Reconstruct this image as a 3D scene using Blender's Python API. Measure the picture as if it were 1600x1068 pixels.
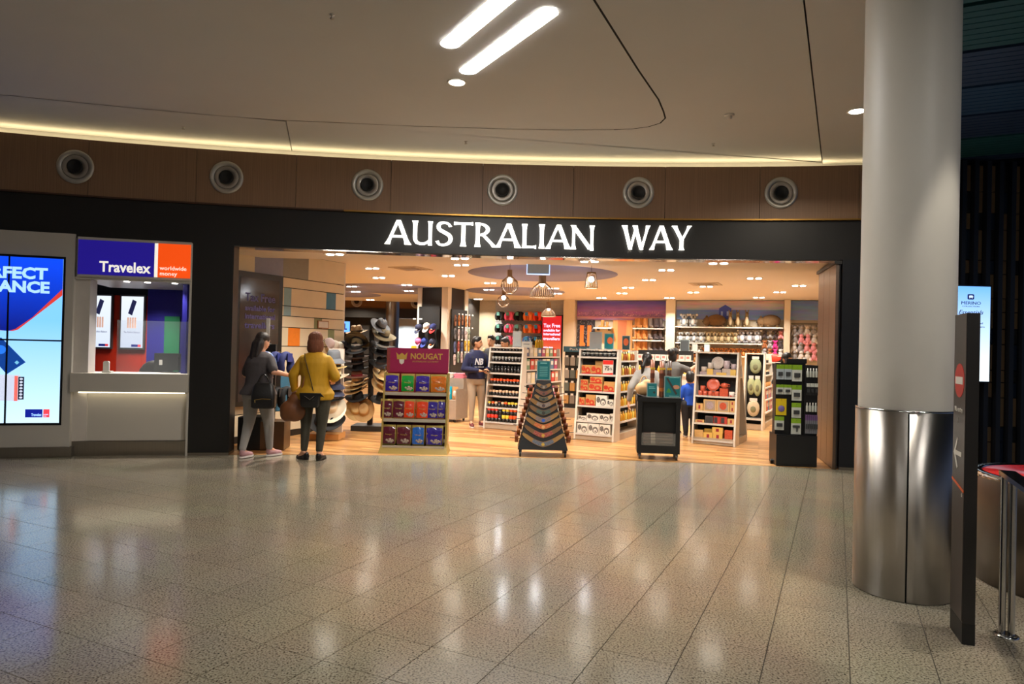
import bpy, bmesh, math, random
from mathutils import Vector, Matrix, Euler
random.seed(7)
SC = bpy.context.scene
for _o in list(bpy.data.objects): bpy.data.objects.remove(_o)
COL = SC.collection
PI = math.pi
sin, cos, rad = math.sin, math.cos, math.radians

# ------------------------------------------------------------------ camera
EYE = 1.5
cam_d = bpy.data.cameras.new('camera'); cam_d.sensor_width = 36; cam_d.lens = 24.0
cam_d.clip_start = .05; cam_d.clip_end = 200
cam = bpy.data.objects.new('camera', cam_d); COL.objects.link(cam)
_p = math.atan(9/1067); _r = rad(1.35)
_f = Vector((0, cos(_p), sin(_p))); _u = Vector((0, -sin(_p), cos(_p))); _x = Vector((1, 0, 0))
_R = cos(_r)*_x + sin(_r)*_u; _U = cos(_r)*_u - sin(_r)*_x
M = Matrix((_R, _U, -_f)).transposed().to_4x4(); M.translation = Vector((0, 0, EYE))
cam.matrix_world = M
SC.camera = cam

# ------------------------------------------------------------------ world, view
W = bpy.data.worlds.new('world'); SC.world = W; W.use_nodes = True
W.node_tree.nodes['Background'].inputs[0].default_value = (.30, .42, .75, 1)
W.node_tree.nodes['Background'].inputs[1].default_value = .22
SC.view_settings.view_transform = 'Standard'; SC.view_settings.look = 'None'
SC.view_settings.gamma = 1; SC.view_settings.use_curve_mapping = False
SC.view_settings.exposure = 0.2
try:
    SC.cycles.sample_clamp_indirect = 4; SC.cycles.sample_clamp_direct = 0
    SC.cycles.max_bounces = 6; SC.cycles.diffuse_bounces = 3; SC.cycles.glossy_bounces = 3; SC.cycles.caustics_reflective = False; SC.cycles.caustics_refractive = False
except Exception: pass
SLOT_L, COVE_L, DOWN_W, SPOT_W = 56, 8.0, 42, 40     # lamp strengths: ceiling slots, cove strip, concourse downlights, shop spots

# ------------------------------------------------------------------ materials
def lin(c): return tuple((v/255/12.92 if v/255 <= .04045 else ((v/255+.055)/1.055)**2.4) for v in c)
MATS = {}
def mat(name, rgb, rough=.5, metal=0, var=.10, scale=14, bump=0, emit=0, ecol=None, spec=.5, coat=0, stretch=None):
    if name in MATS: return MATS[name]
    m = bpy.data.materials.new(name); m.use_nodes = True; MATS[name] = m
    nt = m.node_tree; n = nt.nodes; b = n['Principled BSDF']
    c = lin(rgb)
    b.inputs['Roughness'].default_value = rough; b.inputs['Metallic'].default_value = metal
    b.inputs['Specular IOR Level'].default_value = spec; b.inputs['Coat Weight'].default_value = coat
    tc = n.new('ShaderNodeTexCoord'); no = n.new('ShaderNodeTexNoise'); no.inputs['Scale'].default_value = scale; no.inputs['Detail'].default_value = 3
    if stretch:
        mp = n.new('ShaderNodeMapping'); mp.inputs['Scale'].default_value = stretch
        nt.links.new(tc.outputs['Object'], mp.inputs[0]); nt.links.new(mp.outputs[0], no.inputs[0])
    else: nt.links.new(tc.outputs['Object'], no.inputs[0])
    mx = n.new('ShaderNodeMix'); mx.data_type = 'RGBA'
    mx.inputs[6].default_value = tuple(v*(1-var) for v in c)+(1,); mx.inputs[7].default_value = tuple(min(1, v*(1+var)) for v in c)+(1,)
    nt.links.new(no.outputs[0], mx.inputs[0]); nt.links.new(mx.outputs[2], b.inputs['Base Color'])
    if bump:
        bp = n.new('ShaderNodeBump'); bp.inputs['Strength'].default_value = bump; bp.inputs['Distance'].default_value = .01
        nt.links.new(no.outputs[0], bp.inputs['Height']); nt.links.new(bp.outputs[0], b.inputs['Normal'])
    if emit:
        b.inputs['Emission Color'].default_value = (lin(ecol) if ecol else c)+(1,); b.inputs['Emission Strength'].default_value = emit
    return m
def glow(name, rgb, k): return mat(name, rgb, .4, emit=k, var=0)
def glass(name, rgb=(235, 240, 240), a=.12, rough=.02):
    if name in MATS: return MATS[name]
    m = mat(name, rgb, rough, var=0); m.node_tree.nodes['Principled BSDF'].inputs['Alpha'].default_value = a
    return m
def terrazzo():
    m = mat('terrazzo', (150, 138, 116), .14, var=0, spec=.6); nt = m.node_tree; n = nt.nodes; b = n['Principled BSDF']
    g = n.new('ShaderNodeNewGeometry')
    a = n.new('ShaderNodeTexNoise'); a.inputs['Scale'].default_value = 95; a.inputs['Detail'].default_value = 2
    r = n.new('ShaderNodeValToRGB'); e = r.color_ramp.elements
    e[0].position = .33; e[0].color = lin((78, 68, 56))+(1,); e[1].position = .50; e[1].color = lin((160, 150, 130))+(1,)
    q = e.new(.72); q.color = lin((178, 170, 152))+(1,)
    big = n.new('ShaderNodeTexNoise'); big.inputs['Scale'].default_value = 1.3
    mx = n.new('ShaderNodeMix'); mx.data_type = 'RGBA'; mx.blend_type = 'MULTIPLY'; mx.inputs[0].default_value = .18
    oi = n.new('ShaderNodeObjectInfo')
    mx2 = n.new('ShaderNodeMix'); mx2.data_type = 'RGBA'; mx2.blend_type = 'MULTIPLY'; mx2.inputs[0].default_value = .10
    nt.links.new(g.outputs['Position'], a.inputs[0]); nt.links.new(g.outputs['Position'], big.inputs[0])
    nt.links.new(a.outputs[0], r.inputs[0]); nt.links.new(r.outputs[0], mx.inputs[6]); nt.links.new(big.outputs[1], mx.inputs[7])
    nt.links.new(mx.outputs[2], mx2.inputs[6]); nt.links.new(oi.outputs['Random'], mx2.inputs[7]); nt.links.new(mx2.outputs[2], b.inputs['Base Color'])
    rr = n.new('ShaderNodeMapRange'); rr.inputs[3].default_value = .10; rr.inputs[4].default_value = .19
    nt.links.new(a.outputs[0], rr.inputs[0]); nt.links.new(rr.outputs[0], b.inputs['Roughness'])
    return m
def plankwood():
    m = mat('shop_timber_floor', (190, 130, 66), .28, var=0); nt = m.node_tree; n = nt.nodes; b = n['Principled BSDF']
    g = n.new('ShaderNodeNewGeometry'); mp = n.new('ShaderNodeMapping'); mp.inputs['Rotation'].default_value = (0, 0, rad(20))
    br = n.new('ShaderNodeTexBrick'); br.inputs['Scale'].default_value = 1; br.inputs['Brick Width'].default_value = 1.6; br.inputs['Row Height'].default_value = .085
    br.inputs['Mortar Size'].default_value = .0012; br.inputs['Color1'].default_value = lin((206, 156, 98))+(1,); br.inputs['Color2'].default_value = lin((152, 102, 56))+(1,)
    br.inputs['Mortar'].default_value = lin((110, 68, 34))+(1,); br.offset = .37
    mp2 = n.new('ShaderNodeMapping'); mp2.inputs['Scale'].default_value = (1.2, 30, 1); no = n.new('ShaderNodeTexNoise'); no.inputs['Scale'].default_value = 2
    mx = n.new('ShaderNodeMix'); mx.data_type = 'RGBA'; mx.blend_type = 'OVERLAY'; mx.inputs[0].default_value = .35
    nt.links.new(g.outputs['Position'], mp.inputs[0]); nt.links.new(mp.outputs[0], br.inputs[0]); nt.links.new(mp.outputs[0], mp2.inputs[0]); nt.links.new(mp2.outputs[0], no.inputs[0])
    nt.links.new(br.outputs[0], mx.inputs[6]); nt.links.new(no.outputs[1], mx.inputs[7]); nt.links.new(mx.outputs[2], b.inputs['Base Color'])
    return m
def gradient_screen(name, c0, c1, k, z0, z1, axis='Z'):
    m = mat(name, c0, .12, var=0); nt = m.node_tree; n = nt.nodes; b = n['Principled BSDF']
    g = n.new('ShaderNodeNewGeometry'); s = n.new('ShaderNodeSeparateXYZ'); mr = n.new('ShaderNodeMapRange')
    mr.inputs[1].default_value = z0; mr.inputs[2].default_value = z1
    mx = n.new('ShaderNodeMix'); mx.data_type = 'RGBA'; mx.inputs[6].default_value = lin(c0)+(1,); mx.inputs[7].default_value = lin(c1)+(1,)
    nt.links.new(g.outputs['Position'], s.inputs[0]); nt.links.new(s.outputs[axis], mr.inputs[0]); nt.links.new(mr.outputs[0], mx.inputs[0])
    nt.links.new(mx.outputs[2], b.inputs['Emission Color']); b.inputs['Emission Strength'].default_value = k
    b.inputs['Base Color'].default_value = (.02, .02, .03, 1)
    for l in list(b.inputs['Base Color'].links): nt.links.remove(l)
    return m

# ------------------------------------------------------------------ mesh builder
TMP = bpy.data.scenes.new('bench'); TVL = TMP.view_layers[0]
def bake(t):        # evaluate one loose object on an otherwise empty bench scene
    TMP.collection.objects.link(t); TVL.update(); me = bpy.data.meshes.new_from_object(t.evaluated_get(TVL.depsgraph)); bpy.data.objects.remove(t); return me
class MB:
    def __init__(s): s.v = []; s.f = []; s.mi = []; s.sm = []; s.mats = []; s.cur = 0; s.smooth = False
    def use(s, m):
        if m not in s.mats: s.mats.append(m)
        s.cur = s.mats.index(m); return s
    def add(s, vs, fs, smooth=None):
        k = len(s.v); s.v += [tuple(v) for v in vs]
        for f in fs: s.f.append([i+k for i in f]); s.mi.append(s.cur); s.sm.append(s.smooth if smooth is None else smooth)
        return s
    def box(s, c, d, rz=0, top=None):
        x, y, z = (d[0]/2, d[1]/2, d[2]/2); tx, ty = top if top else (1, 1)
        vs = [(-x, -y, -z), (x, -y, -z), (x, y, -z), (-x, y, -z), (-x*tx, -y*ty, z), (x*tx, -y*ty, z), (x*tx, y*ty, z), (-x*tx, y*ty, z)]
        ca, sa = cos(rz), sin(rz)
        vs = [(c[0]+a*ca-b*sa, c[1]+a*sa+b*ca, c[2]+h) for a, b, h in vs]
        return s.add(vs, [(0, 3, 2, 1), (4, 5, 6, 7), (0, 1, 5, 4), (1, 2, 6, 5), (2, 3, 7, 6), (3, 0, 4, 7)], False)
    def bbox(s, a, b): return s.box([(p+q)/2 for p, q in zip(a, b)], [q-p for p, q in zip(a, b)])
    def loft(s, rings, cap=True, closed=False, smooth=True):
        k = len(rings[0]); vs = [p for r in rings for p in r]; fs = []
        n = len(rings)
        for i in range(n if closed else n-1):
            j = (i+1) % n
            for a in range(k):
                b = (a+1) % k; fs.append((i*k+a, i*k+b, j*k+b, j*k+a))
        s.add(vs, fs, smooth)
        if cap and not closed:
            s.add(rings[0], [tuple(range(k-1, -1, -1))], False); s.add(rings[-1], [tuple(range(k))], False)
        return s
    def lathe(s, prof, n=20, c=(0, 0, 0), sx=1, sy=1, cap=True, smooth=True):
        rings = [[(c[0]+r*sx*cos(2*PI*i/n), c[1]+r*sy*sin(2*PI*i/n), c[2]+z) for i in range(n)] for r, z in prof]
        return s.loft(rings, cap, smooth=smooth)
    def tube(s, path, r, n=8, cap=True):
        P = [Vector(p) for p in path]; rs = r if isinstance(r, (list, tuple)) else [r]*len(P); rings = []
        for i, p in enumerate(P):
            t = (P[min(i+1, len(P)-1)]-P[max(i-1, 0)]).normalized()
            u = t.cross(Vector((0, 0, 1)));
            if u.length < 1e-3: u = Vector((1, 0, 0))
            u.normalize(); w = u.cross(t).normalized()
            rings.append([p+rs[i]*(cos(2*PI*a/n)*u+sin(2*PI*a/n)*w) for a in range(n)])
        return s.loft(rings, cap)
    def ell(s, c, r, n=14, m=8, rot=None):
        rings = []
        for j in range(m+1):
            th = PI*j/m*(.998)+.003; ring = []
            for i in range(n):
                p = Vector((r[0]*sin(th)*cos(2*PI*i/n), r[1]*sin(th)*sin(2*PI*i/n), -r[2]*cos(th)))
                if rot: p = Euler(rot).to_matrix() @ p
                ring.append(p+Vector(c))
            rings.append(ring)
        return s.loft(rings, True)
    def plate(s, pts, t, o=(0, 0, 0), u=(1, 0, 0), w=(0, 0, 1), nrm=(0, -1, 0)):
        # a flat outline (2-D points on axes u, w at o) given thickness t along nrm
        o, u, w, nrm = map(Vector, (o, u, w, nrm)); k = len(pts)
        A = [o+u*a+w*b for a, b in pts]; B = [p+nrm*t for p in A]
        s.add(A+B, [tuple(range(k-1, -1, -1)), tuple(range(k, 2*k))]+[(i, (i+1) % k, k+(i+1) % k, k+i) for i in range(k)], False)
        return s
    def mesh(s, name, m=None):
        me = bpy.data.meshes.new(name); me.from_pydata(s.v, [], s.f)
        if s.mats:
            for q in s.mats: me.materials.append(q)
            me.polygons.foreach_set('material_index', s.mi)
        elif m: me.materials.append(m)
        me.polygons.foreach_set('use_smooth', s.sm); me.update()
        bm = bmesh.new(); bm.from_mesh(me); bmesh.ops.recalc_face_normals(bm, faces=bm.faces); bm.to_mesh(me); bm.free()
        return me
    def build(s, name, m=None, parent=None, loc=(0, 0, 0), rz=0): return put(name, s.mesh(name, m), parent, loc, rz)
def put(name, me, parent=None, loc=(0, 0, 0), rz=0, rot=None, scale=None):
    o = bpy.data.objects.new(name, me); COL.objects.link(o)
    o.parent = parent; o.location = loc; o.rotation_euler = rot if rot else (0, 0, rz)
    if scale: o.scale = scale
    return o
def tag(o, label, cat, group=None):
    o['label'] = label; o['category'] = cat
    if group: o['group'] = group
    return o
def thing(name, label, cat, loc=(0, 0, 0), rz=0, group=None, rot=None):
    return tag(put(name, None, None, loc, rz, rot), label, cat, group)
def struct(o): o['kind'] = 'structure'; return o
def dup(root, loc, rz=0, label=None, group=None, rot=None, scale=None):
    r = root.copy(); COL.objects.link(r); r.location = loc; r.rotation_euler = rot if rot else (0, 0, rz)
    if scale: r.scale = scale
    if label: r['label'] = label
    if group: r['group'] = group
    for ch in list(root.children):
        c = ch.copy(); COL.objects.link(c); c.parent = r
        for g in ch.children:
            d = g.copy(); COL.objects.link(d); d.parent = c
    return r
ORD = 'first second third fourth fifth sixth seventh eighth ninth tenth eleventh twelfth thirteenth fourteenth fifteenth sixteenth seventeenth eighteenth nineteenth twentieth'.split()
ORD += ['twenty-'+w for w in ORD[:9]]+['thirtieth']
_used = set()
def place(proto, *a, **k):      # the first placing moves the prototype itself, later ones copy it
    if proto.name not in _used:
        _used.add(proto.name); loc = a[0]; rz = a[1] if len(a) > 1 else k.get('rz', 0)
        proto.location = loc; proto.rotation_euler = k.get('rot') or (0, 0, rz)
        if k.get('scale'): proto.scale = k['scale']
        if k.get('label'): proto['label'] = k['label']
        if k.get('group'): proto['group'] = k['group']
        return proto
    return dup(proto, *a, **k)
def text(name, body, size, m, parent, loc, rot=(PI/2, 0, 0), width=None, bold=0, depth=.002, align='LEFT', shear=0):
    cu = bpy.data.curves.new(name, 'FONT'); cu.body = body; cu.size = size; cu.extrude = depth; cu.offset = bold; cu.align_x = align; cu.resolution_u = 2; cu.shear = shear
    me = bake(bpy.data.objects.new(name, cu))
    if width and len(me.vertices):
        xs = [v.co.x for v in me.vertices]; k = width/(max(xs)-min(xs)); me.transform(Matrix.Diagonal((k, 1, 1, 1)))
    me.materials.clear(); me.materials.append(m)
    for p in me.polygons: p.material_index = 0
    return put(name, me, parent, loc, rot=rot)
def shade_poly(pts, n=0): return pts
def rrect(w, h, r, n=5):
    out = []
    for cx, cy, a0 in ((w/2-r, h/2-r, 0), (-w/2+r, h/2-r, 90), (-w/2+r, -h/2+r, 180), (w/2-r, -h/2+r, 270)):
        for i in range(n+1):
            a = rad(a0+90*i/n); out.append((cx+r*cos(a), cy+r*sin(a)))
    return out
def circ(r, n=24, c=(0, 0)): return [(c[0]+r*cos(2*PI*i/n), c[1]+r*sin(2*PI*i/n)) for i in range(n)]

# the shop front lies on a wide concave arc seen from the concourse
AR, ACX, ACY = 24.0, .3, 9.32-24
def AY(x, off=0): return ACY+math.sqrt((AR-off)**2-(x-ACX)**2)
def AN(x):      # direction from the arc towards the concourse
    v = Vector((ACX-x, ACY-AY(x), 0)).normalized(); return v
def ARZ(x): n = AN(x); return math.atan2(n.x, -n.y)
def arc_strip(mb, x0, x1, z0, z1, off=0, t=.06, n=None):
    n = n or max(2, int((x1-x0)/.25)); rings = []
    for i in range(n+1):
        x = x0+(x1-x0)*i/n; p = Vector((x, AY(x), 0)); N = AN(x); a = p+N*off; b = p+N*(off-t)
        rings.append([(a.x, a.y, z0), (a.x, a.y, z1), (b.x, b.y, z1), (b.x, b.y, z0)])
    return mb.loft(rings, True, smooth=False)
def on_arc(x, z, off=0): p = Vector((x, AY(x), z)); return p+AN(x)*off
# ================================================================== THE CONCOURSE
TH = rad(25.5)                        # the building grid is turned against the view
def AB(a, b): return (a*cos(TH)+b*sin(TH), -a*sin(TH)+b*cos(TH))
A_DIR = Vector((sin(TH), cos(TH), 0)); B_DIR = Vector((cos(TH), -sin(TH), 0))

m_white = mat('ceiling_plaster', (200, 200, 198), .85, var=.03, scale=2)
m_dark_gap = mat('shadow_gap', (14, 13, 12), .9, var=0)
m_black = mat('black_laminate', (26, 24, 23), .42, var=.12, scale=3)
m_steel = mat('brushed_steel', (165, 158, 148), .30, 1, var=.10, scale=1, stretch=(60, 60, .6))
m_steel_d = mat('dark_steel', (120, 112, 104), .34, 1, var=.08, scale=1, stretch=(40, 40, .5))
m_chrome = mat('polished_steel', (200, 200, 200), .12, 1, var=.03)
m_terr = terrazzo()
m_clad = mat('cladding_steel', (186, 180, 172), .34, 1, var=.06, scale=1, stretch=(60, 60, .6)); m_clad.node_tree.nodes['Principled BSDF'].inputs['Anisotropic'].default_value = .9; m_clad.node_tree.nodes['Principled BSDF'].inputs['Anisotropic Rotation'].default_value = .25

# floor: grout bed, then every terrazzo tile in view as a piece of its own
mb = MB(); mb.bbox((-16, -9, -.06), (16, 26, -.006)); floor = struct(mb.build('floor', mat('floor_grout', (70, 62, 52), .7)))
TS = .376
tm = MB(); tm.box((0, 0, -.006), (TS-.0045, TS-.0045, .012)); tile_me = tm.mesh('tile', m_terr)
cells = []
for i in range(-34, 30):
    for j in range(-14, 32):
        a = .08+TS*(i+.5); b = 2.18+TS*(j+.5); x, y = AB(a, b)
        if abs(x) > 9.5 or y < -4 or abs(x) > 12 or y > AY(max(-7.5, min(7.5, x)))+.45: continue
        if y > .3 and abs(x) < .80*y+.4 and y > 2.55: cells.append((y, x, True))
        else: cells.append((y, x, False))
seen = sorted([c for c in cells if c[2]])
for y, x, _ in seen[:300]: put('tile', tile_me, floor, (x, y, 0), -TH)
rest = MB()
for y, x, _ in seen[300:]+[c for c in cells if not c[2]]: rest.box((x, y, -.006), (TS-.0045, TS-.0045, .012), -TH)
o = rest.build('tile_field', m_terr, floor); o['kind'] = 'stuff'

# ceiling: two plaster fields with a shadow gap between them
CZ = 4.13
inner = [(-1.75, 0), (.57, 5.12), (1.14, 6.39), (1.48, 7.11), (1.61, 7.46), (1.68, 7.68), (1.66, 7.86), (1.55, 8.0), (1.38, 8.09), (1.16, 8.14), (.6, 8.19), (-.06, 8.21), (-1.29, 8.18), (-2.73, 8.08), (-3.6, 7.95), (-4.44, 7.76), (-5.66, 7.44), (-7.5, 6.85), (-9.5, 6.0), (-9.5, 0)]
def slab(mb, pts, z0, z1): return mb.plate(pts, z1-z0, (0, 0, z0), (1, 0, 0), (0, 1, 0), (0, 0, 1))
mb = MB(); slab(mb, inner, CZ, CZ+.05); ceiling = struct(mb.build('ceiling', m_white))
def offs(pts, d):
    out = []
    for i, p in enumerate(pts):
        a = Vector(pts[max(i-1, 0)]); b = Vector(pts[min(i+1, len(pts)-1)]); t = (b-a).normalized()
        out.append((p[0]+t.y*d, p[1]-t.x*d))
    return out
gap = [(x, y) for x, y in offs(inner[:-1], -.02)]
edge = [(x, AY(x)+.28) for x in [-9.5+i*.5 for i in range(0, 27)]]
split_i = 0
left = [p for p in gap if p[0] < -2.78]; right = [p for p in gap if p[0] >= -2.78]
stepA, stepB = (-.36, 0), (4.18, 9.32)
J0, J1 = (-2.75, 8.12), (-3.08, AY(-3.08)+.28)
mb = MB(); slab(mb, [(-1.7, 0)]+right[1:]+[J0, J1]+[e for e in edge if -3.0 < e[0] < 4.1]+[(4.18, AY(4.18)+.28), stepB, stepA], CZ, CZ+.05)
mb.build('ceiling_panel', m_white, ceiling)
mb = MB(); slab(mb, [(J0[0]-.012, J0[1])]+left+[e for e in edge if e[0] < -3.1]+[(J1[0]-.012, J1[1])], CZ, CZ+.05)
mb.build('ceiling_panel', m_white, ceiling)
mb = MB(); slab(mb, [(-.34, 0), (4.20, 9.32), (4.20, AY(4.2)+.28), (5.32, AY(5.32)+.28), (5.24, 9.1), (2.86, 5.01), (.3, 0)], CZ-.035, CZ+.03)
mb.build('ceiling_panel', m_white, ceiling)
mb = MB(); mb.bbox((-9.5, -8, CZ), (9, -.02, CZ+.05)); mb.build('ceiling_panel', m_white, ceiling)
mb = MB(); slab(mb, [(-12, -9), (12, -9), (12, 9.0), (5.4, 9.2), (4, 9.4), (0, 9.7), (-4, 9.3), (-8, 8.3), (-12, 7)], CZ+.12, CZ+.2); mb.build('ceiling_void', m_dark_gap, ceiling)

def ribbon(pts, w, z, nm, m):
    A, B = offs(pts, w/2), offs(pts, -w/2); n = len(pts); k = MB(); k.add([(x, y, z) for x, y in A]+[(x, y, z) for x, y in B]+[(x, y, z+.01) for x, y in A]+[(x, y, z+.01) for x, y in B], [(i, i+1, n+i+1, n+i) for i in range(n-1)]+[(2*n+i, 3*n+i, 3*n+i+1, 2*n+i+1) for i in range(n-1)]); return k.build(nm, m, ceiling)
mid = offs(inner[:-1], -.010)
ribbon(mid[:10], .019, CZ-.0005, 'gap_shade_strip', m_dark_gap); ribbon(mid[9:17], .009, CZ-.0005, 'gap_shade_strip', mat('gap_shade_grey', (96, 90, 82), .8))  # dark ribbon painted in as the shade of the gap, greyer and thinner leftwards
# slatted dark ceiling to the right of the pillar
slat_cols = [mat('slat_navy', (34, 54, 88), .5), mat('slat_teal', (26, 78, 84), .5), mat('slat_blue', (32, 66, 104), .5)]
slat_root = struct(put('ceiling_slats', None))
sm = {}
for q, m in enumerate(slat_cols):
    k = MB(); k.box((1.9, 0, 0), (3.8, .094, .03)); sm[q] = k.mesh('slat', m)
b = 4.2; k = 0
while b < 11.0:
    t = (b-(2.86*sin(TH)+5.01*cos(TH))); px, py = 2.9+A_DIR.x*t, 5.01+A_DIR.y*t
    if py < 9.5: put('slat', sm[(0, 1, 1, 0, 2, 0, 1)[(k//8) % 7]], slat_root, (px, py, CZ), -TH)
    k += 1; b += .108 if k % 8 else .16
mb = MB(); slab(mb, [(2.9, 5.0), (1.0, 1.2), (9, -2), (10, 9.4), (5.3, 9.5)], CZ+.06, CZ+.1); mb.build('slat_backing', m_dark_gap, slat_root)

# ceiling slot lights, downlights, sprinkler heads, smoke detector
m_slot = glow('slot_diffuser', (255, 252, 248), SLOT_L)
m_trim = mat('white_metal_trim', (214, 208, 198), .4)
sl = math.atan2(-1.24, .74); L = 1.52
slot = thing('slot_light', 'long rounded white slot light set into the ceiling, nearer the shop front', 'ceiling light', (-.13, 5.90, CZ), sl)
k = MB(); k.plate(rrect(L, .165, .0824, 8), .006, (0, 0, .0), (1, 0, 0), (0, 1, 0), (0, 0, -1)); k.build('diffuser', m_slot, slot)
k = MB(); o1 = rrect(L+.03, .195, .0974, 8); i1 = rrect(L, .165, .0824, 8)
n = len(o1); vs = [(x, y, -.004) for x, y in o1]+[(x, y, -.004) for x, y in i1]
k.add(vs, [(i, (i+1) % n, n+(i+1) % n, n+i) for i in range(n)]); k.build('rim', m_trim, slot)
place(slot, (-.13, 5.90, CZ), sl)
dup(slot, (-.25, 5.33, CZ), sl, 'long rounded white slot light running out of the top edge of the view')
for i, (x, y) in enumerate([(1.0, .9), (-2.4, -1.6), (3.4, 1.0), (1.6, -3.6)]):  # unseen lamps added behind the viewpoint to brighten the hall
    dup(slot, (x, y, CZ-(.0 if x < 3 else .036)), sl, 'unseen slot light added to brighten the hall, behind the viewpoint, '+ORD[i], 'added slot lights behind the viewpoint')
dl = thing('downlight', 'round white downlight in the ceiling just below the slot lights', 'ceiling light', (-.61, 6.78, CZ))
k = MB(); k.lathe([(.075, .0), (.075, -.008), (.001, -.008)], 24); k.build('lamp', glow('downlight_lamp', (255, 246, 226), 14), dl)
k = MB(); k.lathe([(.1, 0), (.1, -.006), (.078, -.006), (.078, 0)], 24, cap=False); k.build('rim', m_trim, dl)
place(dl, (-.61, 6.78, CZ))
DL = [(-.61, 6.78)]
dup(dl, (3.6, 7.22, CZ-.035), 0, 'round white downlight half hidden behind the white pillar')
def area(name, loc, w, size, col=(1, .93, .82), spread=150):
    d = bpy.data.lights.new(name, 'AREA'); d.shape = 'DISK'; d.size = size; d.energy = w; d.color = col; d.spread = rad(spread)
    o = bpy.data.objects.new(name, d); COL.objects.link(o); o.location = loc; return o
area('downlight_beam', (-.61, 6.78, CZ-.02), DOWN_W, .14, (1, .88, .70)); area('downlight_beam', (3.6, 7.22, CZ-.06), DOWN_W, .14, (1, .88, .70))
dup(dl, (2.86, 3.72, CZ), 0, 'round downlight close above the white pillar, out of view')
d = bpy.data.lights.new('pillar_spot', 'SPOT'); d.energy = 170; d.spot_size = rad(40); d.spot_blend = .25; d.color = (1, .93, .82); d.shadow_soft_size = .04
q = bpy.data.objects.new('pillar_spot', d); COL.objects.link(q); q.location = (2.86, 3.72, CZ-.03)
spr = thing('sprinkler_head', 'small ceiling sprinkler head high up beside the slot lights', 'sprinkler', (-1.5, 5.44, CZ))
k = MB(); k.lathe([(.022, 0), (.022, -.006), (.007, -.008), (.007, -.03), (.003, -.03)], 12); k.build('body', m_trim, spr)
k = MB(); k.lathe([(.018, -.03), (.018, -.034), (.002, -.034)], 12); k.build('deflector', m_steel, spr)
place(spr, (-1.5, 5.44, CZ))
dup(spr, (-4.12, 8.41, CZ), 0, 'small ceiling sprinkler head above the round air nozzles, far from the pillar')
dup(spr, (-.65, 8.74, CZ), 0, 'small ceiling sprinkler head above the middle of the shop sign')
dup(spr, (2.48, 8.58, CZ), 0, 'small ceiling sprinkler head between smoke detector and wood band')
sd = thing('smoke_detector', 'white round smoke detector on the ceiling near the pillar', 'smoke detector', (2.34, 7.52, CZ))
k = MB(); k.lathe([(.055, 0), (.055, -.012), (.045, -.02)], 20); k.build('base', m_trim, sd)
k = MB(); k.lathe([(.034, -.02), (.03, -.045), (.01, -.05)], 16); k.build('sensor_cap', m_trim, sd)

# ---- shop front: timber band in panels, cove light, black fascia, gold strip
def timber():
    m = mat('timber_veneer', (140, 108, 82), .45, var=.32, scale=1, stretch=(110, 110, 1.2)); return m
m_wood = timber()
front = struct(put('wall_front', None))
bounds = [-9.2]+[2.03+1.24*i for i in range(-9, 3)]+[5.4]
for x0, x1 in zip(bounds[:-1], bounds[1:]):
    k = MB(); arc_strip(k, x0+.003, x1-.003, 3.30, 4.0, .02, .05); k.build('timber_panel', m_wood, front)
k = MB(); arc_strip(k, -9.2, 5.4, 3.28, 3.98, -.04, .05); k.build('panel_backing', m_dark_gap, front)
k = MB(); arc_strip(k, -9.2, 5.4, 3.985, 4.0, .0, .30); k.build('cove_ledge', m_white, front)
k = MB(); arc_strip(k, -9.2, 5.4, 4.0, CZ+.12, -.29, .04); k.build('cove_back', m_white, front)
k = MB(); arc_strip(k, -9.2, 4.18, 4.003, 4.012, -.10, .05); k.build('cove_light_strip', glow('cove_led', (255, 228, 176), COVE_L), front)
k = MB(); arc_strip(k, 4.18, 5.5, 4.003, 4.012, -.10, .02); k.build('cove_light_strip', MATS['cove_led'], front)
k = MB(); arc_strip(k, -9.2, 5.4, 2.76, 3.28, -.01, .25); k.build('fascia', m_black, front)
k = MB(); arc_strip(k, -2.3, 5.4, 3.278, 3.298, .035, .05); k.build('gold_strip', mat('brass', (176, 132, 66), .35, 1), front)
k = MB(); arc_strip(k, -9.2, -2.3, 3.278, 3.298, .03, .05); k.build('timber_edge', mat('dark_timber', (70, 46, 32), .5), front)
k = MB(); arc_strip(k, -3.7, 4.3, 2.745, 2.76, -.01, .24); k.build('mirror_soffit', mat('mirror', (190, 180, 170), .08, 1, var=0), front)
k = MB(); arc_strip(k, -4.19, -3.69, .035, 2.76, .0, .3); k.build('pier', m_black, front)
k = MB(); arc_strip(k, -4.19, -3.69, 0, .035, .003, .3); k.build('pier_kick', m_steel, front)
k = MB(); arc_strip(k, 4.33, 5.35, .035, 2.76, .0, .2); k.build('pier', mat('black_navy', (22, 24, 30), .4), front)
k = MB(); arc_strip(k, 4.33, 5.35, 0, .035, .003, .2); k.build('pier_kick', m_steel, front)
k = MB(); arc_strip(k, 4.9, 5.4, 0, 3.3, -.02, .1); k.build('pier', MATS['black_navy'], front)

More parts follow.
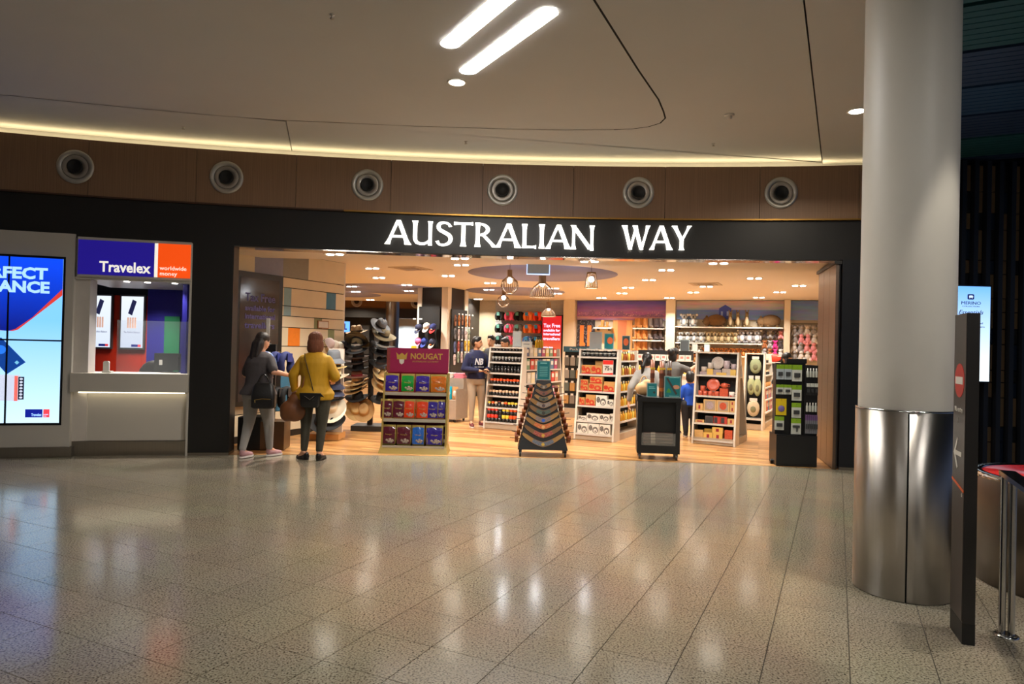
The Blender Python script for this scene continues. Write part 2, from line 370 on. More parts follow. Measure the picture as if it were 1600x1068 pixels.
# round air nozzles along the timber band
noz = thing('air_nozzle', 'x', 'air vent')
k = MB(); k.lathe([(.212, .0), (.212, -.012), (.19, -.022), (.152, -.012), (.152, 0)], 40, cap=False); k.build('flange', mat('satin_aluminium', (190, 186, 178), .4, .75, var=.05), noz)
k = MB(); k.lathe([(.148, -.010), (.142, -.013), (.086, -.003), (.084, -.001)], 36, cap=False); k.build('cone', mat('satin_aluminium_warm', (176, 168, 158), .42, .75, var=.05), noz)
k = MB(); k.lathe([(.086, -.001), (.090, -.030), (.080, -.036), (.068, -.020), (.02, -.006), (.001, -.006)], 28); k.build('nozzle', mat('matt_black', (12, 12, 12), .6), noz)
k = MB(); k.lathe([(.156, -.001), (.156, -.008), (.146, -.008), (.146, -.001)], 36, cap=False); k.build('groove', m_dark_gap, noz)
for x, w in zip((-5.55, -3.80, -2.00, -.18, 1.67, 3.54), ('at the far end of the timber band, above the video wall', 'second along the timber band, above the black pier', 'above the first letters of the sign, third along the band', 'above the middle of the shop sign', 'above the last word of the shop sign', 'nearest the white pillar')):
    p = on_arc(x, 3.645, .022)
    place(noz, p, rot=(-PI/2, 0, ARZ(x)), label='round metal air nozzle '+w, group='air nozzles on the timber band')
for c in list(noz.children): pass

# ---- illuminated flared lettering
m_let = glow('sign_letter_glow', (255, 252, 242), 2.6); m_let_side = mat('letter_side', (200, 200, 195), .5)
sign = thing('shop_sign', 'illuminated white capital letters of the shop name on black fascia', 'sign', (0, 0, 0))
def stroke(p0, p1, w, flare0=1.5, flare1=1.5, n=8, horiz=True):
    # a bar from p0 to p1 that swells towards its ends; ends cut level
    w = w*(.80 if horiz else 1); P0, P1 = Vector(p0), Vector(p1); d = P1-P0; nn = Vector((-d.y, d.x)).normalized()
    if horiz and abs(d.y) > abs(d.x)*.5: nn = Vector((1, 0))*(-1 if d.y > 0 else 1)
    A, B = [], []
    for i in range(n+1):
        t = i/n; e0 = max(0, 1-t/.28)**2; e1 = max(0, 1-(1-t)/.28)**2
        h = w/2*(1+(flare0-1)*e0+(flare1-1)*e1); c = P0+d*t; A.append(c+nn*h); B.append(c-nn*h)
    return [tuple(p) for p in A+B[::-1]]
def bowl(c, rx, ry, a0, a1, w0, w1, n=14):
    O, I = [], []
    for i in range(n+1):
        t = i/n; a = rad(a0+(a1-a0)*t); w = w0+(w1-w0)*sin(PI*t)
        O.append((c[0]+rx*cos(a), c[1]+ry*sin(a))); I.append((c[0]+(rx-w)*cos(a), c[1]+(ry-w*.8)*sin(a)))
    return O+I[::-1]
def curve_stroke(pts, ws):
    A, B = [], []; P = [Vector(p) for p in pts]
    for i, p in enumerate(P):
        t = (P[min(i+1, len(P)-1)]-P[max(i-1, 0)]).normalized(); q = Vector((-t.y, t.x))
        A.append(tuple(p+q*ws[i]/2)); B.append(tuple(p-q*ws[i]/2))
    return A+B[::-1]
def sh_s():
    P = [Vector(p) for p in [(.44, .80), (.385, .915), (.26, .965), (.13, .93), (.075, .80), (.12, .67), (.26, .56), (.40, .45), (.455, .29), (.40, .12), (.25, .035), (.11, .06), (.045, .19)]]; wd = [.10, .075, .08, .10, .115, .125, .13, .13, .12, .105, .085, .08, .105]; pts, ws = [], []
    for i in range(len(P)-1):
        p0, p1, p2, p3 = P[max(i-1, 0)], P[i], P[i+1], P[min(i+2, len(P)-1)]
        for q in range(4):
            t = q/4; pts.append(tuple(.5*((2*p1)+(p2-p0)*t+(2*p0-5*p1+4*p2-p3)*t*t+(3*p1-p0-3*p2+p3)*t**3))); ws.append(wd[i]+(wd[i+1]-wd[i])*t)
    pts.append(tuple(P[-1])); ws.append(wd[-1]); return [curve_stroke(pts, ws)]
V = .15
GL = {
 'A': (.74, [stroke((.05, 0), (.36, 1), .11, 1.9, 1.0), stroke((.38, 1.0), (.67, 0), .165, 1.0, 1.6), stroke((.16, .33), (.58, .33), .10, 1, 1)]),
 'U': (.74, [stroke((.14, 1), (.14, .32), V, 1.55, 1), stroke((.60, 1), (.60, .0), .125, 1.5, 1.2), curve_stroke([(.14, .40), (.145, .22), (.20, .10), (.30, .055), (.42, .06), (.52, .12), (.60, .22)], [.12, .12, .115, .10, .09, .08, .08])]),
 'S': (.56, [[(a+.03, b) for a, b in q] for q in sh_s()]),
 'T': (.62, [stroke((.31, .97), (.31, 0), V, 1.0, 1.6), stroke((.02, .95), (.60, .95), .10, 1.7, 1.7)]),
 'R': (.70, [stroke((.13, 1), (.13, 0), V, 1.4, 1.6), bowl((.16, .73), .34, .27, 92, -92, .075, .12), stroke((.30, .50), (.66, .0), .15, 1, 1.5), stroke((.10, .95), (.25, .95), .10, 1, 1), stroke((.14, .5), (.30, .49), .09, 1, 1)]),
 'L': (.52, [stroke((.13, 1), (.13, 0), V, 1.5, 1.2), stroke((.10, .05), (.49, .05), .10, 1, 2.0)]),
 'I': (.28, [stroke((.14, 1), (.14, 0), V, 1.55, 1.55)]),
 'N': (.76, [stroke((.10, 1), (.10, 0), .105, 1.6, 1.9), stroke((.07, 1), (.62, 0), .17, 1.0, 1.1), stroke((.66, 1), (.66, -.04), .105, 1.9, 1.3)]),
 'W': (.98, [stroke((.09, 1), (.30, 0), .155, 1.6, 1.0), stroke((.30, 0), (.49, .95), .10, 1.0, 1.0), stroke((.45, 1), (.68, 0), .155, 1.4, 1.0), stroke((.68, 0), (.90, 1), .10, 1, 1.9)]),
 'Y': (.66, [stroke((.33, .46), (.33, 0), V, 1.0, 1.6), stroke((.08, 1), (.34, .40), .155, 1.5, 1.0), stroke((.35, .42), (.59, 1), .10, 1.0, 2.0)]),
}
def lay(word, x0, x1, zb, h):
    tot = sum(GL[c][0] for c in word); s = (x1-x0)/tot; x = x0
    for ch in word:
        w, shp = GL[ch]; xm = x+w*s/2; k = MB()
        for q, poly in enumerate(shp): k.plate([((a-w/2)*s, b*h) for a, b in poly], .03+.0004*q)
        p = on_arc(xm, zb, .012); k.build('letter', m_let, sign, p, ARZ(xm)); x += w*s
lay('AUSTRALIAN', -1.74, 1.10, 2.862, .325)
lay('WAY', 1.46, 2.39, 2.872, .325)

# ---- the wall of dark fins beyond the pillar, with its advertising screen
fin_root = struct(put('wall_right', None))
fy = lambda x: 8.86+.02*(x-5.3)
k = MB(); k.bbox((5.3, 8.99, 0), (9.2, 9.1, 4.2)); k.build('wall_backing', m_dark_gap, fin_root)
pan = [mat('fin_wall_tan', (128, 106, 80), .6), mat('fin_wall_dark', (22, 24, 28), .6), mat('fin_wall_blue', (18, 38, 62), .5)]
rows = [0, .12, .42, .62, 1.0, 1.2, 1.36, 1.7, 1.9, 2.12, 2.3, 2.62, 2.8, 3.2, 3.42, 3.7, 4.05]
fk = MB(); fk.bbox((-.028, -.11, 0), (.028, 0, 4.08)); fin_me = fk.mesh('fin', mat('fin_black_blue', (16, 19, 26), .45))
for i in range(16):
    x = 5.36+.162*i; put('fin', fin_me, fin_root, (x, 8.98, 0))
    for j in range(len(rows)-1):
        c = random.choices((0, 1, 2), (.62, .24, .14))[0]; h = rows[j+1]-rows[j]-.012
        q = MB(); q.bbox((x+.03, 8.955, rows[j]), (x+.132, 8.985, rows[j]+h)); q.build('panel', pan[c], fin_root)
ms = thing('advertising_screen', 'bright pale blue portrait screen advertising merino, on the finned wall', 'screen', (5.90, 8.80, 1.21))
k = MB(); k.bbox((-.27, 0, -.02), (.27, .07, 1.24)); k.build('housing', mat('screen_black', (10, 10, 12), .3), ms)
k = MB(); k.bbox((-.255, -.004, 0), (.255, .002, 1.22)); k.build('display', gradient_screen('merino_light', (236, 250, 255), (112, 176, 250), 1.25, 1.3, 2.4), ms)
m_navyglow = glow('screen_navy', (30, 40, 110), .5)
k = MB(); k.plate([(x, y+1.085) for x, y in rrect(.085, .07, .014)], .003, (0, -.004, 0)); k.build('emblem', m_navyglow, ms)
k = MB(); k.plate([(-.026, 1.082), (-.02, 1.102), (.018, 1.102), (.028, 1.094), (.028, 1.08), (.02, 1.078), (.02, 1.066), (.012, 1.066), (.01, 1.076), (-.01, 1.076), (-.012, 1.066), (-.02, 1.066), (-.02, 1.08)], .005, (0, -.004, 0)); k.build('emblem_sheep', glow('screen_pale', (200, 225, 255), 1), ms)
text('lettering', 'MERINO', .06, m_navyglow, ms, (-.125, -.006, .985), width=.25)
text('lettering', 'COLLECTION', .022, m_navyglow, ms, (-.11, -.006, .955), width=.22)
text('lettering', 'Essentials', .08, m_navyglow, ms, (-.16, -.006, .86), width=.32, shear=.35)
text('lettering', 'Merino Wool and', .035, m_navyglow, ms, (-.155, -.006, .735), width=.31)
text('lettering', 'Essential Travellers', .035, m_navyglow, ms, (-.18, -.006, .69), width=.36)

# walls that close the hall behind the viewpoint (only their reflections show)
for nm, a, b in (('wall_rear', (-9.6, -8.6, 0), (9.2, -8.4, 4.2)), ('wall_side', (-9.8, -8.4, 0), (-9.6, 7.5, 4.2))):
    k = MB(); k.bbox(a, b); struct(k.build(nm, mat('hall_wall_paint', (200, 192, 178), .6, var=.04, scale=1)))
# ---- round pillar: white shaft, steel cladding in two shells
pil = struct(put('pillar', None, None, (2.56, 4.43, 0)))
k = MB(); k.lathe([(.275, 1.15), (.275, CZ+.1)], 64); k.build('shaft', mat('pillar_paint', (206, 200, 188), .45, var=.02), pil)
def shell(a0, a1, r, t, z0, z1, n=28):
    rings = []
    for i in range(n+1):
        a = rad(a0+(a1-a0)*i/n); c, s_ = cos(a), sin(a)
        rings.append([(r*c, r*s_, z0), (r*c, r*s_, z1), ((r-t)*c, (r-t)*s_, z1), ((r-t)*c, (r-t)*s_, z0)])
    return rings
sa = -116
for a0, a1 in ((sa+1, sa+180-1), (sa+181, sa+359)):
    k = MB(); rg = shell(a0, a1, .290, .012, .004, 1.165); k.loft(rg); k.build('cladding_shell', m_clad, pil)
k = MB(); k.lathe([(.277, 0), (.277, 1.15)], 48); k.build('core', m_dark_gap, pil)
k = MB(); k.lathe([(.292, 1.163), (.292, 1.172), (.276, 1.172)], 48, cap=False); k.build('cladding_rim', m_chrome, pil)
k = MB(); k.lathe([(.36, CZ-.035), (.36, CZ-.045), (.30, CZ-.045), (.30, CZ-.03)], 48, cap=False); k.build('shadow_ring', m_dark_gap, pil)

# ---- sign totem
tt = thing('sign_totem', 'slim dark freestanding no entry sign post beside the pillar', 'sign post', (2.40, 3.60, 0), -rad(20))
k = MB(); k.bbox((0, 0, 0), (.058, .235, 1.74)); k.build('post', mat('totem_dark', (34, 31, 30), .35), tt)
k = MB(); k.bbox((-.003, .004, .12), (0, .231, 1.74)); k.build('face_panel', mat('totem_face', (66, 58, 54), .4), tt)
k = MB(); k.bbox((-.001, -.001, 0), (.059, .236, .11)); k.build('kick', mat('totem_kick', (12, 12, 12), .5), tt)
fu = dict(u=(0, 1, 0), w=(0, 0, 1), nrm=(-1, 0, 0))
k = MB(); k.plate(circ(.092, 32, (.115, 1.38)), .002, (-.003, 0, 0), **fu); k.build('red_disc', mat('sign_red', (196, 44, 36), .4), tt)
k = MB(); k.plate([(.045, 1.36), (.185, 1.36), (.185, 1.40), (.045, 1.40)], .004, (-.003, 0, 0), **fu); k.build('white_bar', mat('sign_white', (220, 215, 205), .4), tt)
k = MB(); k.plate([(.20, .985), (.135, 1.07), (.122, 1.06), (.165, .997), (.05, .997), (.05, .973), (.165, .973), (.122, .91), (.135, .90)], .003, (-.003, 0, 0), **fu); k.build('arrow', MATS['sign_white'], tt)
k = MB(); k.plate([(.004, .79), (.231, .83), (.231, .842), (.004, .802)], .003, (-.003, 0, 0), **fu); k.build('orange_stripe', mat('sign_orange', (226, 96, 40), .4), tt)
text('lettering', 'No entry', .04, MATS['sign_white'], tt, (-.004, .20, 1.21), rot=(PI/2, 0, -PI/2), width=.15)
text('lettering', '1', .04, MATS['sign_white'], tt, (-.004, .15, 1.15), rot=(PI/2, 0, -PI/2))
text('lettering', 'E', .03, MATS['sign_white'], tt, (-.004, .04, .765), rot=(PI/2, 0, -PI/2))

# ---- steel drum with a red printed top, and the tubular barrier
dr = thing('steel_drum', 'big round brushed steel drum with a red printed top', 'drum', (3.75, 4.55, 0))
k = MB(); k.lathe([(.54, 0), (.54, .012), (.55, .015), (.55, .70), (.54, .715), (.50, .715)], 64); k.build('body', m_steel_d, dr)
k = MB(); k.lathe([(.495, .716), (.495, .724), (.001, .726)], 56); k.build('printed_top', mat('drum_red', (208, 22, 34), .3), dr)
k = MB(); k.lathe([(.552, .70), (.552, .73), (.50, .73), (.50, .716)], 56, cap=False); k.build('rim', m_chrome, dr)
k = MB(); pts = [(-.40+.36*i/12, .05*sin(i/12*2*PI)) for i in range(13)]
k.plate(curve_stroke([(x, y-.10) for x, y in pts], [.012+.04*sin(PI*i/12) for i in range(13)]), .002, (0, 0, .7255), (1, 0, 0), (0, 1, 0), (0, 0, 1))
k.plate(circ(.07, 20, (-.05, .08)), .002, (0, 0, .7255), (1, 0, 0), (0, 1, 0), (0, 0, 1)); k.build('white_print', MATS['sign_white'], dr)
br = thing('steel_barrier', 'tubular stainless steel barrier rail with flanged post', 'barrier', (2.72, 3.72, 0), -TH)
for y in (0, -1.3):
    for x in (-.02, .022):
        k = MB(); k.tube([(x, y, 0), (x, y, .86)], .017, 14); k.build('post', m_chrome, br)
    k = MB(); k.lathe([(.06, 0), (.06, .006), (.05, .012), (.02, .012)], 24, (0, y, 0)); k.build('flange', m_chrome, br)
k = MB(); k.bbox((-.035, -1.5, .862), (.04, .06, .888)); k.build('top_rail', m_chrome, br)
# ================================================================== CURRENCY BOOTH AND VIDEO WALL
m_booth = mat('booth_white', (196, 190, 180), .4, var=.03, scale=2)
booth = thing('currency_booth', 'white currency exchange booth with counter, window and blue and orange sign', 'booth')
k = MB(); arc_strip(k, -9.2, -5.53, .13, 2.80, .03, .12); k.build('screen_wall', m_booth, booth)
k = MB(); arc_strip(k, -9.2, -5.5, 0, .13, .045, .12); k.build('steel_kick', m_steel, booth)
# recess side, head, counter
k = MB(); arc_strip(k, -5.53, -5.37, .19, 2.76, -.04, .25); k.build('window_side', mat('booth_marble', (205, 198, 190), .35, var=.1, scale=6), booth)
k = MB(); arc_strip(k, -5.53, -4.19, 0, .185, -.05, .1); k.build('steel_kick', m_steel, booth)
k = MB(); arc_strip(k, -5.53, -4.19, .19, .80, -.06, .1); k.build('counter_front', m_booth, booth)
k = MB(); arc_strip(k, -5.53, -4.19, .82, 1.055, .06, .55); k.build('counter', m_booth, booth)
k = MB(); arc_strip(k, -5.45, -4.24, .805, .82, .02, .03); k.build('counter_light', glow('counter_led', (255, 240, 205), 3.5), booth)
k = MB(); arc_strip(k, -5.53, -4.19, 2.24, 2.27, .0, 1.4); k.build('soffit', m_booth, booth)
k = MB(); arc_strip(k, -4.215, -4.19, .0, 2.76, .01, .3); k.build('edge_trim', m_booth, booth)
for x in (-4.98, -4.74, -4.42):
    p = on_arc(x, 2.238, -.1); k = MB(); k.lathe([(.035, 0), (.035, -.006), (.001, -.006)], 16); k.build('soffit_lamp', glow('booth_lamp', (255, 250, 240), 9), booth, p)
    area('booth_beam', p+Vector((0, 0, -.02)), 3.0, .07, (1, .95, .88), 90)
# sign
m_sblue = glow('sign_blue', (34, 22, 140), .62); m_sor = glow('sign_orange_light', (255, 84, 16), .62); m_sw = glow('sign_white_light', (245, 240, 225), .75)
bs = tag(put('booth_sign', None), 'blue and orange illuminated sign of the money changer over the booth window', 'sign')
k = MB(); arc_strip(k, -5.50, -4.20, 2.27, 2.77, .03, .09); k.build('sign_box', m_booth, bs)
k = MB(); arc_strip(k, -5.49, -4.63, 2.30, 2.735, .038, .012); k.build('blue_panel', m_sblue, bs)
k = MB(); arc_strip(k, -4.63, -4.59, 2.30, 2.735, .038, .012); k.build('white_divider', m_sw, bs)
k = MB(); arc_strip(k, -4.59, -4.205, 2.30, 2.735, .038, .012); k.build('orange_panel', m_sor, bs)
p = on_arc(-5.25, 2.345, .043); text('lettering', 'Travelex', .185, m_sw, bs, p, rot=(PI/2, 0, ARZ(-5.0)), width=.595, bold=.004)
p = on_arc(-4.565, 2.395, .043); text('lettering', 'worldwide', .075, m_sw, bs, p, rot=(PI/2, 0, ARZ(-4.4)), width=.32)
p = on_arc(-4.565, 2.325, .043); text('lettering', 'money', .075, m_sw, bs, p, rot=(PI/2, 0, ARZ(-4.4)), width=.205)
# room behind the window
m_red = mat('booth_red', (190, 44, 18), .5); m_blue = mat('booth_blue', (30, 26, 128), .5); m_green = mat('booth_green', (20, 110, 70), .5)
rm = struct(put('wall_booth', None))
k = MB(); k.bbox((-7.4, 10.3, 0), (-5.50, 10.36, 2.15)); k.build('red_panel', m_red, rm)
k = MB(); k.bbox((-7.4, 10.3, 2.15), (-5.50, 10.36, 2.9)); k.build('dark_panel', m_black, rm)
k = MB(); k.bbox((-5.50, 10.28, 0), (-4.4, 10.36, 2.9)); k.build('blue_panel', m_blue, rm)
k = MB(); k.bbox((-5.23, 10.26, .9), (-5.0, 10.285, 1.85)); k.build('green_panel', m_green, rm)
k = MB(); k.add([(-4.38, 9.05, 0), (-4.46, 10.36, 0), (-4.46, 10.36, 2.9), (-4.38, 9.05, 2.9), (-4.32, 9.05, 0), (-4.40, 10.36, 0), (-4.40, 10.36, 2.9), (-4.32, 9.05, 2.9)], [(0, 1, 2, 3), (4, 5, 6, 7), (0, 4, 7, 3), (1, 5, 6, 2)]); k.build('blue_panel', m_blue, rm)
k = MB(); k.bbox((-7.4, 9.2, 2.88), (-4.4, 10.4, 2.94)); k.build('booth_ceiling', m_booth, rm)
area('booth_room_light', (-5.3, 9.7, 2.2), 22, .5, (1, .93, .85), 110)
gl = struct(put('window_1', None))
for x0, x1 in ((-5.08, -4.80), (-4.795, -4.22)):
    k = MB(); arc_strip(k, x0, x1, 1.057, 1.74, -.12, .008, 2); k.build('glass_pane', glass('booth_glass', (225, 235, 240), .10), gl)
m_frame = mat('grey_alu_frame', (120, 118, 116), .35, .8)
m_lb = gradient_screen('poster_light', (214, 226, 246), (236, 244, 255), .95, 1.2, 2.1)
for x, w in ((-6.20, 'partly hidden by the booth window side'), (-5.71, 'in the middle of the booth window')):
    po = thing('lightbox_poster', 'backlit white card poster on the red booth wall, '+w, 'poster', (x, 10.29, 1.36))
    k = MB(); k.bbox((-.19, -.04, -.02), (.19, .0, .80)); k.build('frame', m_frame, po)
    k = MB(); k.bbox((-.165, -.045, .005), (.165, -.039, .775)); k.build('light_panel', m_lb, po)
    k = MB(); k.plate([(-.06, .52), (.0, .49), (.065, .70), (.005, .73)], .003, (0, -.046, 0)); k.build('card_print', glow('card_navy', (40, 44, 84), .6), po)
    k = MB()
    for q in range(4): k.plate([(-.07+.036*q, .30), (-.045+.036*q, .30), (-.045+.036*q, .46), (-.07+.036*q, .46)], .003, (0, -.046, 0))
    k.build('banknote_print', glow('note_print', (214, 170, 150), .8), po)
    text('lettering', 'The Perfect Balance', .04, glow('print_grey', (130, 135, 160), .6), po, (-.12, -.047, .225), width=.24)
    k = MB(); k.plate([(0, .02), (.14, .02), (.14, .055), (0, .055)], .003, (0, -.046, 0)); k.build('logo_print', glow('card_blue', (20, 30, 110), .6), po)
    k = MB(); k.plate([(.10, .02), (.142, .02), (.142, .055), (.10, .055)], .004, (0, -.046, 0)); k.build('logo_print', glow('logo_red', (220, 60, 70), .6), po)
mo = thing('counter_monitor', 'black monitor seen from behind on the booth counter', 'monitor', (-4.62, 9.25, 1.056), rad(8))
k = MB(); k.bbox((-.20, -.02, .03), (.20, .02, .26)); k.box((0, -.025, .14), (.22, .02, .14)); k.build('housing', mat('monitor_black', (30, 29, 31), .45), mo)
k = MB(); k.bbox((-.03, .0, 0), (.03, .03, .1)); k.bbox((-.1, -.05, 0), (.1, .06, .012)); k.build('stand', MATS['monitor_black'], mo)
k = MB(); k.bbox((-.13, -.038, .10), (-.09, -.034, .17)); k.build('sticker', MATS['sign_white'], mo)
cr = thing('card_reader', 'small white payment terminal at the end of the booth counter', 'card reader', (-5.20, 8.80, 1.056), rad(10))
k = MB(); k.box((0, 0, .012), (.11, .08, .024)); k.build('base', MATS['sign_white'], cr)
k = MB(); k.plate(rrect(.07, .13, .02), .03, (-.01, 0, .085)); k.build('handset', MATS['sign_white'], cr)
oc = thing('office_chair', 'dark office chair back just visible behind the booth counter', 'chair', (-5.15, 9.75, 0))
k = MB(); k.ell((0, .12, .98), (.24, .05, .22)); k.build('backrest', m_black, oc)
k = MB(); k.ell((0, -.1, .5), (.25, .24, .06)); k.build('seat', m_black, oc)
k = MB(); k.tube([(0, -.05, .06), (0, -.05, .5)], .03); k.tube([(0, .1, .5), (0, .14, .9)], .025)
for q in range(5): a = 2*PI*q/5; k.tube([(0, -.05, .08), (.28*cos(a), -.05+.28*sin(a), .03)], .02, 6)
k.build('pedestal', m_black, oc)

# ---- video wall of four displays
vx0, vx1, vmid = -6.80, -5.645, -6.205
vw = thing('video_wall', 'large glowing blue video wall advertising a travel money card', 'screen')
def vpt(x, z, off=.036): return on_arc(x, z, off)
k = MB(); arc_strip(k, vx0-.025, vx1+.025, .40, 2.505, .034, .05); k.build('bezel_frame', MATS['screen_black'], vw)
m_v1 = gradient_screen('video_pale', (200, 232, 255), (120, 190, 255), 1.2, .45, 1.7)
for x0, x1 in ((vx0, vmid-.008), (vmid+.008, vx1)):
    for z0, z1 in ((.43, 1.445), (1.462, 2.475)):
        k = MB(); arc_strip(k, x0, x1, z0, z1, .04, .01); k.build('display', m_v1, vw)
def flat(name, m, pts, off):
    k = MB(); vs = []
    for x, z in pts: vs.append(tuple(on_arc(x, z, off)))
    vb = [tuple(on_arc(x, z, off-.002)) for x, z in pts]; n = len(pts)
    k.add(vs+vb, [tuple(range(n)), tuple(range(2*n-1, n-1, -1))]+[(i, (i+1) % n, n+(i+1) % n, n+i) for i in range(n)]); return k.build(name, m, vw)
m_vblue = gradient_screen('video_blue', (6, 26, 130), (8, 70, 235), 1.15, 1.6, 2.48)
flat('red_sweep', glow('video_red', (214, 62, 52), .9), [(-6.35, 1.57), (-6.16, 1.56), (-6.10, 1.58), (vx1, 2.02), (vx1, 2.2), (-6.2, 1.7)], .0425)
flat('blue_shape', m_vblue, [(vx0, 2.475), (vx0, 1.78), (-6.45, 1.62), (-6.33, 1.575), (-6.2, 1.56), (-6.13, 1.585), (-5.95, 1.74), (vx1, 2.10), (vx1, 2.475)], .0445)
m_vtxt = glow('video_text', (168, 214, 255), 1.0)
for s, x, w, z in (('PERFECT', -6.60, .82, 2.215), ('BALANCE', -6.64, .885, 2.045)):
    xm = x+w/2; text('lettering', s, .19, m_vtxt, vw, on_arc(x, z, .049), rot=(PI/2, 0, ARZ(xm)), width=w, bold=.008, depth=.001)
flat('card_print', glow('video_card', (18, 66, 150), .8), [(-6.45, 1.35), (-6.27, 1.48), (-6.01, 1.18), (-6.20, 1.03)], .0445)
flat('card_chip', glow('video_chip', (120, 200, 235), .8), [(-6.10, 1.15), (-6.075, 1.175), (-6.10, 1.2), (-6.125, 1.175)], .0465)
flat('card_ring', glow('video_ring', (40, 120, 235), .9), [(-6.27+.055*cos(2*PI*i/16), 1.33+.055*sin(2*PI*i/16)) for i in range(16)], .0465)
flat('banknote_print', glow('video_note', (206, 214, 236), .85), [(-6.7, .72), (-6.06, .70), (-6.06, 1.02), (-6.7, 1.03)], .0425)
flat('banknote_bar', glow('video_note_red', (236, 110, 100), .85), [(-6.12, .70), (-6.085, .70), (-6.085, 1.01), (-6.12, 1.01)], .0445)
flat('banknote_pattern', glow('video_note_dark', (36, 36, 60), .4), [(-6.08, .72), (-6.02, .72), (-6.02, 1.0), (-6.08, 1.0)], .0445)
for q in range(7): flat('banknote_swirl', MATS['video_note'], [(-6.05+.018*cos(a*PI/4), .745+.038*q+.014*sin(a*PI/4)) for a in range(8)], .0460)
text('lettering', '50', .14, glow('video_num', (190, 30, 70), .8), vw, on_arc(-6.42, .75, .0455), rot=(PI/2, 0, ARZ(-6.3)), width=.14, depth=.001)
flat('logo_print', glow('video_logo_blue', (18, 32, 150), .8), [(-6.0, .50), (-5.82, .50), (-5.82, .60), (-6.0, .60)], .0445)
flat('logo_print', glow('video_logo_red', (238, 70, 84), .85), [(-5.81, .50), (-5.745, .50), (-5.745, .60), (-5.81, .60)], .0445)
text('lettering', 'Travelex', .05, m_vtxt, vw, on_arc(-5.935, .515, .0475), rot=(PI/2, 0, ARZ(-5.9)), width=.11, depth=.001, bold=.001)
text('lettering', 'worldwide', .018, m_vtxt, vw, on_arc(-5.805, .53, .0475), rot=(PI/2, 0, ARZ(-5.8)), width=.05, depth=.001)
text('lettering', 'money', .018, m_vtxt, vw, on_arc(-5.805, .51, .0475), rot=(PI/2, 0, ARZ(-5.8)), width=.03, depth=.001)
for x0, x1, z0, z1 in ((vmid-.009, vmid+.009, .42, 2.485), ):
    k = MB(); arc_strip(k, x0, x1, z0, z1, .053, .012, 2); k.build('seam', MATS['screen_black'], vw)
k = MB(); arc_strip(k, vx0, vx1, 1.444, 1.463, .053, .012); k.build('seam', MATS['screen_black'], vw)
# ================================================================== INSIDE THE SHOP: SHELL
SZ0, SZ = 2.775, 2.92
m_sceil = mat('shop_ceiling_paint', (226, 218, 208), .8, var=.02, scale=1)
m_cream = mat('shop_wall_cream', (214, 200, 176), .7, var=.03, scale=2)
m_post = mat('white_post', (222, 212, 196), .5, var=.03)
k = MB(); xs = [-4.15+8.6*i/30 for i in range(31)]
slab(k, [(x, AY(x)+.04) for x in xs]+[(6, 10), (11, 18), (11, 27), (-12, 27), (-12, 12.5), (-3.4, 12.2), (-4.3, 9.7)], -.01, .003); struct(k.build('floor_shop', plankwood()))
sc_root = struct(put('ceiling_shop', None))
k = MB(); slab(k, [(x, AY(x)+.1) for x in [-4.3+9.2*i/20 for i in range(21)]]+[(5.6, 10.35), (-4.6, 10.35)], SZ0, SZ0+.05); k.build('ceiling_bulkhead', m_sceil, sc_root)
k = MB(); slab(k, [(-4.9, 10.3), (5.6, 10.3), (12, 17), (12, 22.3), (-12, 22.3), (-12, 12), (-4.9, 12)], SZ, SZ+.05); k.build('ceiling_field', m_sceil, sc_root)
m_lav = mat('lavender_plaster', (150, 152, 190), .8, var=.02)
for x, y, r in ((.55, 13.0, 1.42), (.05, 17.2, 1.25), (-3.2, 17.4, 1.5), (-5.0, 19.5, 1.2)):
    k = MB(); k.lathe([(r, SZ), (r, SZ-.006), (.001, SZ-.006)], 48, (x, y, 0)); k.build('ceiling_disc', m_lav, sc_root)
m_tan = mat('shop_far_tan', (196, 178, 150), .7)
# left wall, clad in boards
wl = struct(put('wall_left', None)); W0 = Vector((-4.05, 9.9, 0)); WD = Vector((.447, .894, 0)); WN = Vector((.894, -.447, 0)); WRZ = math.atan2(.894, .447)
wl.location = W0; wl.rotation_euler = (0, 0, WRZ)         # local x runs along the wall, local -y faces the shop
k = MB(); k.bbox((-.35, .02, 0), (2.39, .16, SZ)); k.build('backing', m_dark_gap, wl)
wc = dict(b=mat('board_beige', (222, 206, 174), .55, var=.06, scale=5), l=mat('board_lavender', (140, 142, 166), .55), g=mat('board_grey', (142, 138, 126), .55), s=mat('board_sky', (134, 168, 178), .55), u=mat('board_blue', (56, 112, 142), .55), o=mat('board_orange', (240, 132, 30), .55), v=mat('board_olive', (128, 134, 94), .55))
rws = [(2.53, 2.92, [(-.35, .37, 'b'), (.37, .94, 'l'), (.94, 1.50, 'g'), (1.50, 2.2, 'b'), (2.2, 2.39, 'b')]), (2.37, 2.53, [(-.35, 1.2, 'b'), (1.2, 2.39, 'b')]),
       (2.08, 2.37, [(-.35, .97, 'b'), (.97, 1.13, 's'), (1.13, 1.94, 'b'), (1.94, 2.18, 'u'), (2.18, 2.39, 'b')]), (1.92, 2.08, [(-.35, .97, 'b'), (.97, 1.13, 's'), (1.13, 2.39, 'b')]),
       (1.74, 1.92, [(-.35, 1.66, 'b'), (1.66, 1.85, 'v'), (1.85, 2.39, 'b')]), (1.44, 1.74, [(-.35, 1.08, 'b'), (1.08, 1.34, 'o'), (1.34, 2.0, 'b'), (2.0, 2.16, 'v'), (2.16, 2.39, 'b')]),
       (1.0, 1.44, [(-.35, .6, 'b'), (.6, 2.1, 'b'), (2.1, 2.39, 'v')]), (.42, 1.0, [(-.35, .78, 'b'), (.78, 1.15, 'u'), (1.15, 2.39, 'b')]), (.1, .42, [(-.35, 1.3, 'b'), (1.3, 2.39, 'b')])]
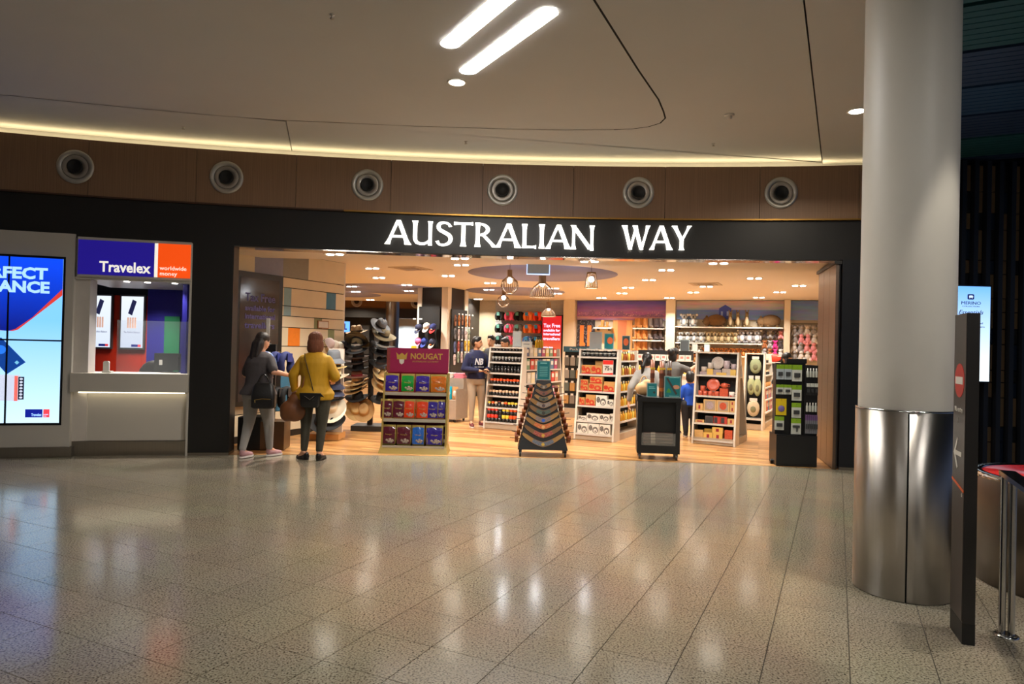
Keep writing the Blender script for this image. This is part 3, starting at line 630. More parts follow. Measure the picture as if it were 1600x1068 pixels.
for z0, z1, seg in rws:
    for x0, x1, c in seg:
        k = MB(); k.bbox((x0+(.0015 if c != 'b' else 0), 0, z0+.006), (x1, .03, z1-.006)); k.build('board', wc[c], wl)
k = MB(); k.bbox((-.35, .008, 0), (2.39, .03, .1)); k.build('plinth', m_black, wl)
k = MB(); k.bbox((2.385, .0, 0), (2.42, .2, SZ)); k.build('end_post', m_post, wl)
k = MB(); k.bbox((-4.32, 9.2, 0), (-4.12, 9.75, 2.8)); struct(k.build('wall_pier_return', m_black))
# back wall
BWA = rad(-19.3); wb = struct(put('wall_back', None, None, (1.56, 20.0, 0), BWA))   # local x along the wall, -y into the shop
k = MB(); k.bbox((-3.6, .02, 0), (9, .2, SZ)); k.build('backing', m_cream, wb)
k = MB(); k.bbox((-3.6, -1.4, 0), (-2.72, .02, SZ)); k.build('dark_return', m_black, wb)
k = MB(); k.bbox((-2.72, -.02, 0), (-2.2, .02, SZ)); k.build('tan_panel', m_tan, wb)
m_slat = mat('slatwall_grey', (188, 184, 182), .5)
for i in range(16): k = MB(); k.bbox((-2.2, -.02, 1.2+i*.108), (.0, .02, 1.2+i*.108+.098)); k.build('wall_slat', m_slat, wb)
for x0, x1 in ((.0, .33), (2.91, 3.16), (5.94, 6.09)):
    k = MB(); k.bbox((x0, -.28, 0), (x1, .02, SZ)); k.build('pilaster', m_cream, wb)
def sunset(name, c0, c1, z0, z1): return mat_img(name, c0, c1, z0, z1)
def mural_mat(name, top, bot, z0, z1, speck=None):
    m = mat(name, top, .5, var=0); nt = m.node_tree; n = nt.nodes; b = n['Principled BSDF']
    tc = n.new('ShaderNodeTexCoord'); s = n.new('ShaderNodeSeparateXYZ'); mr = n.new('ShaderNodeMapRange'); mr.inputs[1].default_value = z0; mr.inputs[2].default_value = z1
    mx = n.new('ShaderNodeMix'); mx.data_type = 'RGBA'; mx.inputs[6].default_value = lin(bot)+(1,); mx.inputs[7].default_value = lin(top)+(1,)
    mp = n.new('ShaderNodeMapping'); mp.inputs['Scale'].default_value = (1.2, 1, 9); no = n.new('ShaderNodeTexNoise'); no.inputs['Scale'].default_value = 1.6
    ov = n.new('ShaderNodeMix'); ov.data_type = 'RGBA'; ov.blend_type = 'OVERLAY'; ov.inputs[0].default_value = .5
    L = nt.links.new; L(tc.outputs['Object'], s.inputs[0]); L(s.outputs['Z'], mr.inputs[0]); L(mr.outputs[0], mx.inputs[0]); L(tc.outputs['Object'], mp.inputs[0]); L(mp.outputs[0], no.inputs[0])
    L(mx.outputs[2], ov.inputs[6]); L(no.outputs[1], ov.inputs[7]); L(ov.outputs[2], b.inputs['Base Color']); return m
mu = tag(put('city_mural', None, None, (1.56, 20.0, 0), BWA), 'purple dusk city skyline mural above the sheepskin boots', 'mural')
k = MB(); k.bbox((.35, -.05, 2.36), (2.90, -.01, 2.90)); k.build('print', mural_mat('mural_dusk', (86, 70, 160), (176, 110, 160), 2.45, 2.85), mu)
k = MB(); random.seed(3)
for i in range(60):
    x = .38+2.45*i/60; h = .02+.06*random.random()+(.14 if abs(x-1.2) < .06 else .10 if abs(x-.75) < .08 else .08 if abs(x-1.6) < .12 else 0)
    k.plate([(x, 2.46), (x+.035, 2.46), (x+.035, 2.46+h), (x, 2.46+h)], .004, (0, -.05, 0))
k.build('skyline_print', mat('mural_city', (126, 88, 140), .5), mu)['kind'] = 'stuff'
k = MB()
for i in range(90): x = .37+2.5*random.random(); z = 2.47+.12*random.random()**2; k.plate([(x, z), (x+.014, z), (x+.014, z+.012), (x, z+.012)], .006, (0, -.05, 0))
k.build('city_lights_print', mat('mural_lights', (240, 190, 160), .5), mu)['kind'] = 'stuff'
k = MB(); k.plate([(.35, 2.36), (2.9, 2.36), (2.9, 2.45), (.35, 2.45)], .004, (0, -.05, 0)); k.build('harbour_print', mural_mat('mural_harbour', (206, 150, 150), (120, 96, 160), 2.36, 2.45), mu)
se = tag(put('sea_mural', None, None, (1.56, 20.0, 0), BWA), 'blue sea mural with a small blue beach hut above the plush toys', 'mural')
k = MB(); k.bbox((3.17, -.05, 2.40), (5.93, -.01, 2.66)); k.build('sea_print', mural_mat('mural_sea', (92, 120, 186), (120, 146, 196), 2.4, 2.66), se)
k = MB(); k.bbox((3.17, -.05, 2.66), (5.93, -.01, 2.90)); k.build('sky_print', mural_mat('mural_sky', (196, 172, 160), (150, 156, 190), 2.66, 2.9), se)
k = MB(); k.plate([(4.30, 2.42), (4.62, 2.42), (4.62, 2.70), (4.46, 2.80), (4.30, 2.70)], .006, (0, -.05, 0)); k.build('hut_print', mat('mural_hut', (42, 66, 166), .5), se)
k = MB(); k.plate([(4.35, 2.5), (4.40, 2.5), (4.40, 2.62), (4.35, 2.62)], .009, (0, -.05, 0)); k.plate([(4.5, 2.5), (4.55, 2.5), (4.55, 2.62), (4.5, 2.62)], .009, (0, -.05, 0)); k.build('hut_window_print', mat('mural_pale', (150, 176, 226), .5), se)
se2 = tag(put('sea_mural', None, None, (1.56, 20.0, 0), BWA), 'plain blue water mural panel above the hanging toys by the folding door', 'mural')
k = MB(); k.bbox((6.10, -.05, 2.40), (7.2, -.01, 2.90)); k.build('sea_print', mural_mat('mural_sea2', (104, 138, 196), (120, 150, 200), 2.4, 2.9), se2)
# right wall and steel folding door
k = MB(); p0, p1 = Vector((4.85, 10.25, 0)), Vector((9.0, 18.6, 0)); n0 = Vector((.9, -.43, 0))*.15
k.add([p0, p1, p1+n0, p0+n0]+[v+Vector((0, 0, SZ)) for v in (p0, p1, p1+n0, p0+n0)], [(0, 1, 2, 3), (4, 5, 6, 7), (0, 1, 5, 4), (1, 2, 6, 5), (2, 3, 7, 6), (3, 0, 4, 7)]); struct(k.build('wall_right_shop', m_cream))
dr1 = struct(put('door_1', None, None, (4.29, 8.97, 0), math.atan2(1.19, .30)))
m_bronze = mat('bronze_steel', (128, 112, 100), .36, 1, var=.08, scale=1, stretch=(.6, 40, 40))
for i in range(3): k = MB(); k.bbox((.01+.40*i, 0, .012), (.40+.40*i, .045, 2.70)); k.build('door_leaf', m_bronze, dr1)
for i in (0, 1, 2, 3): k = MB(); k.tube([(.003+.40*i, .0, .012), (.003+.40*i, .0, 2.70)], .008, 8); k.build('hinge', m_black, dr1)
k = MB(); k.bbox((-.03, -.02, 2.70), (1.25, .07, 2.745)); k.build('track', m_black, dr1)
# square shop column with inset black panels
sq = struct(put('column_shop', None, None, (-1.56, 16.35, 0), -rad(25.5)))
k = MB(); k.bbox((-.82, .03, 0), (-.03, 1.0, SZ)); k.build('core', m_black, sq)
for x0, x1, y0, y1 in ((-.86, -.74, 0, .14), (-.17, 0, 0, .17), (-.14, 0, .84, 1.0)):
    k = MB(); k.bbox((x0, y0, 0), (x1, y1, SZ)); k.build('corner_post', m_post, sq)
# far concourse seen through the open side of the shop
fc = struct(put('wall_far', None))
k = MB(); k.bbox((-12, 26, 2.88), (-2.6, 26.2, 3.4)); k.build('timber_band', mat('far_timber', (120, 82, 40), .5, var=.1), fc)
k = MB(); k.bbox((-12, 25.95, 2.52), (-2.6, 26.2, 2.88)); k.build('fascia', m_black, fc)
k = MB(); k.bbox((-12, 26.6, 0), (-5.0, 26.8, 2.6)); k.build('dark_shop', mat('far_dark', (34, 32, 32), .6), fc)
k = MB(); k.bbox((-5.0, 27.4, 0), (-2.6, 27.6, 2.6)); k.build('lit_shop', mat('far_lit', (200, 205, 205), .6), fc)
k = MB(); k.bbox((-12, 22.3, 3.3), (-2, 27.6, 3.36)); k.build('ceiling_far', m_sceil, fc)
k = MB(); k.bbox((-5.0, 26.9, .0), (-3.9, 27.2, 1.35)); k.build('counter', mat('far_counter', (60, 60, 58), .5), fc)
k = MB(); k.bbox((-12, 10.5, 0), (-11.9, 27, 3.3)); k.build('wall_side', m_tan, fc)
for x, w in ((-5.95, 'far off across the hall, above the hats'), (-3.68, 'far off across the hall, beside the square column')):
    dup(noz, (x, 25.985, 3.12), rot=(-PI/2, 0, 0), label='small looking round air nozzle '+w)
fs = thing('wall_screen', 'small blue screen on the dark far wall above the hats', 'screen', (-6.35, 25.9, 2.15))
k = MB(); k.bbox((-.2, 0, -.22), (.2, .05, .22)); k.build('housing', MATS['screen_black'], fs)
k = MB(); k.bbox((-.18, -.006, -.20), (.18, .0, .20)); k.build('display', glow('far_screen', (70, 130, 230), 1.2), fs)
k = MB(); k.plate([(-.08, -.12), (.08, -.12), (.08, -.06), (.02, -.06), (.02, .12), (-.04, .12), (-.04, -.04), (-.08, -.04)], .004, (0, -.007, 0)); k.build('symbol', m_navyglow, fs)
fp = struct(put('pillar_far', None, None, (-3.98, 22.6, 0)))
k = MB(); k.lathe([(.22, 0), (.22, 3.1)], 40); k.build('cladding', m_steel, fp)
rs = thing('shop_notice', 'small red notice board in the bright far shop', 'notice', (-3.0, 27.38, 2.1))
k = MB(); k.bbox((-.2, -.02, -.08), (.2, 0, .08)); k.build('board', mat('notice_red', (190, 40, 40), .5), rs)
k = MB(); k.bbox((-.15, -.025, -.03), (.15, -.02, .02)); k.build('print', MATS['sign_white'], rs)
area('far_hall_light', (-4.2, 26.6, 2.45), 70, .6, (.9, .97, 1)); area('far_hall_light', (-6, 24.3, 3.25), 130, .4, (1, .85, .65))

# recessed twin spotlights
SPOTS = [(-2.63, 12.69, 2.92), (-2.85, 14.45, 2.92), (-3.98, 16.81, 2.92), (-4.25, 18.42, 2.92), (-4.54, 21.71, 2.92), (-2.5, 16.0, 2.92), (-2.71, 17.74, 2.92), (-1.31, 13.71, 2.92), (-0.78, 9.84, 2.775), (-0.91, 11.84, 2.92), (-1.03, 20.16, 2.92), (-0.51, 15.05, 2.92), (-0.6, 16.76, 2.92), (1.09, 9.84, 2.775), (0.94, 16.02, 2.92), (1.12, 17.48, 2.92), (2.41, 18.63, 2.92), (2.91, 9.7, 2.775), (2.66, 11.89, 2.92), (2.7, 13.59, 2.92), (4.54, 12.86, 2.92), (5.87, 14.02, 2.92), (4.16, 14.7, 2.92), (2.58, 15.34, 2.92), (2.69, 16.9, 2.92), (4.28, 16.22, 2.92), (6.11, 15.64, 2.92), (4.14, 18.07, 2.92), (6.22, 17.27, 2.92), (-2.55, 9.71, 2.775)]
m_lamp = glow('spot_lamp', (255, 246, 228), 22); m_lamp_dim = glow('spot_lamp_dim', (255, 236, 205), 5)
tw = thing('twin_spotlight', 'twin', 'ceiling light')
k = MB(); k.plate(rrect(.30, .15, .01, 2), .004, (0, 0, 0), (1, 0, 0), (0, 1, 0), (0, 0, -1)); k.build('frame', mat('spot_frame', (150, 132, 112), .5), tw)
for x in (-.075, .075): k = MB(); k.lathe([(.052, -.004), (.052, -.016), (.001, -.016)], 16, (x, 0, 0)); k.build('lamp', m_lamp, tw)
for i, (x, y, z) in enumerate(sorted(SPOTS, key=lambda p: p[1])):
    place(tw, (x, y, z), -TH*.6, label='twin recessed spotlight in the beige shop ceiling, %s counting back from the entrance' % ORD[i], group='twin spotlights in the shop ceiling')
    area('spot_beam', (x, y, z-.03), SPOT_W, .12, (1, .94, .84), 130)
# ceiling diffusers and small sensors
for x, y, w in ((-1.9, 12.6, 'above the hats'), (4.0, 14.2, 'towards the plush toys')):
    vd = thing('ceiling_diffuser', 'square grey ceiling air diffuser '+w, 'air vent', (x, y, SZ), -TH)
    for q, (a, z) in enumerate(((.30, 0), (.22, -.006), (.14, -.012))):
        k = MB(); k.box((0, 0, z-.004), (2*a, 2*a, .008)); k.build('vane', mat('diffuser_%d' % q, (190-25*q, 172-25*q, 148-22*q), .5), vd)
# pendant lamps of slim wooden ribs
m_rib = mat('pendant_timber', (150, 118, 84), .5)
def pendant(loc, prof, label, n=26, cord=.1, bulb=18):
    t = thing('pendant_lamp', label, 'pendant lamp', loc)
    h = prof[-1][1]
    k = MB(); k.tube([(0, 0, h), (0, 0, h+cord)], .003, 6); k.build('cord', m_black, t)
    rb = MB(); rb.tube([(r, 0, z) for r, z in prof], .006, 4); me = rb.mesh('rib', m_rib)
    for i in range(n): put('rib', me, t, (0, 0, 0), 2*PI*i/n)
    k = MB(); k.lathe([(prof[-2][0]+.004, prof[-2][1]-.02), (prof[-1][0]+.004, prof[-1][1])], 20); k.build('neck', m_rib, t)
    r0, z0 = prof[0]; k = MB(); k.lathe([(r0+.004, z0-.004), (r0+.004, z0+.006), (r0-.006, z0+.006), (r0-.006, z0-.004)], 28, cap=False); k.build('rim', m_rib, t)
    k = MB(); k.ell((0, 0, h*.55), (.045, .045, .05), 12, 8); k.build('bulb', glow('pendant_bulb', (240, 246, 255), bulb), t)
    d = bpy.data.lights.new('pendant_beam', 'POINT'); d.energy = 5; d.color = (.93, .96, 1); d.shadow_soft_size = .05; q = bpy.data.objects.new('pendant_beam', d); COL.objects.link(q); q.location = Vector(loc)+Vector((0, 0, h*.30))
    return t
globe = lambda s: [(.065*s, 0), (.115*s, .05*s), (.14*s, .12*s), (.12*s, .20*s), (.06*s, .25*s), (.032*s, .28*s), (.032*s, .38*s)]
dome = lambda s: [(.20*s, 0), (.185*s, .08*s), (.14*s, .16*s), (.07*s, .22*s), (.055*s, .24*s), (.055*s, .40*s)]
bell = lambda s: [(.105*s, 0), (.095*s, .08*s), (.08*s, .18*s), (.07*s, .25*s), (.065*s, .26*s)]
pendant((-.06, 11.05, 2.38), globe(1), 'globe shaped pendant lamp of wooden ribs beside the hanging screen', cord=.15)
pendant((.47, 11.1, 2.335), dome(1), 'wide dome pendant lamp of wooden ribs under the hanging screen', 34, cord=.18)
pendant((1.29, 11.3, 2.52), bell(1), 'small bell shaped pendant lamp hanging alone nearest the pillar side', 22, cord=.13)
pendant((-.20, 14.4, 2.36), globe(.92), 'smaller globe pendant lamp hanging behind the first globe lamp', cord=.2)
pendant((.80, 15.3, 2.22), dome(.82), 'smaller dome pendant lamp in front of the red tax free screen', 30, cord=.37)
hs = thing('hanging_screen', 'grey rectangular hanging sign with glowing pale blue border', 'sign', (.38, 10.55, 2.645), 0)
k = MB(); k.bbox((-.175, 0, 0), (.175, .04, .19)); k.build('panel', mat('hanging_grey_glow', (140, 145, 145), .3, emit=.22), hs)  # faint glow put into the panel, as little light falls on it
m_bord = glow('hanging_border', (170, 200, 255), 1.3)
for a, b in (((-.18, -.005, -.005), (.18, .045, .008)), ((-.18, -.005, .182), (.18, .045, .195)), ((-.18, -.005, .008), (-.168, .045, .182)), ((.168, -.005, .008), (.18, .045, .182))):
    k = MB(); k.bbox(a, b); k.build('border', m_bord, hs)
for x in (-.15, .15): k = MB(); k.tube([(x, .02, .19), (x, .02, SZ-2.645)], .004, 6); k.build('hanger', m_steel, hs)
# ================================================================== GOODS: SHARED SHAPES
random.seed(11)
mc = lambda n, c, r=.5, **k: mat(n, c, r, **k)
def jar_me(lid, body, r=.027, h=.10, lidh=.035):
    k = MB(); k.use(mc('jar_'+body[0], body[1], .25)).lathe([(r*.9, 0), (r, .006), (r, h-lidh), (r*.85, h-lidh)], 12)
    k.use(mc('lid_'+lid[0], lid[1], .4)).lathe([(r*1.02, h-lidh), (r*1.02, h-.004), (r*.9, h)], 12); return k.mesh('jar')
def bottle_me(n, c, r=.025, h=.16, cap=(240, 238, 230)):
    k = MB(); k.use(mc('bottle_'+n, c, .2)).lathe([(r*.9, 0), (r, .008), (r, h*.62), (r*.4, h*.78)], 12)
    k.use(mc('bottle_cap_%d' % cap[0], cap, .4)).lathe([(r*.42, h*.78), (r*.42, h), (r*.3, h)], 10); return k.mesh('bottle')
def goods(name, me, loc, rz, label, cat, group=None, rot=None, scale=None):
    return tag(put(name, me, None, loc, rz, rot, scale), label, cat, group)
def carton(name, loc, rz, d, col, prints, label, cat='box', group=None):
    o = thing(name, label, cat, loc, rz, group); w, dp, h = d
    k = MB(); k.bbox((-w/2, 0, 0), (w/2, dp, h)); k.build('carton', col, o)
    k = MB(); k.bbox((-w/2, -.001, h*.985), (w/2, dp, h)); k.build('lid', col, o)
    for q, (pts, m) in enumerate(prints): k = MB(); k.plate([((a-.5)*w, b*h) for a, b in pts], .0015+.0008*q, (0, 0, 0)); k.build('print', m, o)
    return o
def disc01(cx, cy, rx, ry, n=16): return [(cx+rx*cos(2*PI*i/n), cy+ry*sin(2*PI*i/n)) for i in range(n)]

# ---- white tapered shelf gondola: a stepped end bay towards the concourse and a long shelved side
m_gw = mat('gondola_white', (224, 214, 200), .45, var=.02); m_gb = mat('gondola_black', (22, 21, 21), .6); m_strip = mat('price_strip', (206, 200, 192), .35); m_kick = mat('gondola_kick', (176, 158, 136), .45)
class Gondola:
    def __init__(s, loc, rz, w, L, shelves, side_shelves, label, H=1.5, dep=.30):
        s.loc = Vector(loc); s.rz = rz; s.w = w; s.dep = dep; s.t = thing('display_gondola', label, 'shelf unit', loc, rz); t = s.t; s.L = L
        for x0, x1 in ((-.03, .0), (w, w+.03)):
            k = MB(); k.plate([(0, 0), (0, .12), (.17, H), (dep, H), (dep, 0)], x1-x0, (x0, 0, 0), (0, 1, 0), (0, 0, 1), (1, 0, 0)); k.build('side_panel', m_gw, t)
        k = MB(); k.bbox((0, dep-.02, .1), (w, dep, H-.02)); k.build('back_panel', m_gb, t)
        k = MB(); k.bbox((0, .01, .01), (w, .06, .115)); k.build('kick_board', m_kick, t)
        k = MB(); k.bbox((-.03, .165, H-.012), (w+.03, dep, H+.008)); k.build('top_board', m_gw, t)
        for z in shelves:
            yf = s.yf(z); k = MB(); k.bbox((.002, yf, z-.018), (w-.002, dep-.02, z)); sh = k.build('shelf', m_gw, t)
            k = MB(); k.bbox((.004, yf-.006, z-.026), (w-.004, yf-.001, z+.004)); k.build('price_strip', m_strip, sh)
        if L:
            k = MB(); k.bbox((.0, dep, .0), (w-.26, dep+L, H-.02)); k.build('core', m_gw, t)
            k = MB(); k.bbox((w-.26, dep, .12), (w-.25, dep+L, H-.02)); k.build('back_panel', m_gb, t)
            k = MB(); k.bbox((w-.26, dep, 0), (w+.02, dep+L, .11)); k.build('kick_board', m_kick, t)
            k = MB(); k.plate([(w-.27, 0), (w+.03, 0), (w+.03, .12), (w-.10, H), (w-.27, H)], .03, (0, dep+L, 0), (1, 0, 0), (0, 0, 1), (0, 1, 0)); k.build('end_panel', m_gw, t)
            for z in side_shelves:
                xf = s.xf(z); k = MB(); k.bbox((w-.25, dep+.004, z-.016), (xf, dep+L-.004, z)); sh = k.build('shelf', m_gw, t)
                k = MB(); k.bbox((xf+.001, dep+.004, z-.024), (xf+.006, dep+L-.004, z+.004)); k.build('price_strip', m_strip, sh)
    def yf(s, z): return .004+.17*max(0, z-.12)/1.38
    def xf(s, z): return s.w+.02-.13*max(0, z-.12)/1.38
    def p(s, x, y, z): return s.loc+Matrix.Rotation(s.rz, 3, 'Z') @ Vector((x, y, z+.001))
    def front(s, x, z, back=.035): return s.p(x, s.yf(z)+back, z)
    def side(s, y, z, back=.04): return s.p(s.xf(z)-back, s.dep+y, z)
GR = -rad(28)
# -- gondola A: jars with coloured lids; books along its side
GA = Gondola((-.47, 12.62, 0), GR, .66, 1.75, (1.43, 1.23, 1.03, .82, .61, .40, .135), (1.34, 1.09, .84, .55, .26), 'white shelf unit packed with small jars with orange and black lids')
dk = ('dark', (38, 34, 32)); cl = ('clear', (150, 146, 140))
LC = dict(o=('orange', (236, 84, 24)), r=('red', (214, 52, 30)), y=('yellow', (226, 196, 60)), b=('beige', (222, 184, 148)), k=('black', (24, 22, 22)), g=('grey', (160, 158, 152)))
JM = {c: jar_me(LC[c], dk) for c in LC}; JL = {c: jar_me(LC[c], dk, .034, .13, .06) for c in LC}
rowsA = [(1.43, 'g'*9, JM, .75, 'clear topped spice jar on the top shelf of the jar unit'), (1.23, 'g'*9, JM, 1, 'grey topped spice jar on the second shelf of the jar unit'), (1.03, 'k'*9, JM, 1.25, 'tall black grinder on the third shelf of the jar unit'),
         (.82, 'o'*9, JM, 1, 'orange topped jar on the fourth shelf of the jar unit'), (.61, 'b'*9, JM, 1, 'beige topped jar on the fifth shelf of the jar unit'), (.40, 'yobkboyyy', JM, 1, None), (.135, 'rrrkyyoo', JL, 1, None)]
names = dict(o='orange', r='red', y='yellow', b='beige', k='black', g='grey')
for z, s_, J, sc, lab in rowsA:
    n = len(s_); pitch = .62/n
    for i, c in enumerate(s_):
        if z < .2:
            for q in range(2): goods('jar', J[c], GA.front(.02+pitch*(i+.5), z+.131*q if q else z, .045+.0*q), 0, 'big %s topped jar %s, %s along the bottom shelf of the jar unit' % (names[c], 'stacked second' if q else 'standing', ORD[i]), 'jar', 'big jars on the bottom shelf')
        else:
            L = lab or '%s topped jar on the sixth shelf of the jar unit' % names[c]
            goods('jar', J[c], GA.front(.02+pitch*(i+.5), z), 0, L.replace(' on the', ', '+ORD[i]+' along the'), 'jar', 'jars on the jar unit', scale=(1, 1, sc))
            if i % 2 == 0 and z < 1.4 and z > .3: goods('jar', J[s_[(i+3) % n]], GA.front(.02+pitch*(i+1.0), z, .095), 0, 'back row '+(lab or '%s topped jar on the sixth shelf of the jar unit' % names[s_[(i+3) % n]]).replace('jar unit', 'unit').replace(' on the', ', '+ORD[i//2]+' along the'), 'jar', 'back row jars on the jar unit', scale=(1, 1, sc*1.05))
bnam = ('red', 'sand', 'steel blue', 'pale', 'salmon', 'sage', 'magenta', 'cream', 'navy')
bcol = [mc('book_%d' % i, c, .45) for i, c in enumerate([(206, 60, 48), (226, 196, 120), (90, 120, 150), (216, 206, 190), (200, 140, 110), (120, 150, 120), (170, 70, 110), (236, 220, 180), (70, 80, 120)])]
bm_ = []
for m in bcol:
    k = MB(); k.use(m).bbox((-.012, -.075, 0), (.012, .075, .21)); k.use(mc('book_label', (235, 228, 214), .5)).bbox((.0125, -.05, .09), (.0135, .05, .17)); bm_.append(k.mesh('book'))
for z, zn in ((1.34, 'top'), (1.09, 'second'), (.84, 'third'), (.55, 'fourth')):
    for i in range(9):
        if z == 1.34: sc = (1, 1, .8)
        else: sc = (1, 1, .95)
        goods('book', bm_[(i*4+int(z*10)) % 9], GA.side(.12+.18*i, z, .03), GR, '%s upright book, %s along the %s shelf on the side of the jar unit' % (bnam[(i*4+int(z*10)) % 9], ORD[i], zn), 'book', 'books along the jar unit', scale=sc)
# things on top of gondola A
o = thing('acrylic_holder', 'clear acrylic leaflet holder on top of the jar unit', 'leaflet holder', GA.p(.50, .25, 1.508), GR)
k = MB(); k.bbox((-.09, 0, 0), (.09, .02, .30)); k.build('sleeve', glass('acrylic', (200, 205, 205), .35), o)
k = MB(); k.bbox((-.08, .006, .02), (.08, .012, .28)); k.build('leaflet', mc('leaflet_grey', (160, 165, 165)), o)
k = MB(); k.bbox((-.10, -.03, 0), (.10, .05, .006)); k.build('foot', MATS['acrylic'], o)
o = thing('price_card', 'small white card with printed line standing above the books', 'card', GA.side(.55, 1.508, .15), GR+.3)
k = MB(); k.bbox((-.11, 0, 0), (.11, .01, .12)); k.build('card', MATS['sign_white'], o)
k = MB(); k.bbox((-.06, -.002, .06), (.06, 0, .075)); k.build('print', mc('print_gray', (120, 120, 120)), o)
for i in range(3): goods('bottle', bottle_me('amber', (196, 150, 20), .04, .22, (40, 50, 30)), GA.side(.95+.10*i, 1.505, .12), 0, ORD[i]+' golden bottle with dark cap on top of the book shelves', 'bottle', 'golden bottles above the books')

def dotty(name, c0, c1, sc=60):
    m = mat(name, c0, .3, var=0); nt = m.node_tree; n = nt.nodes; b = n['Principled BSDF']
    vo = n.new('ShaderNodeTexVoronoi'); vo.inputs['Scale'].default_value = sc; r = n.new('ShaderNodeValToRGB'); r.color_ramp.interpolation = 'CONSTANT'
    e = r.color_ramp.elements; e[0].color = lin(c1)+(1,); e[1].position = .35; e[1].color = lin(c0)+(1,)
    tc = n.new('ShaderNodeTexCoord'); nt.links.new(tc.outputs['Object'], vo.inputs[0]); nt.links.new(vo.outputs[0], r.inputs[0]); nt.links.new(r.outputs[0], b.inputs['Base Color']); return m
# -- gondola C: kangaroo gift boxes
GC = Gondola((1.09, 11.39, 0), GR, .64, 1.25, (1.38, 1.09, .81, .57, .32, .11), (1.32, 1.07, .80, .55, .30), 'white shelf unit of brown, red and white gift boxes with a 75% sign')
kr = mc('kraft_card', (196, 146, 84), .6); wh = mc('white_card', (226, 220, 208), .5); rp = mc('print_red', (190, 34, 28), .5); bk = mc('print_black', (64, 60, 58), .5)
rdot = dotty('print_red_dots', (188, 40, 32), (212, 140, 84), 150); bdot = dotty('print_black_dots', (66, 62, 60), (200, 194, 184), 170)
redp = [(disc01(.22, .6, .2, .3), rdot), (disc01(.66, .42, .26, .34), rdot), ([(.02, .02), (.98, .02), (.98, .2), (.02, .12)], rp), (disc01(.66, .4, .1, .15), kr)]
blkp = [(disc01(.22, .58, .17, .27), bdot), (disc01(.66, .4, .27, .32), bdot), (disc01(.66, .34, .17, .2), wh), (disc01(.68, .28, .06, .1), bdot)]
def kbox(x, z, w, h, kind, dep=.09, back=.012, up=0, where=''):
    p = GC.front(x, z+up, back) if not up else GC.p(x, GC.yf(z)+back, z+up)
    return carton('gift_box', p, GR, (w, dep, h), kr if kind == 'r' else wh, redp if kind == 'r' else blkp, ('kraft and red' if kind == 'r' else 'white and black')+' patterned gift box '+where, 'box', 'gift boxes on the boxed gifts unit')
for x, w, z, wr in ((.115, .17, 1.09, 'first from the unit side on the 75% shelf'), (.30, .19, 1.09, 'left of the 75% sign, in front'), ): kbox(x, z, w, .15, 'r', .08, where=wr)
carton('gift_box', GC.p(.33, GC.yf(1.09)+.10, 1.09), GR, (.18, .035, .22), kr, [], 'plain kraft gift box behind the others on the 75% shelf', 'box')
kbox(.10, .81, .14, .10, 'r', .08, where='lower of the small pair, third shelf'); kbox(.10, .81, .13, .09, 'r', .08, up=.101, where='upper of the small pair, third shelf')
kbox(.30, .81, .24, .13, 'r', .09, where='lower of the wide pair, third shelf'); kbox(.31, .81, .22, .11, 'r', .08, up=.131, where='upper of the wide pair on the third shelf')
kbox(.535, .81, .19, .12, 'r', .09, where='at the pillar side end of the third shelf')
carton('gift_box', GC.p(.54, GC.yf(.81)+.012, .931), GR, (.18, .08, .05), kr, [], 'flat plain kraft box on top of a red one on the third shelf', 'box')
kbox(.075, .57, .10, .13, 'r', where='narrow, at the outer end of the fourth shelf'); kbox(.225, .57, .17, .13, 'r', where='lower one beside the narrow one on the fourth shelf')
carton('gift_box', GC.p(.23, GC.yf(.57)+.02, .701), GR, (.17, .08, .05), kr, [], 'flat plain kraft box lying on a red box of the fourth shelf', 'box')
kbox(.42, .57, .19, .18, 'w', where='tall, on the fourth shelf'); kbox(.575, .57, .11, .12, 'w', where='small, at the end of the fourth shelf')
kbox(.10, .32, .14, .08, 'w', where='small, at the outer end of the fifth shelf'); kbox(.29, .32, .22, .13, 'w', where='wide, second on the fifth shelf'); kbox(.49, .32, .17, .13, 'w', where='third on the fifth shelf'); kbox(.605, .32, .06, .14, 'w', .08, .03, where='slim, last on the fifth shelf')
for i, wr in enumerate(('first', 'middle', 'last')): kbox(.12+.195*i, .11, .185, .17, 'w', where=wr+' of three on the bottom shelf')
o = thing('discount_sign', 'white and red card sign reading 75% among gift boxes', 'sign', GC.front(.50, 1.09, .008), GR)
k = MB(); k.bbox((-.09, 0, 0), (.09, .006, .24)); k.build('card', MATS['sign_white'], o)
k = MB(); k.bbox((-.088, -.002, .17), (.088, 0, .238)); k.build('red_band', mc('sale_red', (226, 44, 34)), o)
k = MB(); k.plate([(-.088, .002), (.088, .002), (.088, .035), (-.088, .02)], .002, (0, 0, 0)); k.build('red_band', MATS['sale_red'], o)
text('lettering', '75', .10, bk, o, (-.06, -.003, .075), width=.085, bold=.002); text('lettering', '%', .06, bk, o, (.035, -.003, .08), width=.04)
tin = jar_me(('silver', (170, 168, 160)), ('tin', (40, 38, 36)), .034, .07, .02)
for i in range(8):
    goods('tin', tin, GC.front(.05+.075*i, 1.38, .04), 0, 'small black tin with pale lid, %s along the top shelf of the boxed gifts' % ORD[i], 'tin', 'black tins on the boxed gifts unit')
    if i % 2: goods('tin', tin, GC.front(.05+.075*i, 1.38, .04)+Vector((0, 0, .071)), 0, 'black tin stacked upon the %s one of the top shelf of boxed gifts' % ORD[i], 'tin', 'stacked black tins on the boxed gifts unit')
teal = mc('teal_card', (26, 120, 128), .4); tealtxt = mc('teal_print', (140, 205, 205), .4)
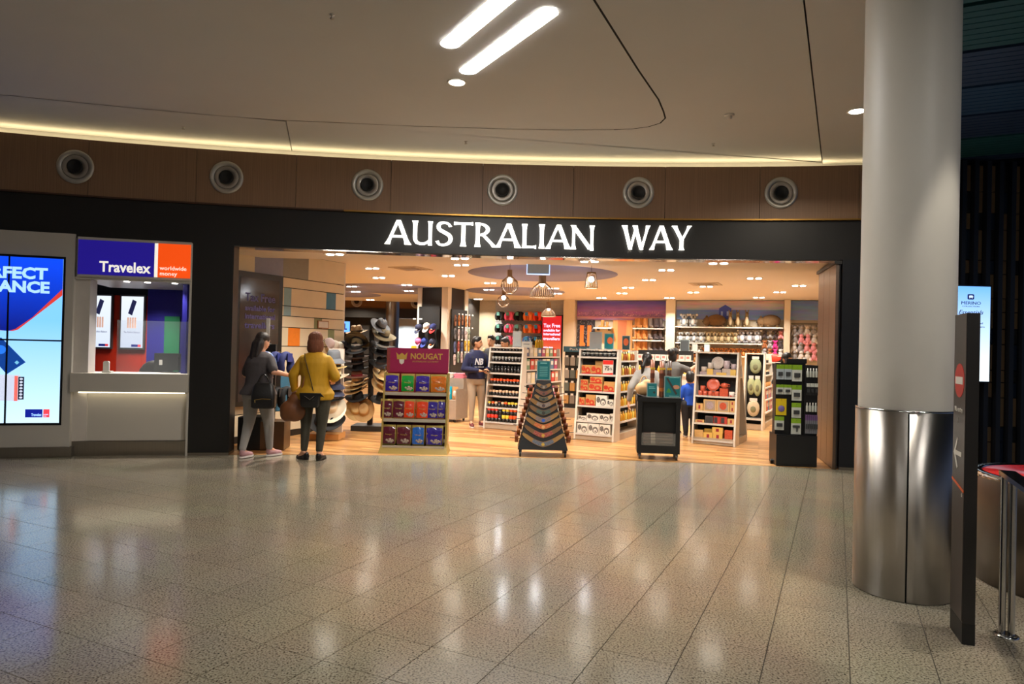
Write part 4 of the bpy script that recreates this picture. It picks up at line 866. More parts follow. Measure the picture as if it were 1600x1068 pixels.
def card_sign(loc, rz, w, h, label, prints=None, m=None):
    o = thing('sign_card', label, 'sign', loc, rz); k = MB(); k.bbox((-w/2, 0, 0), (w/2, .012, h)); k.build('frame', mc('card_frame', (150, 168, 168), .35), o)
    k = MB(); k.bbox((-w/2+.012, -.003, .012), (w/2-.012, 0, h-.012)); k.build('card', m or teal, o)
    for pts, mm in (prints or []): k = MB(); k.plate([((a-.5)*w, b*h) for a, b in pts], .002, (0, -.003, 0)); k.build('print', mm, o)
    k = MB(); k.bbox((-w/2, -.03, 0), (w/2, .05, .006)); k.build('foot', MATS['acrylic'], o); return o
card_sign(GC.p(.22, .27, 1.508), GR, .22, .29, 'grey leaflet card standing on top of the boxed gifts unit', None, mc('leaflet_grey2', (150, 152, 150)))
card_sign(GC.p(.45, .29, 1.508), GR, .17, .27, 'teal card with orange disc standing behind the grey leaflet card', [(disc01(.62, .55, .3, .22), mc('orange_print', (226, 110, 60)))])
card_sign(GC.side(1.0, 1.508, .12), GR, .15, .26, 'dark teal card with orange leaf disc on the bottle shelf end', [(disc01(.5, .55, .32, .26), MATS['orange_print'])], mc('dark_teal_card', (40, 70, 76)))
hon = [bottle_me('honey', (214, 150, 40), .034, .16, (206, 160, 80)), bottle_me('pale_oil', (226, 196, 90), .03, .17, (240, 236, 220)), bottle_me('brown_oil', (150, 80, 36), .03, .15, (220, 200, 150))]
for z, zn in ((1.32, 'top'), (1.07, 'second'), (.80, 'third'), (.55, 'fourth'), (.30, 'fifth')):
    for i in range(9): goods('bottle', hon[(0 if z < .9 else 2) if i % 3 else 1], GC.side(.10+.13*i, z, .045), 0, 'honey coloured bottle, %s along the %s side shelf of the boxed gifts unit' % (ORD[i], zn), 'bottle', 'honey bottles on the side shelves')
goods('bottle', bottle_me('white_pump', (230, 228, 220), .035, .22, (30, 28, 28)), GC.side(.05, 1.505, .10), 0, 'white pump bottle with black top on the boxed gifts unit', 'bottle')
gtag = MB(); gtag.lathe([(.03, 0), (.035, .05), (.012, .1), (.01, .13)], 12, sx=.4); goods('loofah', gtag.mesh('loofah', wh), GC.p(GC.xf(1.0)+.02, GC.dep+.12, .93), GR, 'pale brush hanging from the side shelf of the boxed gifts unit', 'brush')

# -- gondola D: painted ceramics
GD = Gondola((3.01, 11.22, 0), -rad(30), .64, .62, (1.13, .79, .54, .345, .08), (1.30, 1.10), 'white shelf unit of painted ceramics, plates, mugs and kraft boxes')
cer = [dotty('ceramic_grey', (190, 176, 164), (130, 112, 116), 150), dotty('ceramic_red', (204, 92, 64), (140, 50, 42), 150), dotty('ceramic_lilac', (176, 158, 160), (110, 98, 120), 150)]
def plate_me(r, m): k = MB(); k.use(m).lathe([(r*.55, 0), (r*.6, .006), (r, .02), (r*.98, .026), (r*.55, .012), (.001, .012)], 28); return k.mesh('plate')
def mug(loc, m, label, r=.045, h=.10, side=1, group=None):
    o = thing('mug', label, 'mug', loc, 0, group); k = MB(); k.lathe([(r*.92, 0), (r, .01), (r, h), (r*.9, h), (r*.88, .015), (.001, .012)], 18); k.build('cup', m, o)
    k = MB(); k.tube([(side*(r-.004+.035*sin(PI*i/6)), 0, h*.2+h*.6*i/6) for i in range(7)], .006, 6); k.build('handle', m, o); return o
def std_plate(loc, rz, r, m, label):
    o = thing('plate', label, 'plate', loc, rz); q = put('dish', plate_me(r, m), o, (0, .02, r), rot=(PI/2-.22, 0, 0))
    k = MB(); k.bbox((-.05, -.03, 0), (.05, .06, .012)); k.build('stand', MATS['acrylic'], o); return o
GDR = -rad(30)
std_plate(GD.p(.325, GD.yf(1.13)+.075, 1.22), GDR, .105, cer[0], 'round grey patterned plate on edge at the top of the ceramics unit')
carton('gift_box', GD.p(.325, GD.yf(1.13)+.03, 1.13), GDR, (.14, .11, .09), cer[2], [], 'grey patterned box under the standing grey plate')
std_plate(GD.p(.27, GD.yf(.79)+.07, .86), GDR, .105, cer[1], 'round red patterned plate on edge on the second ceramics shelf')
carton('gift_box', GD.p(.27, GD.yf(.79)+.06, .79), GDR, (.13, .07, .07), cer[1], [], 'red patterned box under the standing red plate')
ylw = mc('yellow_card', (214, 176, 92), .5)
carton('gift_box', GD.front(.11, 1.13, .01), GDR, (.12, .08, .05), cer[2], [], 'lilac patterned flat box at the outer end of the top ceramics shelf')
mug(GD.p(.11, GD.yf(1.13)+.05, 1.181), cer[0], 'grey patterned sugar bowl on a flat box of the ceramics unit', .045, .08)
carton('gift_box', GD.front(.215, 1.13, .01), GDR, (.10, .08, .10), ylw, [], 'yellow card mug box beside the grey plate'); mug(GD.p(.215, GD.yf(1.13)+.05, 1.231), cer[0], 'grey patterned mug standing on a yellow card box')
mug(GD.p(.475, GD.yf(1.13)+.06, 1.24), cer[2], 'tall lilac mug with handle on a grey box', .05, .13); carton('gift_box', GD.p(.475, GD.yf(1.13)+.02, 1.13), GDR, (.13, .09, .11), cer[0], [], 'grey patterned box under the tall lilac mug')
carton('gift_box', GD.front(.585, 1.13, .01), GDR, (.085, .08, .10), ylw, [], 'yellow card box at the inner end of the top ceramics shelf'); mug(GD.p(.585, GD.yf(1.13)+.05, 1.231), cer[2], 'lilac cup without neighbours on the end yellow box', .04, .09)
carton('gift_box', GD.front(.40, 1.13, .002), GDR, (.16, .02, .045), ylw, [], 'low yellow card lying before the grey boxes')
for i, (x, zz, wr) in enumerate(((.07, .79, 'first, lower'), (.145, .79, 'second, lower'), (.105, .87, 'upper of the pyramid'), (.23, .79, 'third, lower'), (.335, .79, 'fourth, lower'))):
    mug(GD.p(x, GD.yf(.79)+.05, zz), cer[1], 'red patterned cup, %s on the red ceramics shelf' % wr, .036, .079, group='red cups on the ceramics unit')
carton('gift_box', GD.front(.45, .79, .03), GDR, (.13, .10, .13), cer[1], [], 'red patterned box below the red teapot'); tp = thing('teapot', 'red patterned teapot on a red box', 'teapot', GD.p(.45, GD.yf(.79)+.08, .921), GDR)
k = MB(); k.lathe([(.04, 0), (.06, .03), (.055, .07), (.02, .085)], 18); k.build('pot', cer[1], tp); k = MB(); k.tube([(-.05, 0, .03), (-.08, 0, .05), (-.09, 0, .08)], .009, 8); k.build('spout', cer[1], tp)
k = MB(); k.tube([(.05, 0, .065), (.085, 0, .06), (.085, 0, .03), (.055, 0, .02)], .006, 6); k.build('handle', cer[1], tp)
mug(GD.front(.575, .79, .04), dotty('mug_red_white', (226, 214, 204), (196, 40, 36), 30), 'white mug with red print at the inner end of the red shelf', .042, .08)
bx = mc('kraft_light', (204, 164, 104), .55); dotp = mc('print_wine', (150, 40, 56), .5)
def dbox(x, z, w, h, m, pr, lab, back=.01, dep=.09, up=0): return carton('gift_box', GD.p(x, GD.yf(z)+back, z+up), GDR, (w, dep, h), m, pr, lab)
win = lambda m: [([(.1, .1), (.9, .1), (.9, .9), (.1, .9)], mc('box_window', (170, 150, 130), .2)), (disc01(.5, .5, .28, .32), m)]
dotpr = [([(.36, .25), (.64, .25), (.64, .75), (.36, .75)], dotp)]
dbox(.075, .54, .11, .12, bx, dotpr, 'small kraft mug box at the outer end of the third ceramics shelf'); dbox(.245, .54, .21, .19, bx, win(cer[2]), 'kraft gift set box with a lilac window'); dbox(.455, .54, .20, .19, bx, win(cer[1]), 'kraft gift set box with a red window')
dbox(.60, .54, .075, .10, bx, dotpr, 'small kraft box, lower one at the inner end of the third ceramics shelf'); dbox(.60, .54, .075, .09, bx, dotpr, 'small kraft box, upper one at the inner end of the third ceramics shelf', up=.101)
dbox(.09, .345, .14, .05, bx, [([(.2, .3), (.8, .3), (.8, .7), (.2, .7)], dotp)], 'flat kraft box at the outer end of the fourth ceramics shelf'); dbox(.24, .345, .12, .12, mc('box_charcoal', (84, 80, 80)), [([(.1, .12), (.9, .12), (.9, .88), (.1, .88)], mc('box_slate', (58, 56, 58)))], 'charcoal framed box on the fourth ceramics shelf')
for x, wr in ((.365, 'first'), (.475, 'second')): dbox(x, .345, .105, .12, mc('box_red', (180, 60, 50)), [([(.1, .12), (.6, .12), (.6, .88), (.1, .88)], MATS['box_slate'])], 'red and black framed box, %s of two on the fourth ceramics shelf' % wr)
dbox(.59, .345, .11, .10, bx, dotpr, 'kraft box with wine coloured mark at the inner end of the fourth ceramics shelf')
for i in range(3): dbox(.085, .08, .14, .05, bx, [], ('lowest', 'middle', 'topmost')[i]+' flat yellow box of the stack on the bottom ceramics shelf', up=.051*i)
dbox(.235, .08, .15, .12, ylw, dotpr, 'yellow box, lower left of the block on the bottom ceramics shelf'); dbox(.39, .08, .15, .12, ylw, dotpr, 'yellow box, lower right of the block on the bottom ceramics shelf'); dbox(.385, .08, .17, .09, ylw, dotpr, 'yellow box lying on top of the block on the bottom ceramics shelf', up=.121); dbox(.235, .08, .12, .06, mc('olive_card', (150, 120, 50)), [], 'olive box behind the yellow block on the bottom ceramics shelf', up=.121)
for i in range(2): dbox(.56, .08, .12, .09, cer[1], [], ('lower', 'upper')[i]+' red patterned box at the inner end of the bottom ceramics shelf', up=.091*i)
for z in (1.30, 1.10):
    for i in range(3): goods('trinket_box', jar_me(('wood', (120, 74, 44)), ('wood_dark', (96, 56, 34)), .035, .09, .03), GD.side(.12+.18*i, z, .05), 0, ORD[i]+' brown wooden trinket pot on the %s side shelf of the ceramics unit' % ('upper' if z > 1.2 else 'lower'), 'trinket pot', 'trinket pots on the ceramics unit')

# -- gondola E: green cloths and plush, gift shelves along its side
GE = Gondola((4.60, 13.45, 0), -rad(28), .32, 1.75, (.22,), (1.30, 1.05, .80, .55, .30), 'narrow white shelf unit hung with pale green cloth goods')
grn = mc('pale_green_cloth', (170, 176, 130), .8, bump=.3); grn2 = mc('sage_cloth', (150, 158, 120), .8)
def hung(loc, rz, w, h, m, label, group=None, kind='bag'):
    o = thing('cloth_'+kind, label, kind, loc, rz, group); k = MB(); k.ell((0, 0, -h*.55), (w/2, .03, h*.46), 14, 8); k.build('pouch', m, o)
    k = MB(); k.bbox((-w*.3, -.012, -h*.16), (w*.3, .0, 0)); k.build('header_card', MATS['sign_white'], o); k = MB(); k.ell((0, -.02, -h*.6), (w*.25, .016, h*.2), 10, 6); k.build('pattern', mc('cloth_print', (120, 120, 90), .8), o); return o
hung(GE.p(.17, GE.yf(1.36)+.03, 1.44), -rad(28), .22, .34, grn2, 'grey green plush pouch at the top of the narrow unit'); hung(GE.p(.10, GE.yf(1.0)+.03, 1.06), -rad(28), .15, .38, grn, 'pale green cloth pouch, outer of a pair on the narrow unit'); hung(GE.p(.22, GE.yf(1.0)+.03, 1.06), -rad(28), .15, .40, grn, 'pale green cloth pouch, inner of a pair on the narrow unit')
hung(GE.p(.16, GE.yf(.5)+.03, .62), -rad(28), .24, .36, mc('cream_cloth', (206, 190, 160), .8), 'cream cloth bag with green flap low on the narrow unit')
bas = MB(); bas.use(mc('basket_weave', (186, 130, 70), .8, bump=.5)).lathe([(.05, 0), (.075, .09), (.07, .09), (.045, .01)], 14); basm = bas.mesh('basket')
for z, zn in ((1.30, 'top'), (1.05, 'second'), (.80, 'third'), (.55, 'fourth'), (.30, 'fifth')):
    for i in range(7):
        if z == .8: goods('basket', basm, GE.side(.15+.22*i, z, .08), 0, ORD[i]+' small woven basket on the middle side shelf of the narrow unit', 'basket', 'baskets on the narrow unit')
        else: goods('trinket_box', jar_me(('wood', 0), ('wood_dark', 0), .035, .09, .03) if 0 else bm_[(i*2+3) % 9] if z < .7 else JM['b'], GE.side(.15+.22*i, z, .05), GR, ORD[i]+' small gift on the %s side shelf of the narrow unit' % zn, 'gift', 'small gifts on the narrow unit')
# -- gondola F: behind, towards the folding door
GF = Gondola((6.12, 16.35, 0), -rad(22), .50, 0, (1.30, 1.05, .82, .60, .38, .16), (), 'white shelf unit with a red bag on top beyond the narrow unit', H=1.45)
rb = thing('shoulder_bag', 'bright red rounded bag on the top shelf of the far unit', 'bag', GF.front(.14, 1.30, .06), -.4)
k = MB(); k.ell((0, 0, .10), (.17, .06, .10), 16, 8); k.build('body', mc('bag_red', (222, 62, 40), .5), rb); k = MB(); k.tube([(-.1+.2*i/8, 0, .17+.05*sin(PI*i/8)) for i in range(9)], .008, 6); k.build('handle', MATS['bag_red'], rb)
fcol = [mc('fgoods_%d' % i, c) for i, c in enumerate([(60, 56, 60), (96, 50, 110), (150, 110, 80), (190, 150, 110), (200, 50, 40)])]
for z, c in ((1.05, 0), (.82, 1), (.60, 2), (.38, 3), (.16, 4)):
    for i in range(4): carton('folded_cloth', GF.front(.07+.12*i, z, .02), -rad(22), (.105, .1, .11), fcol[c], [], 'folded %s goods, %s along its shelf of the far unit' % (('charcoal', 'purple', 'brown', 'tan', 'red')[c], ORD[i]), 'textile', 'folded goods on the far unit')

# ---- nougat stand
NS = thing('nougat_stand', 'gold and maroon cardboard nougat display stand at the shop edge', 'display stand', (-1.33, 9.40, 0), 0)
m_gold = mat('stand_gold', (150, 128, 62), .4, var=.05); m_mar = mat('stand_maroon', (150, 24, 78), .45, var=.04)
k = MB(); k.add([(-.48, 0, 0), (.48, 0, 0), (.48, .42, 0), (-.48, .42, 0), (-.455, .05, .10), (.455, .05, .10), (.455, .42, .10), (-.455, .42, .10)], [(0, 3, 2, 1), (4, 5, 6, 7), (0, 1, 5, 4), (1, 2, 6, 5), (2, 3, 7, 6), (3, 0, 4, 7)]); k.build('base', m_gold, NS)
for s_ in (-1, 1): k = MB(); k.plate([(.05, .1), (.36, .1), (.36, 1.12), (.20, 1.12)], .025*s_, (.43*s_, 0, 0), (0, 1, 0), (0, 0, 1), (1, 0, 0)); k.build('side_panel', m_gold, NS)
k = MB(); k.bbox((-.43, .34, .1), (.43, .37, 1.12)); k.build('back_panel', m_mar, NS)
for z, y in ((.10, .05), (.465, .10), (.83, .15)):
    k = MB(); k.bbox((-.43, y, z-.015), (.43, .345, z)); sh = k.build('shelf', m_mar, NS); k = MB(); k.bbox((-.43, y-.008, z-.03), (.43, y, z+.014)); k.build('front_lip', mc('lip_grey', (168, 162, 150), .3), sh)
k = MB(); k.bbox((-.43, .24, 1.12), (.44, .27, 1.46)); hd = k.build('header', m_mar, NS)
k = MB(); k.bbox((-.43, .238, 1.125), (-.385, .24, 1.455)); k.build('header_edge', mc('maroon_gold', (136, 60, 56), .4), hd)
ng = mat('print_gold', (206, 170, 84), .35, .3)
text('lettering', 'NOUGAT', .115, ng, hd, (-.10, .239, 1.31), width=.45, bold=.003); text('lettering', 'AUSTRALIAN GOURMET', .03, ng, hd, (-.07, .239, 1.265), width=.37)
k = MB(); k.plate([(-.30, 1.40), (-.285, 1.30), (-.155, 1.30), (-.14, 1.40), (-.18, 1.36), (-.22, 1.395), (-.26, 1.36)], .002, (0, .24, 0)); k.build('emblem', ng, hd)
k = MB(); k.plate([(-.255, 1.30), (-.185, 1.30), (-.19, 1.25), (-.22, 1.23), (-.25, 1.25)], .003, (0, .24, 0)); k.build('emblem_shield', MATS['sign_white'], hd)
def bag_meshes(w, h, d=.07):
    k = MB(); rings = []
    for z, tw, td in ((0, .86, .6), (.03, .96, 1), (.3, 1, 1), (.6, 1, .8), (.85, .98, .3), (1, .98, .06)):
        r = rrect(w*tw, d*td, min(w*tw, d*td)*.42, 3); rings.append([(x, y, z*h) for x, y in r])
    k.loft(rings); body = k.mesh('bag_body', mat('pouch_gold', (182, 158, 84), .25, .4))
    k = MB(); n = 5; vs = []; fs = []
    for j, (z, td) in enumerate(((.10, 1), (.3, 1), (.55, .86), (.78, .48), (.88, .24))):
        for i in range(n): u = -.44+.88*i/(n-1); b = -(d*td/2)*(1-.25*abs(u/.5)**3)-.004; vs.append((u*w, b, z*h+(.03*h*cos(PI*u*1.2) if j == 4 else 0)))
    fs = [(j*n+i, j*n+i+1, (j+1)*n+i+1, (j+1)*n+i) for j in range(4) for i in range(n-1)]
    return body, vs, fs
BAGC = dict(p=('purple', (52, 34, 140)), g=('green', (24, 140, 50)), o=('orange', (196, 104, 30)), m=('maroon', (88, 26, 44)), r=('red', (220, 64, 24)), b=('blue', (34, 96, 190)), d=('dark purple', (44, 26, 70)))
BAGM = {}
def bag(x, y, z, c, label, w=.19, h=.27, rz=0):
    key = (c, w, h)
    if key not in BAGM:
        body, vs, fs = bag_meshes(w, h); k = MB(); k.add(vs, fs, True); BAGM[key] = (body, k.mesh('front_print', mat('pouch_'+c, BAGC[c][1], .14, var=.18, scale=16, coat=.8, bump=1.0)))
        k = MB(); [k.ell((w*a, 0, h*b), (w*.11, .005, h*.055), 8, 5, (0, c, 0)) for a, b, c in ((-.2, 0, .4), (0, .04, -.3), (.18, -.01, .5), (-.08, -.07, .1), (.1, -.08, -.5), (.02, -.02, .8))]; BAGM[key] += (k.mesh('sweet_print', mat('nougat_white', (168, 150, 138), .3, var=.6, scale=45)),)
    o = thing('nougat_bag', label, 'bag', (-1.33+x, 9.40+y, z+.001), rz, 'nougat bags on the stand'); B = BAGM[key]
    put('bag_body', B[0], o); put('front_print', B[1], o); put('sweet_print', B[2], o, (.02, -.037, h*.27)); text('lettering', 'Nougat', .026, ng, o, (-.045, -.039, h*.52), width=.09, depth=.0005); return o
for i, (x, c, w) in enumerate(((-.34, 'p', .20), (-.12, 'g', .19), (.09, 'p', .21), (.315, 'o', .24))): bag(x, .205, .83, c, BAGC[c][0]+' nougat pouch, %s on the top shelf of the stand' % ('first', 'second', 'third', 'last')[i], w, .27)
for i, (x, c, y) in enumerate(((-.40, 'm', .16), (-.23, 'm', .16), (-.09, 'r', .17), (.0, 'r', .22), (.10, 'r', .16), (.235, 'p', .17), (.33, 'p', .21), (.375, 'p', .27))): bag(x, y, .465, c, BAGC[c][0]+' nougat pouch, %s along the middle shelf of the stand' % ('first', 'second', 'third', 'fourth', 'fifth', 'sixth', 'seventh', 'eighth')[i], .175, .28, .12 if i in (3, 6) else 0)
for i, (x, c, w, y) in enumerate(((-.355, 'm', .20, .13), (-.145, 'm', .21, .13), (.055, 'b', .18, .13), (.28, 'p', .25, .13), (.37, 'd', .14, .24))): bag(x, y, .10, c, BAGC[c][0]+' nougat pouch, %s along the bottom shelf of the stand' % ('first', 'second', 'third', 'fourth', 'half hidden last')[i], w, .29)

# ---- boomerang pyramid
BSR = 0
BS = thing('boomerang_stand', 'black pyramid display stand on castors hung with painted boomerangs', 'display stand', (.46, 9.42, 0))
m_bs = mat('stand_black', (28, 28, 30), .45)
def pyr(z): t = (z-.10)/.95; return .345*(1-t)+.10*t, .0+.20*t, .44-.16*t        # half width, front y, back y
k = MB(); w0, f0, b0 = pyr(.10); w1, f1, b1 = pyr(1.05)
k.add([(-w0, f0, .1), (w0, f0, .1), (w0, b0, .1), (-w0, b0, .1), (-w1, f1, 1.05), (w1, f1, 1.05), (w1, b1, 1.05), (-w1, b1, 1.05)], [(0, 3, 2, 1), (4, 5, 6, 7), (0, 1, 5, 4), (1, 2, 6, 5), (2, 3, 7, 6), (3, 0, 4, 7)]); k.build('body', m_bs, BS)
for x, y in ((-.31, .03), (.31, .03), (-.31, .4), (.31, .4)):
    k = MB(); k.tube([(x-.012, y, .04), (x+.012, y, .04)], .04, 14); k.bbox((x-.02, y-.02, .06), (x+.02, y+.02, .10)); k.build('castor', mc('castor_black', (16, 16, 16), .4), BS)
def boom_me(w, h, t, th=.05):
    P = [(-w/2+w*i/12, 0) for i in range(13)]; pts = []
    for x, _ in P:
        u = abs(x)/(w/2); pts.append((x, h*(u**1.5)))
    ws = [th*(.75+.35*(1-abs(p[0])/(w/2))) for p in pts]; ws[0] = ws[-1] = th*.45
    return pts, ws
def boomerang(i, w, z, cols, label):
    h = w*.26; pts, ws = boom_me(w, h, .012, 1.25*(.052 if w > .3 else .042)); hw, fy_, _b = pyr(z+h*.5)
    o = thing('boomerang', label, 'boomerang', (.46, 9.42+fy_-.016, z), 0, 'boomerangs on the front of the stand', rot=(-.2, 0, 0))
    k = MB(); k.plate(curve_stroke(pts, ws), .012); k.build('wood', mat('boomerang_wood_%d' % (i % 3), [(150, 106, 48), (126, 88, 50), (164, 122, 66)][i % 3], .35, var=.25, scale=8), o)
    a, b = 3, 10; k = MB(); k.plate(curve_stroke(pts[a:b], [q*.82 for q in ws[a:b]]), .002, (0, -.012, 0)); k.build('painted_band', dotty('boom_%d' % i, *cols, 110), o)
    k = MB(); k.plate(circ(ws[6]*.32, 12, pts[6]), .004, (0, -.012, 0)); k.build('painted_centre', mat('boomc_%d' % i, cols[2] if len(cols) > 2 else cols[1], .4), o)
bl = [(.19, .955, ((70, 64, 60), (150, 130, 110))), (.22, .865, ((130, 76, 60), (70, 50, 46))), (.25, .785, ((84, 84, 66), (40, 40, 36))), (.37, .70, ((150, 136, 126), (80, 60, 60))), (.38, .60, ((80, 96, 84), (50, 46, 40))), (.42, .50, ((140, 120, 110), (60, 60, 90))), (.48, .41, ((196, 92, 40), (220, 170, 110))), (.51, .295, ((150, 52, 52), (206, 150, 110))), (.57, .175, ((110, 116, 130), (50, 50, 70)))]
ord9 = ('topmost', 'second from the top', 'third from the top', 'fourth from the top', 'middle', 'fourth from the bottom with a blue centre', 'third from the bottom, orange', 'second from the bottom, red', 'lowest and largest')
def dotty3(name, *a): return dotty(name, a[0], a[1], a[-1])
_d = dotty
def dotty(name, c0, c1, *r): return _d(name, c0, c1, r[-1] if r else 60)
for i, (w, z, c) in enumerate(bl): boomerang(i, w, z, c+(((40, 90, 190),) if i == 5 else ((200, 160, 60),) if i in (7, 8) else ()), 'curved painted wooden boomerang on the black stand, '+ord9[i])
wend = [mat('boomerang_end_%d' % i, c, .35, var=.3, scale=10) for i, c in enumerate([(120, 56, 26), (146, 84, 36), (96, 44, 24)])]
for s_, sn in ((-1, 'the hat side'), (1, 'the pillar side')):
    for i in range(9):
        z = .20+.09*i; hw, fy_, by_ = pyr(z); o = thing('boomerang', 'brown boomerang seen end on, hung %s of the black stand towards %s' % (('lowest', 'second', 'third', 'fourth', 'fifth', 'sixth', 'seventh', 'eighth', 'topmost')[i], sn), 'boomerang', (.46+s_*(hw+.045), 9.42+(fy_+by_)/2, z), 0, 'boomerangs on the sides of the stand')
        w = .34-.02*i; pts, ws = boom_me(w, w*.26, .012, .055); k = MB(); k.plate(curve_stroke(pts, ws), .05, (-.025, 0, 0), (0, 1, 0), (0, 0, 1), (1, 0, 0)); k.build('wood', wend[i % 3], o)
        k = MB(); k.tube([(BS.location.x+s_*(hw-.01), 9.42+(fy_+by_)/2-.06, z+.03), (BS.location.x+s_*(hw+.14), 9.42+(fy_+by_)/2-.06, z+.045)], .005, 6); pg = k.build('peg', m_bs, BS); pg.location = -BS.location
card_sign((.455, 9.63, 1.055), 0, .19, .275, 'teal sign card on top of the boomerang stand', [([(.25, .84), (.75, .84), (.75, .9), (.25, .9)], tealtxt)]+[([(.2, .2+.09*q), (.8, .2+.09*q), (.8, .23+.09*q), (.2, .23+.09*q)], tealtxt) for q in range(6)])

# ---- didgeridoo cart
CT = thing('didgeridoo_cart', 'black display cart on castors holding didgeridoos', 'cart', (2.05, 9.42, 0), -rad(8))
m_ct = mat('cart_black', (20, 20, 21), .4)
for a, b, nm in (((-.29, 0, .09), (.29, .40, .20), 'base'), ((-.29, .36, .20), (.29, .40, .86), 'back_panel'), ((-.29, 0, .20), (-.23, .36, .86), 'side_panel'), ((.23, 0, .20), (.29, .36, .86), 'side_panel'), ((-.23, .10, .36), (.23, .13, .86), 'inset_panel'), ((-.30, -.01, .80), (.30, .41, .86), 'top_board')):
    k = MB(); k.bbox(a, b); k.build(nm, m_ct, CT)
k = MB(); k.bbox((-.23, .0, .20), (.23, .006, .37)); k.build('clear_panel', glass('cart_clear', (220, 215, 205), .14), CT)
for x, y in ((-.25, .04), (.25, .04), (-.25, .36), (.25, .36)):
    k = MB(); k.tube([(x-.012, y, .042), (x+.012, y, .042)], .04, 16); k.tube([(x-.014, y, .042), (x+.014, y, .042)], .018, 10); k.bbox((x-.02, y-.015, .05), (x+.02, y+.015, .092)); k.build('castor', mc('castor_grey', (70, 70, 72), .3), CT)
def ctp(x, y, z): return CT.location+Matrix.Rotation(-rad(8), 3, 'Z') @ Vector((x, y, z))
dm = [mat('didge_brown', (130, 70, 40), .4, var=.4, scale=12), mat('didge_dark', (66, 44, 36), .4, var=.4, scale=12)]
for i, (x, y, h, m, wr) in enumerate(((-.09, .15, .52, 0, 'pale banded, beside the beige bag'), (.03, .12, .50, 0, 'orange ended, in the middle of the cart'), (.06, .22, .52, 1, 'dark, behind the middle one'), (.14, .15, .51, 1, 'dark brown, behind the teal sign'))):
    o = thing('didgeridoo', 'upright didgeridoo on the black cart, '+wr, 'didgeridoo', ctp(x, y, .861)); k = MB(); k.lathe([(.024, 0), (.032, .02), (.028, h*.5), (.03, h), (.02, h), (.02, h-.05)], 16); k.build('pipe', dm[m], o)
    for z, hh, c in ((.08, .05, (196, 110, 40)), (.26, .07, (90, 50, 36)), (.38, .03, (210, 170, 60))): k = MB(); k.lathe([(.0325, z), (.0325, z+hh)], 16, cap=False); k.build('painted_ring', mc('didge_ring_%d' % c[0], c, .4), o)
for i in range(4):
    o = goods('didgeridoo', None, ctp(-.2, .05+.012*i, .235+.04*i), 0, 'x', 'didgeridoo'); o['label'] = 'dark didgeridoo lying behind the clear panel, %s of four' % ('lowest', 'second', 'third', 'topmost')[i]; o.rotation_euler = (0, 0, -rad(8))
    k = MB(); k.tube([(0, 0, 0), (.2, 0, .003), (.4, 0, 0)], [.018, .016, .02], 10); k.build('pipe', dm[1], o); k = MB(); k.tube([(.1, 0, .001), (.16, 0, .002)], .0195, 10); k.build('painted_ring', mc('didge_ring_pale', (150, 140, 126), .4), o)
card_sign(ctp(-.10, .02, .861), -rad(8), .145, .20, 'small teal sign card with a dark star on the cart', [(disc01(.7, .34, .12, .09, 5), bk), ([(.2, .6), (.8, .6), (.8, .64), (.2, .64)], tealtxt), ([(.2, .7), (.7, .7), (.7, .74), (.2, .74)], tealtxt)])
card_sign(ctp(.175, .02, .861), -rad(8), .225, .30, 'large teal sign card with a didgeridoo picture and triangle on the cart', [([(.12, .88), (.22, .92), (.80, .20), (.70, .14)], bk), ([(.12, .24), (.44, .24), (.28, .46)], mc('sign_green', (70, 140, 60))), (disc01(.72, .5, .2, .1), mc('sign_skin', (206, 150, 120))), ([(.3, .92), (.9, .92), (.9, .95), (.3, .95)], tealtxt), ([(.3, .07), (.9, .07), (.9, .1), (.3, .1)], tealtxt)])

# ---- travel accessory rack by the folding door
PR = thing('accessory_rack', 'black peg rack of travel adaptors in green and white packs', 'display rack', (3.83, 9.12, 0), -rad(8))
k = MB(); k.bbox((-.26, 0, .01), (.26, .40, .42)); k.build('base_cabinet', mat('rack_black', (18, 18, 19), .4), PR)
k = MB(); k.bbox((-.255, -.004, .04), (.255, 0, .40)); k.build('door', mc('rack_door', (24, 24, 25), .4), PR)
k = MB(); k.bbox((-.26, .10, .42), (.12, .16, 1.38)); k.build('peg_panel', MATS['rack_black'], PR)
k = MB(); k.bbox((.10, .06, .42), (.27, .12, 1.36)); k.build('peg_panel', MATS['rack_black'], PR)
k = MB(); k.bbox((-.13, .08, 1.38), (.13, .18, 1.44)); k.build('header', MATS['rack_black'], PR)
k = MB(); k.bbox((-.25, .16, .42), (.26, .30, 1.36)); k.build('core', MATS['rack_black'], PR)
def prp(x, y, z): return PR.location+Matrix.Rotation(-rad(8), 3, 'Z') @ Vector((x, y, z))
lime = mc('pack_lime', (132, 172, 40), .35); pwhite = mc('pack_white', (206, 210, 204), .35); pgrey = mc('pack_goods', (58, 60, 62), .4)
def pack(x, z, w, h, label, kind=0, y=.05, top=lime, bodym=pwhite):
    o = thing('hanging_pack', label, 'blister pack', prp(x, y, z), -rad(8), 'packs on the accessory rack')
    k = MB(); k.bbox((-w/2, 0, -h), (w/2, .006, -h*.3)); k.build('card', bodym, o); k = MB(); k.bbox((-w/2, 0, -h*.3), (w/2, .006, 0)); k.build('card_top', top, o)
    k = MB()
    if kind == 0: k.box((0, -.012, -h*.62), (w*.6, .022, h*.26))
    elif kind == 1: k.box((0, -.01, -h*.5), (w*.7, .02, h*.14)); k.box((.01, -.01, -h*.68), (w*.14, .018, h*.3))
    else: k.ell((0, -.008, -h*.6), (w*.32, .014, h*.2), 12, 6)
    k.build('adaptor', pgrey if kind < 2 else mc('pack_pillow', (120, 104, 170)), o)
    k = MB(); k.tube([(0, -.03, -.012), (0, .05, -.008)], .003, 6); k.build('peg', m_steel, o)
xs_ = ((-.215, 'outer'), (-.115, 'middle'), (.0, 'inner'))
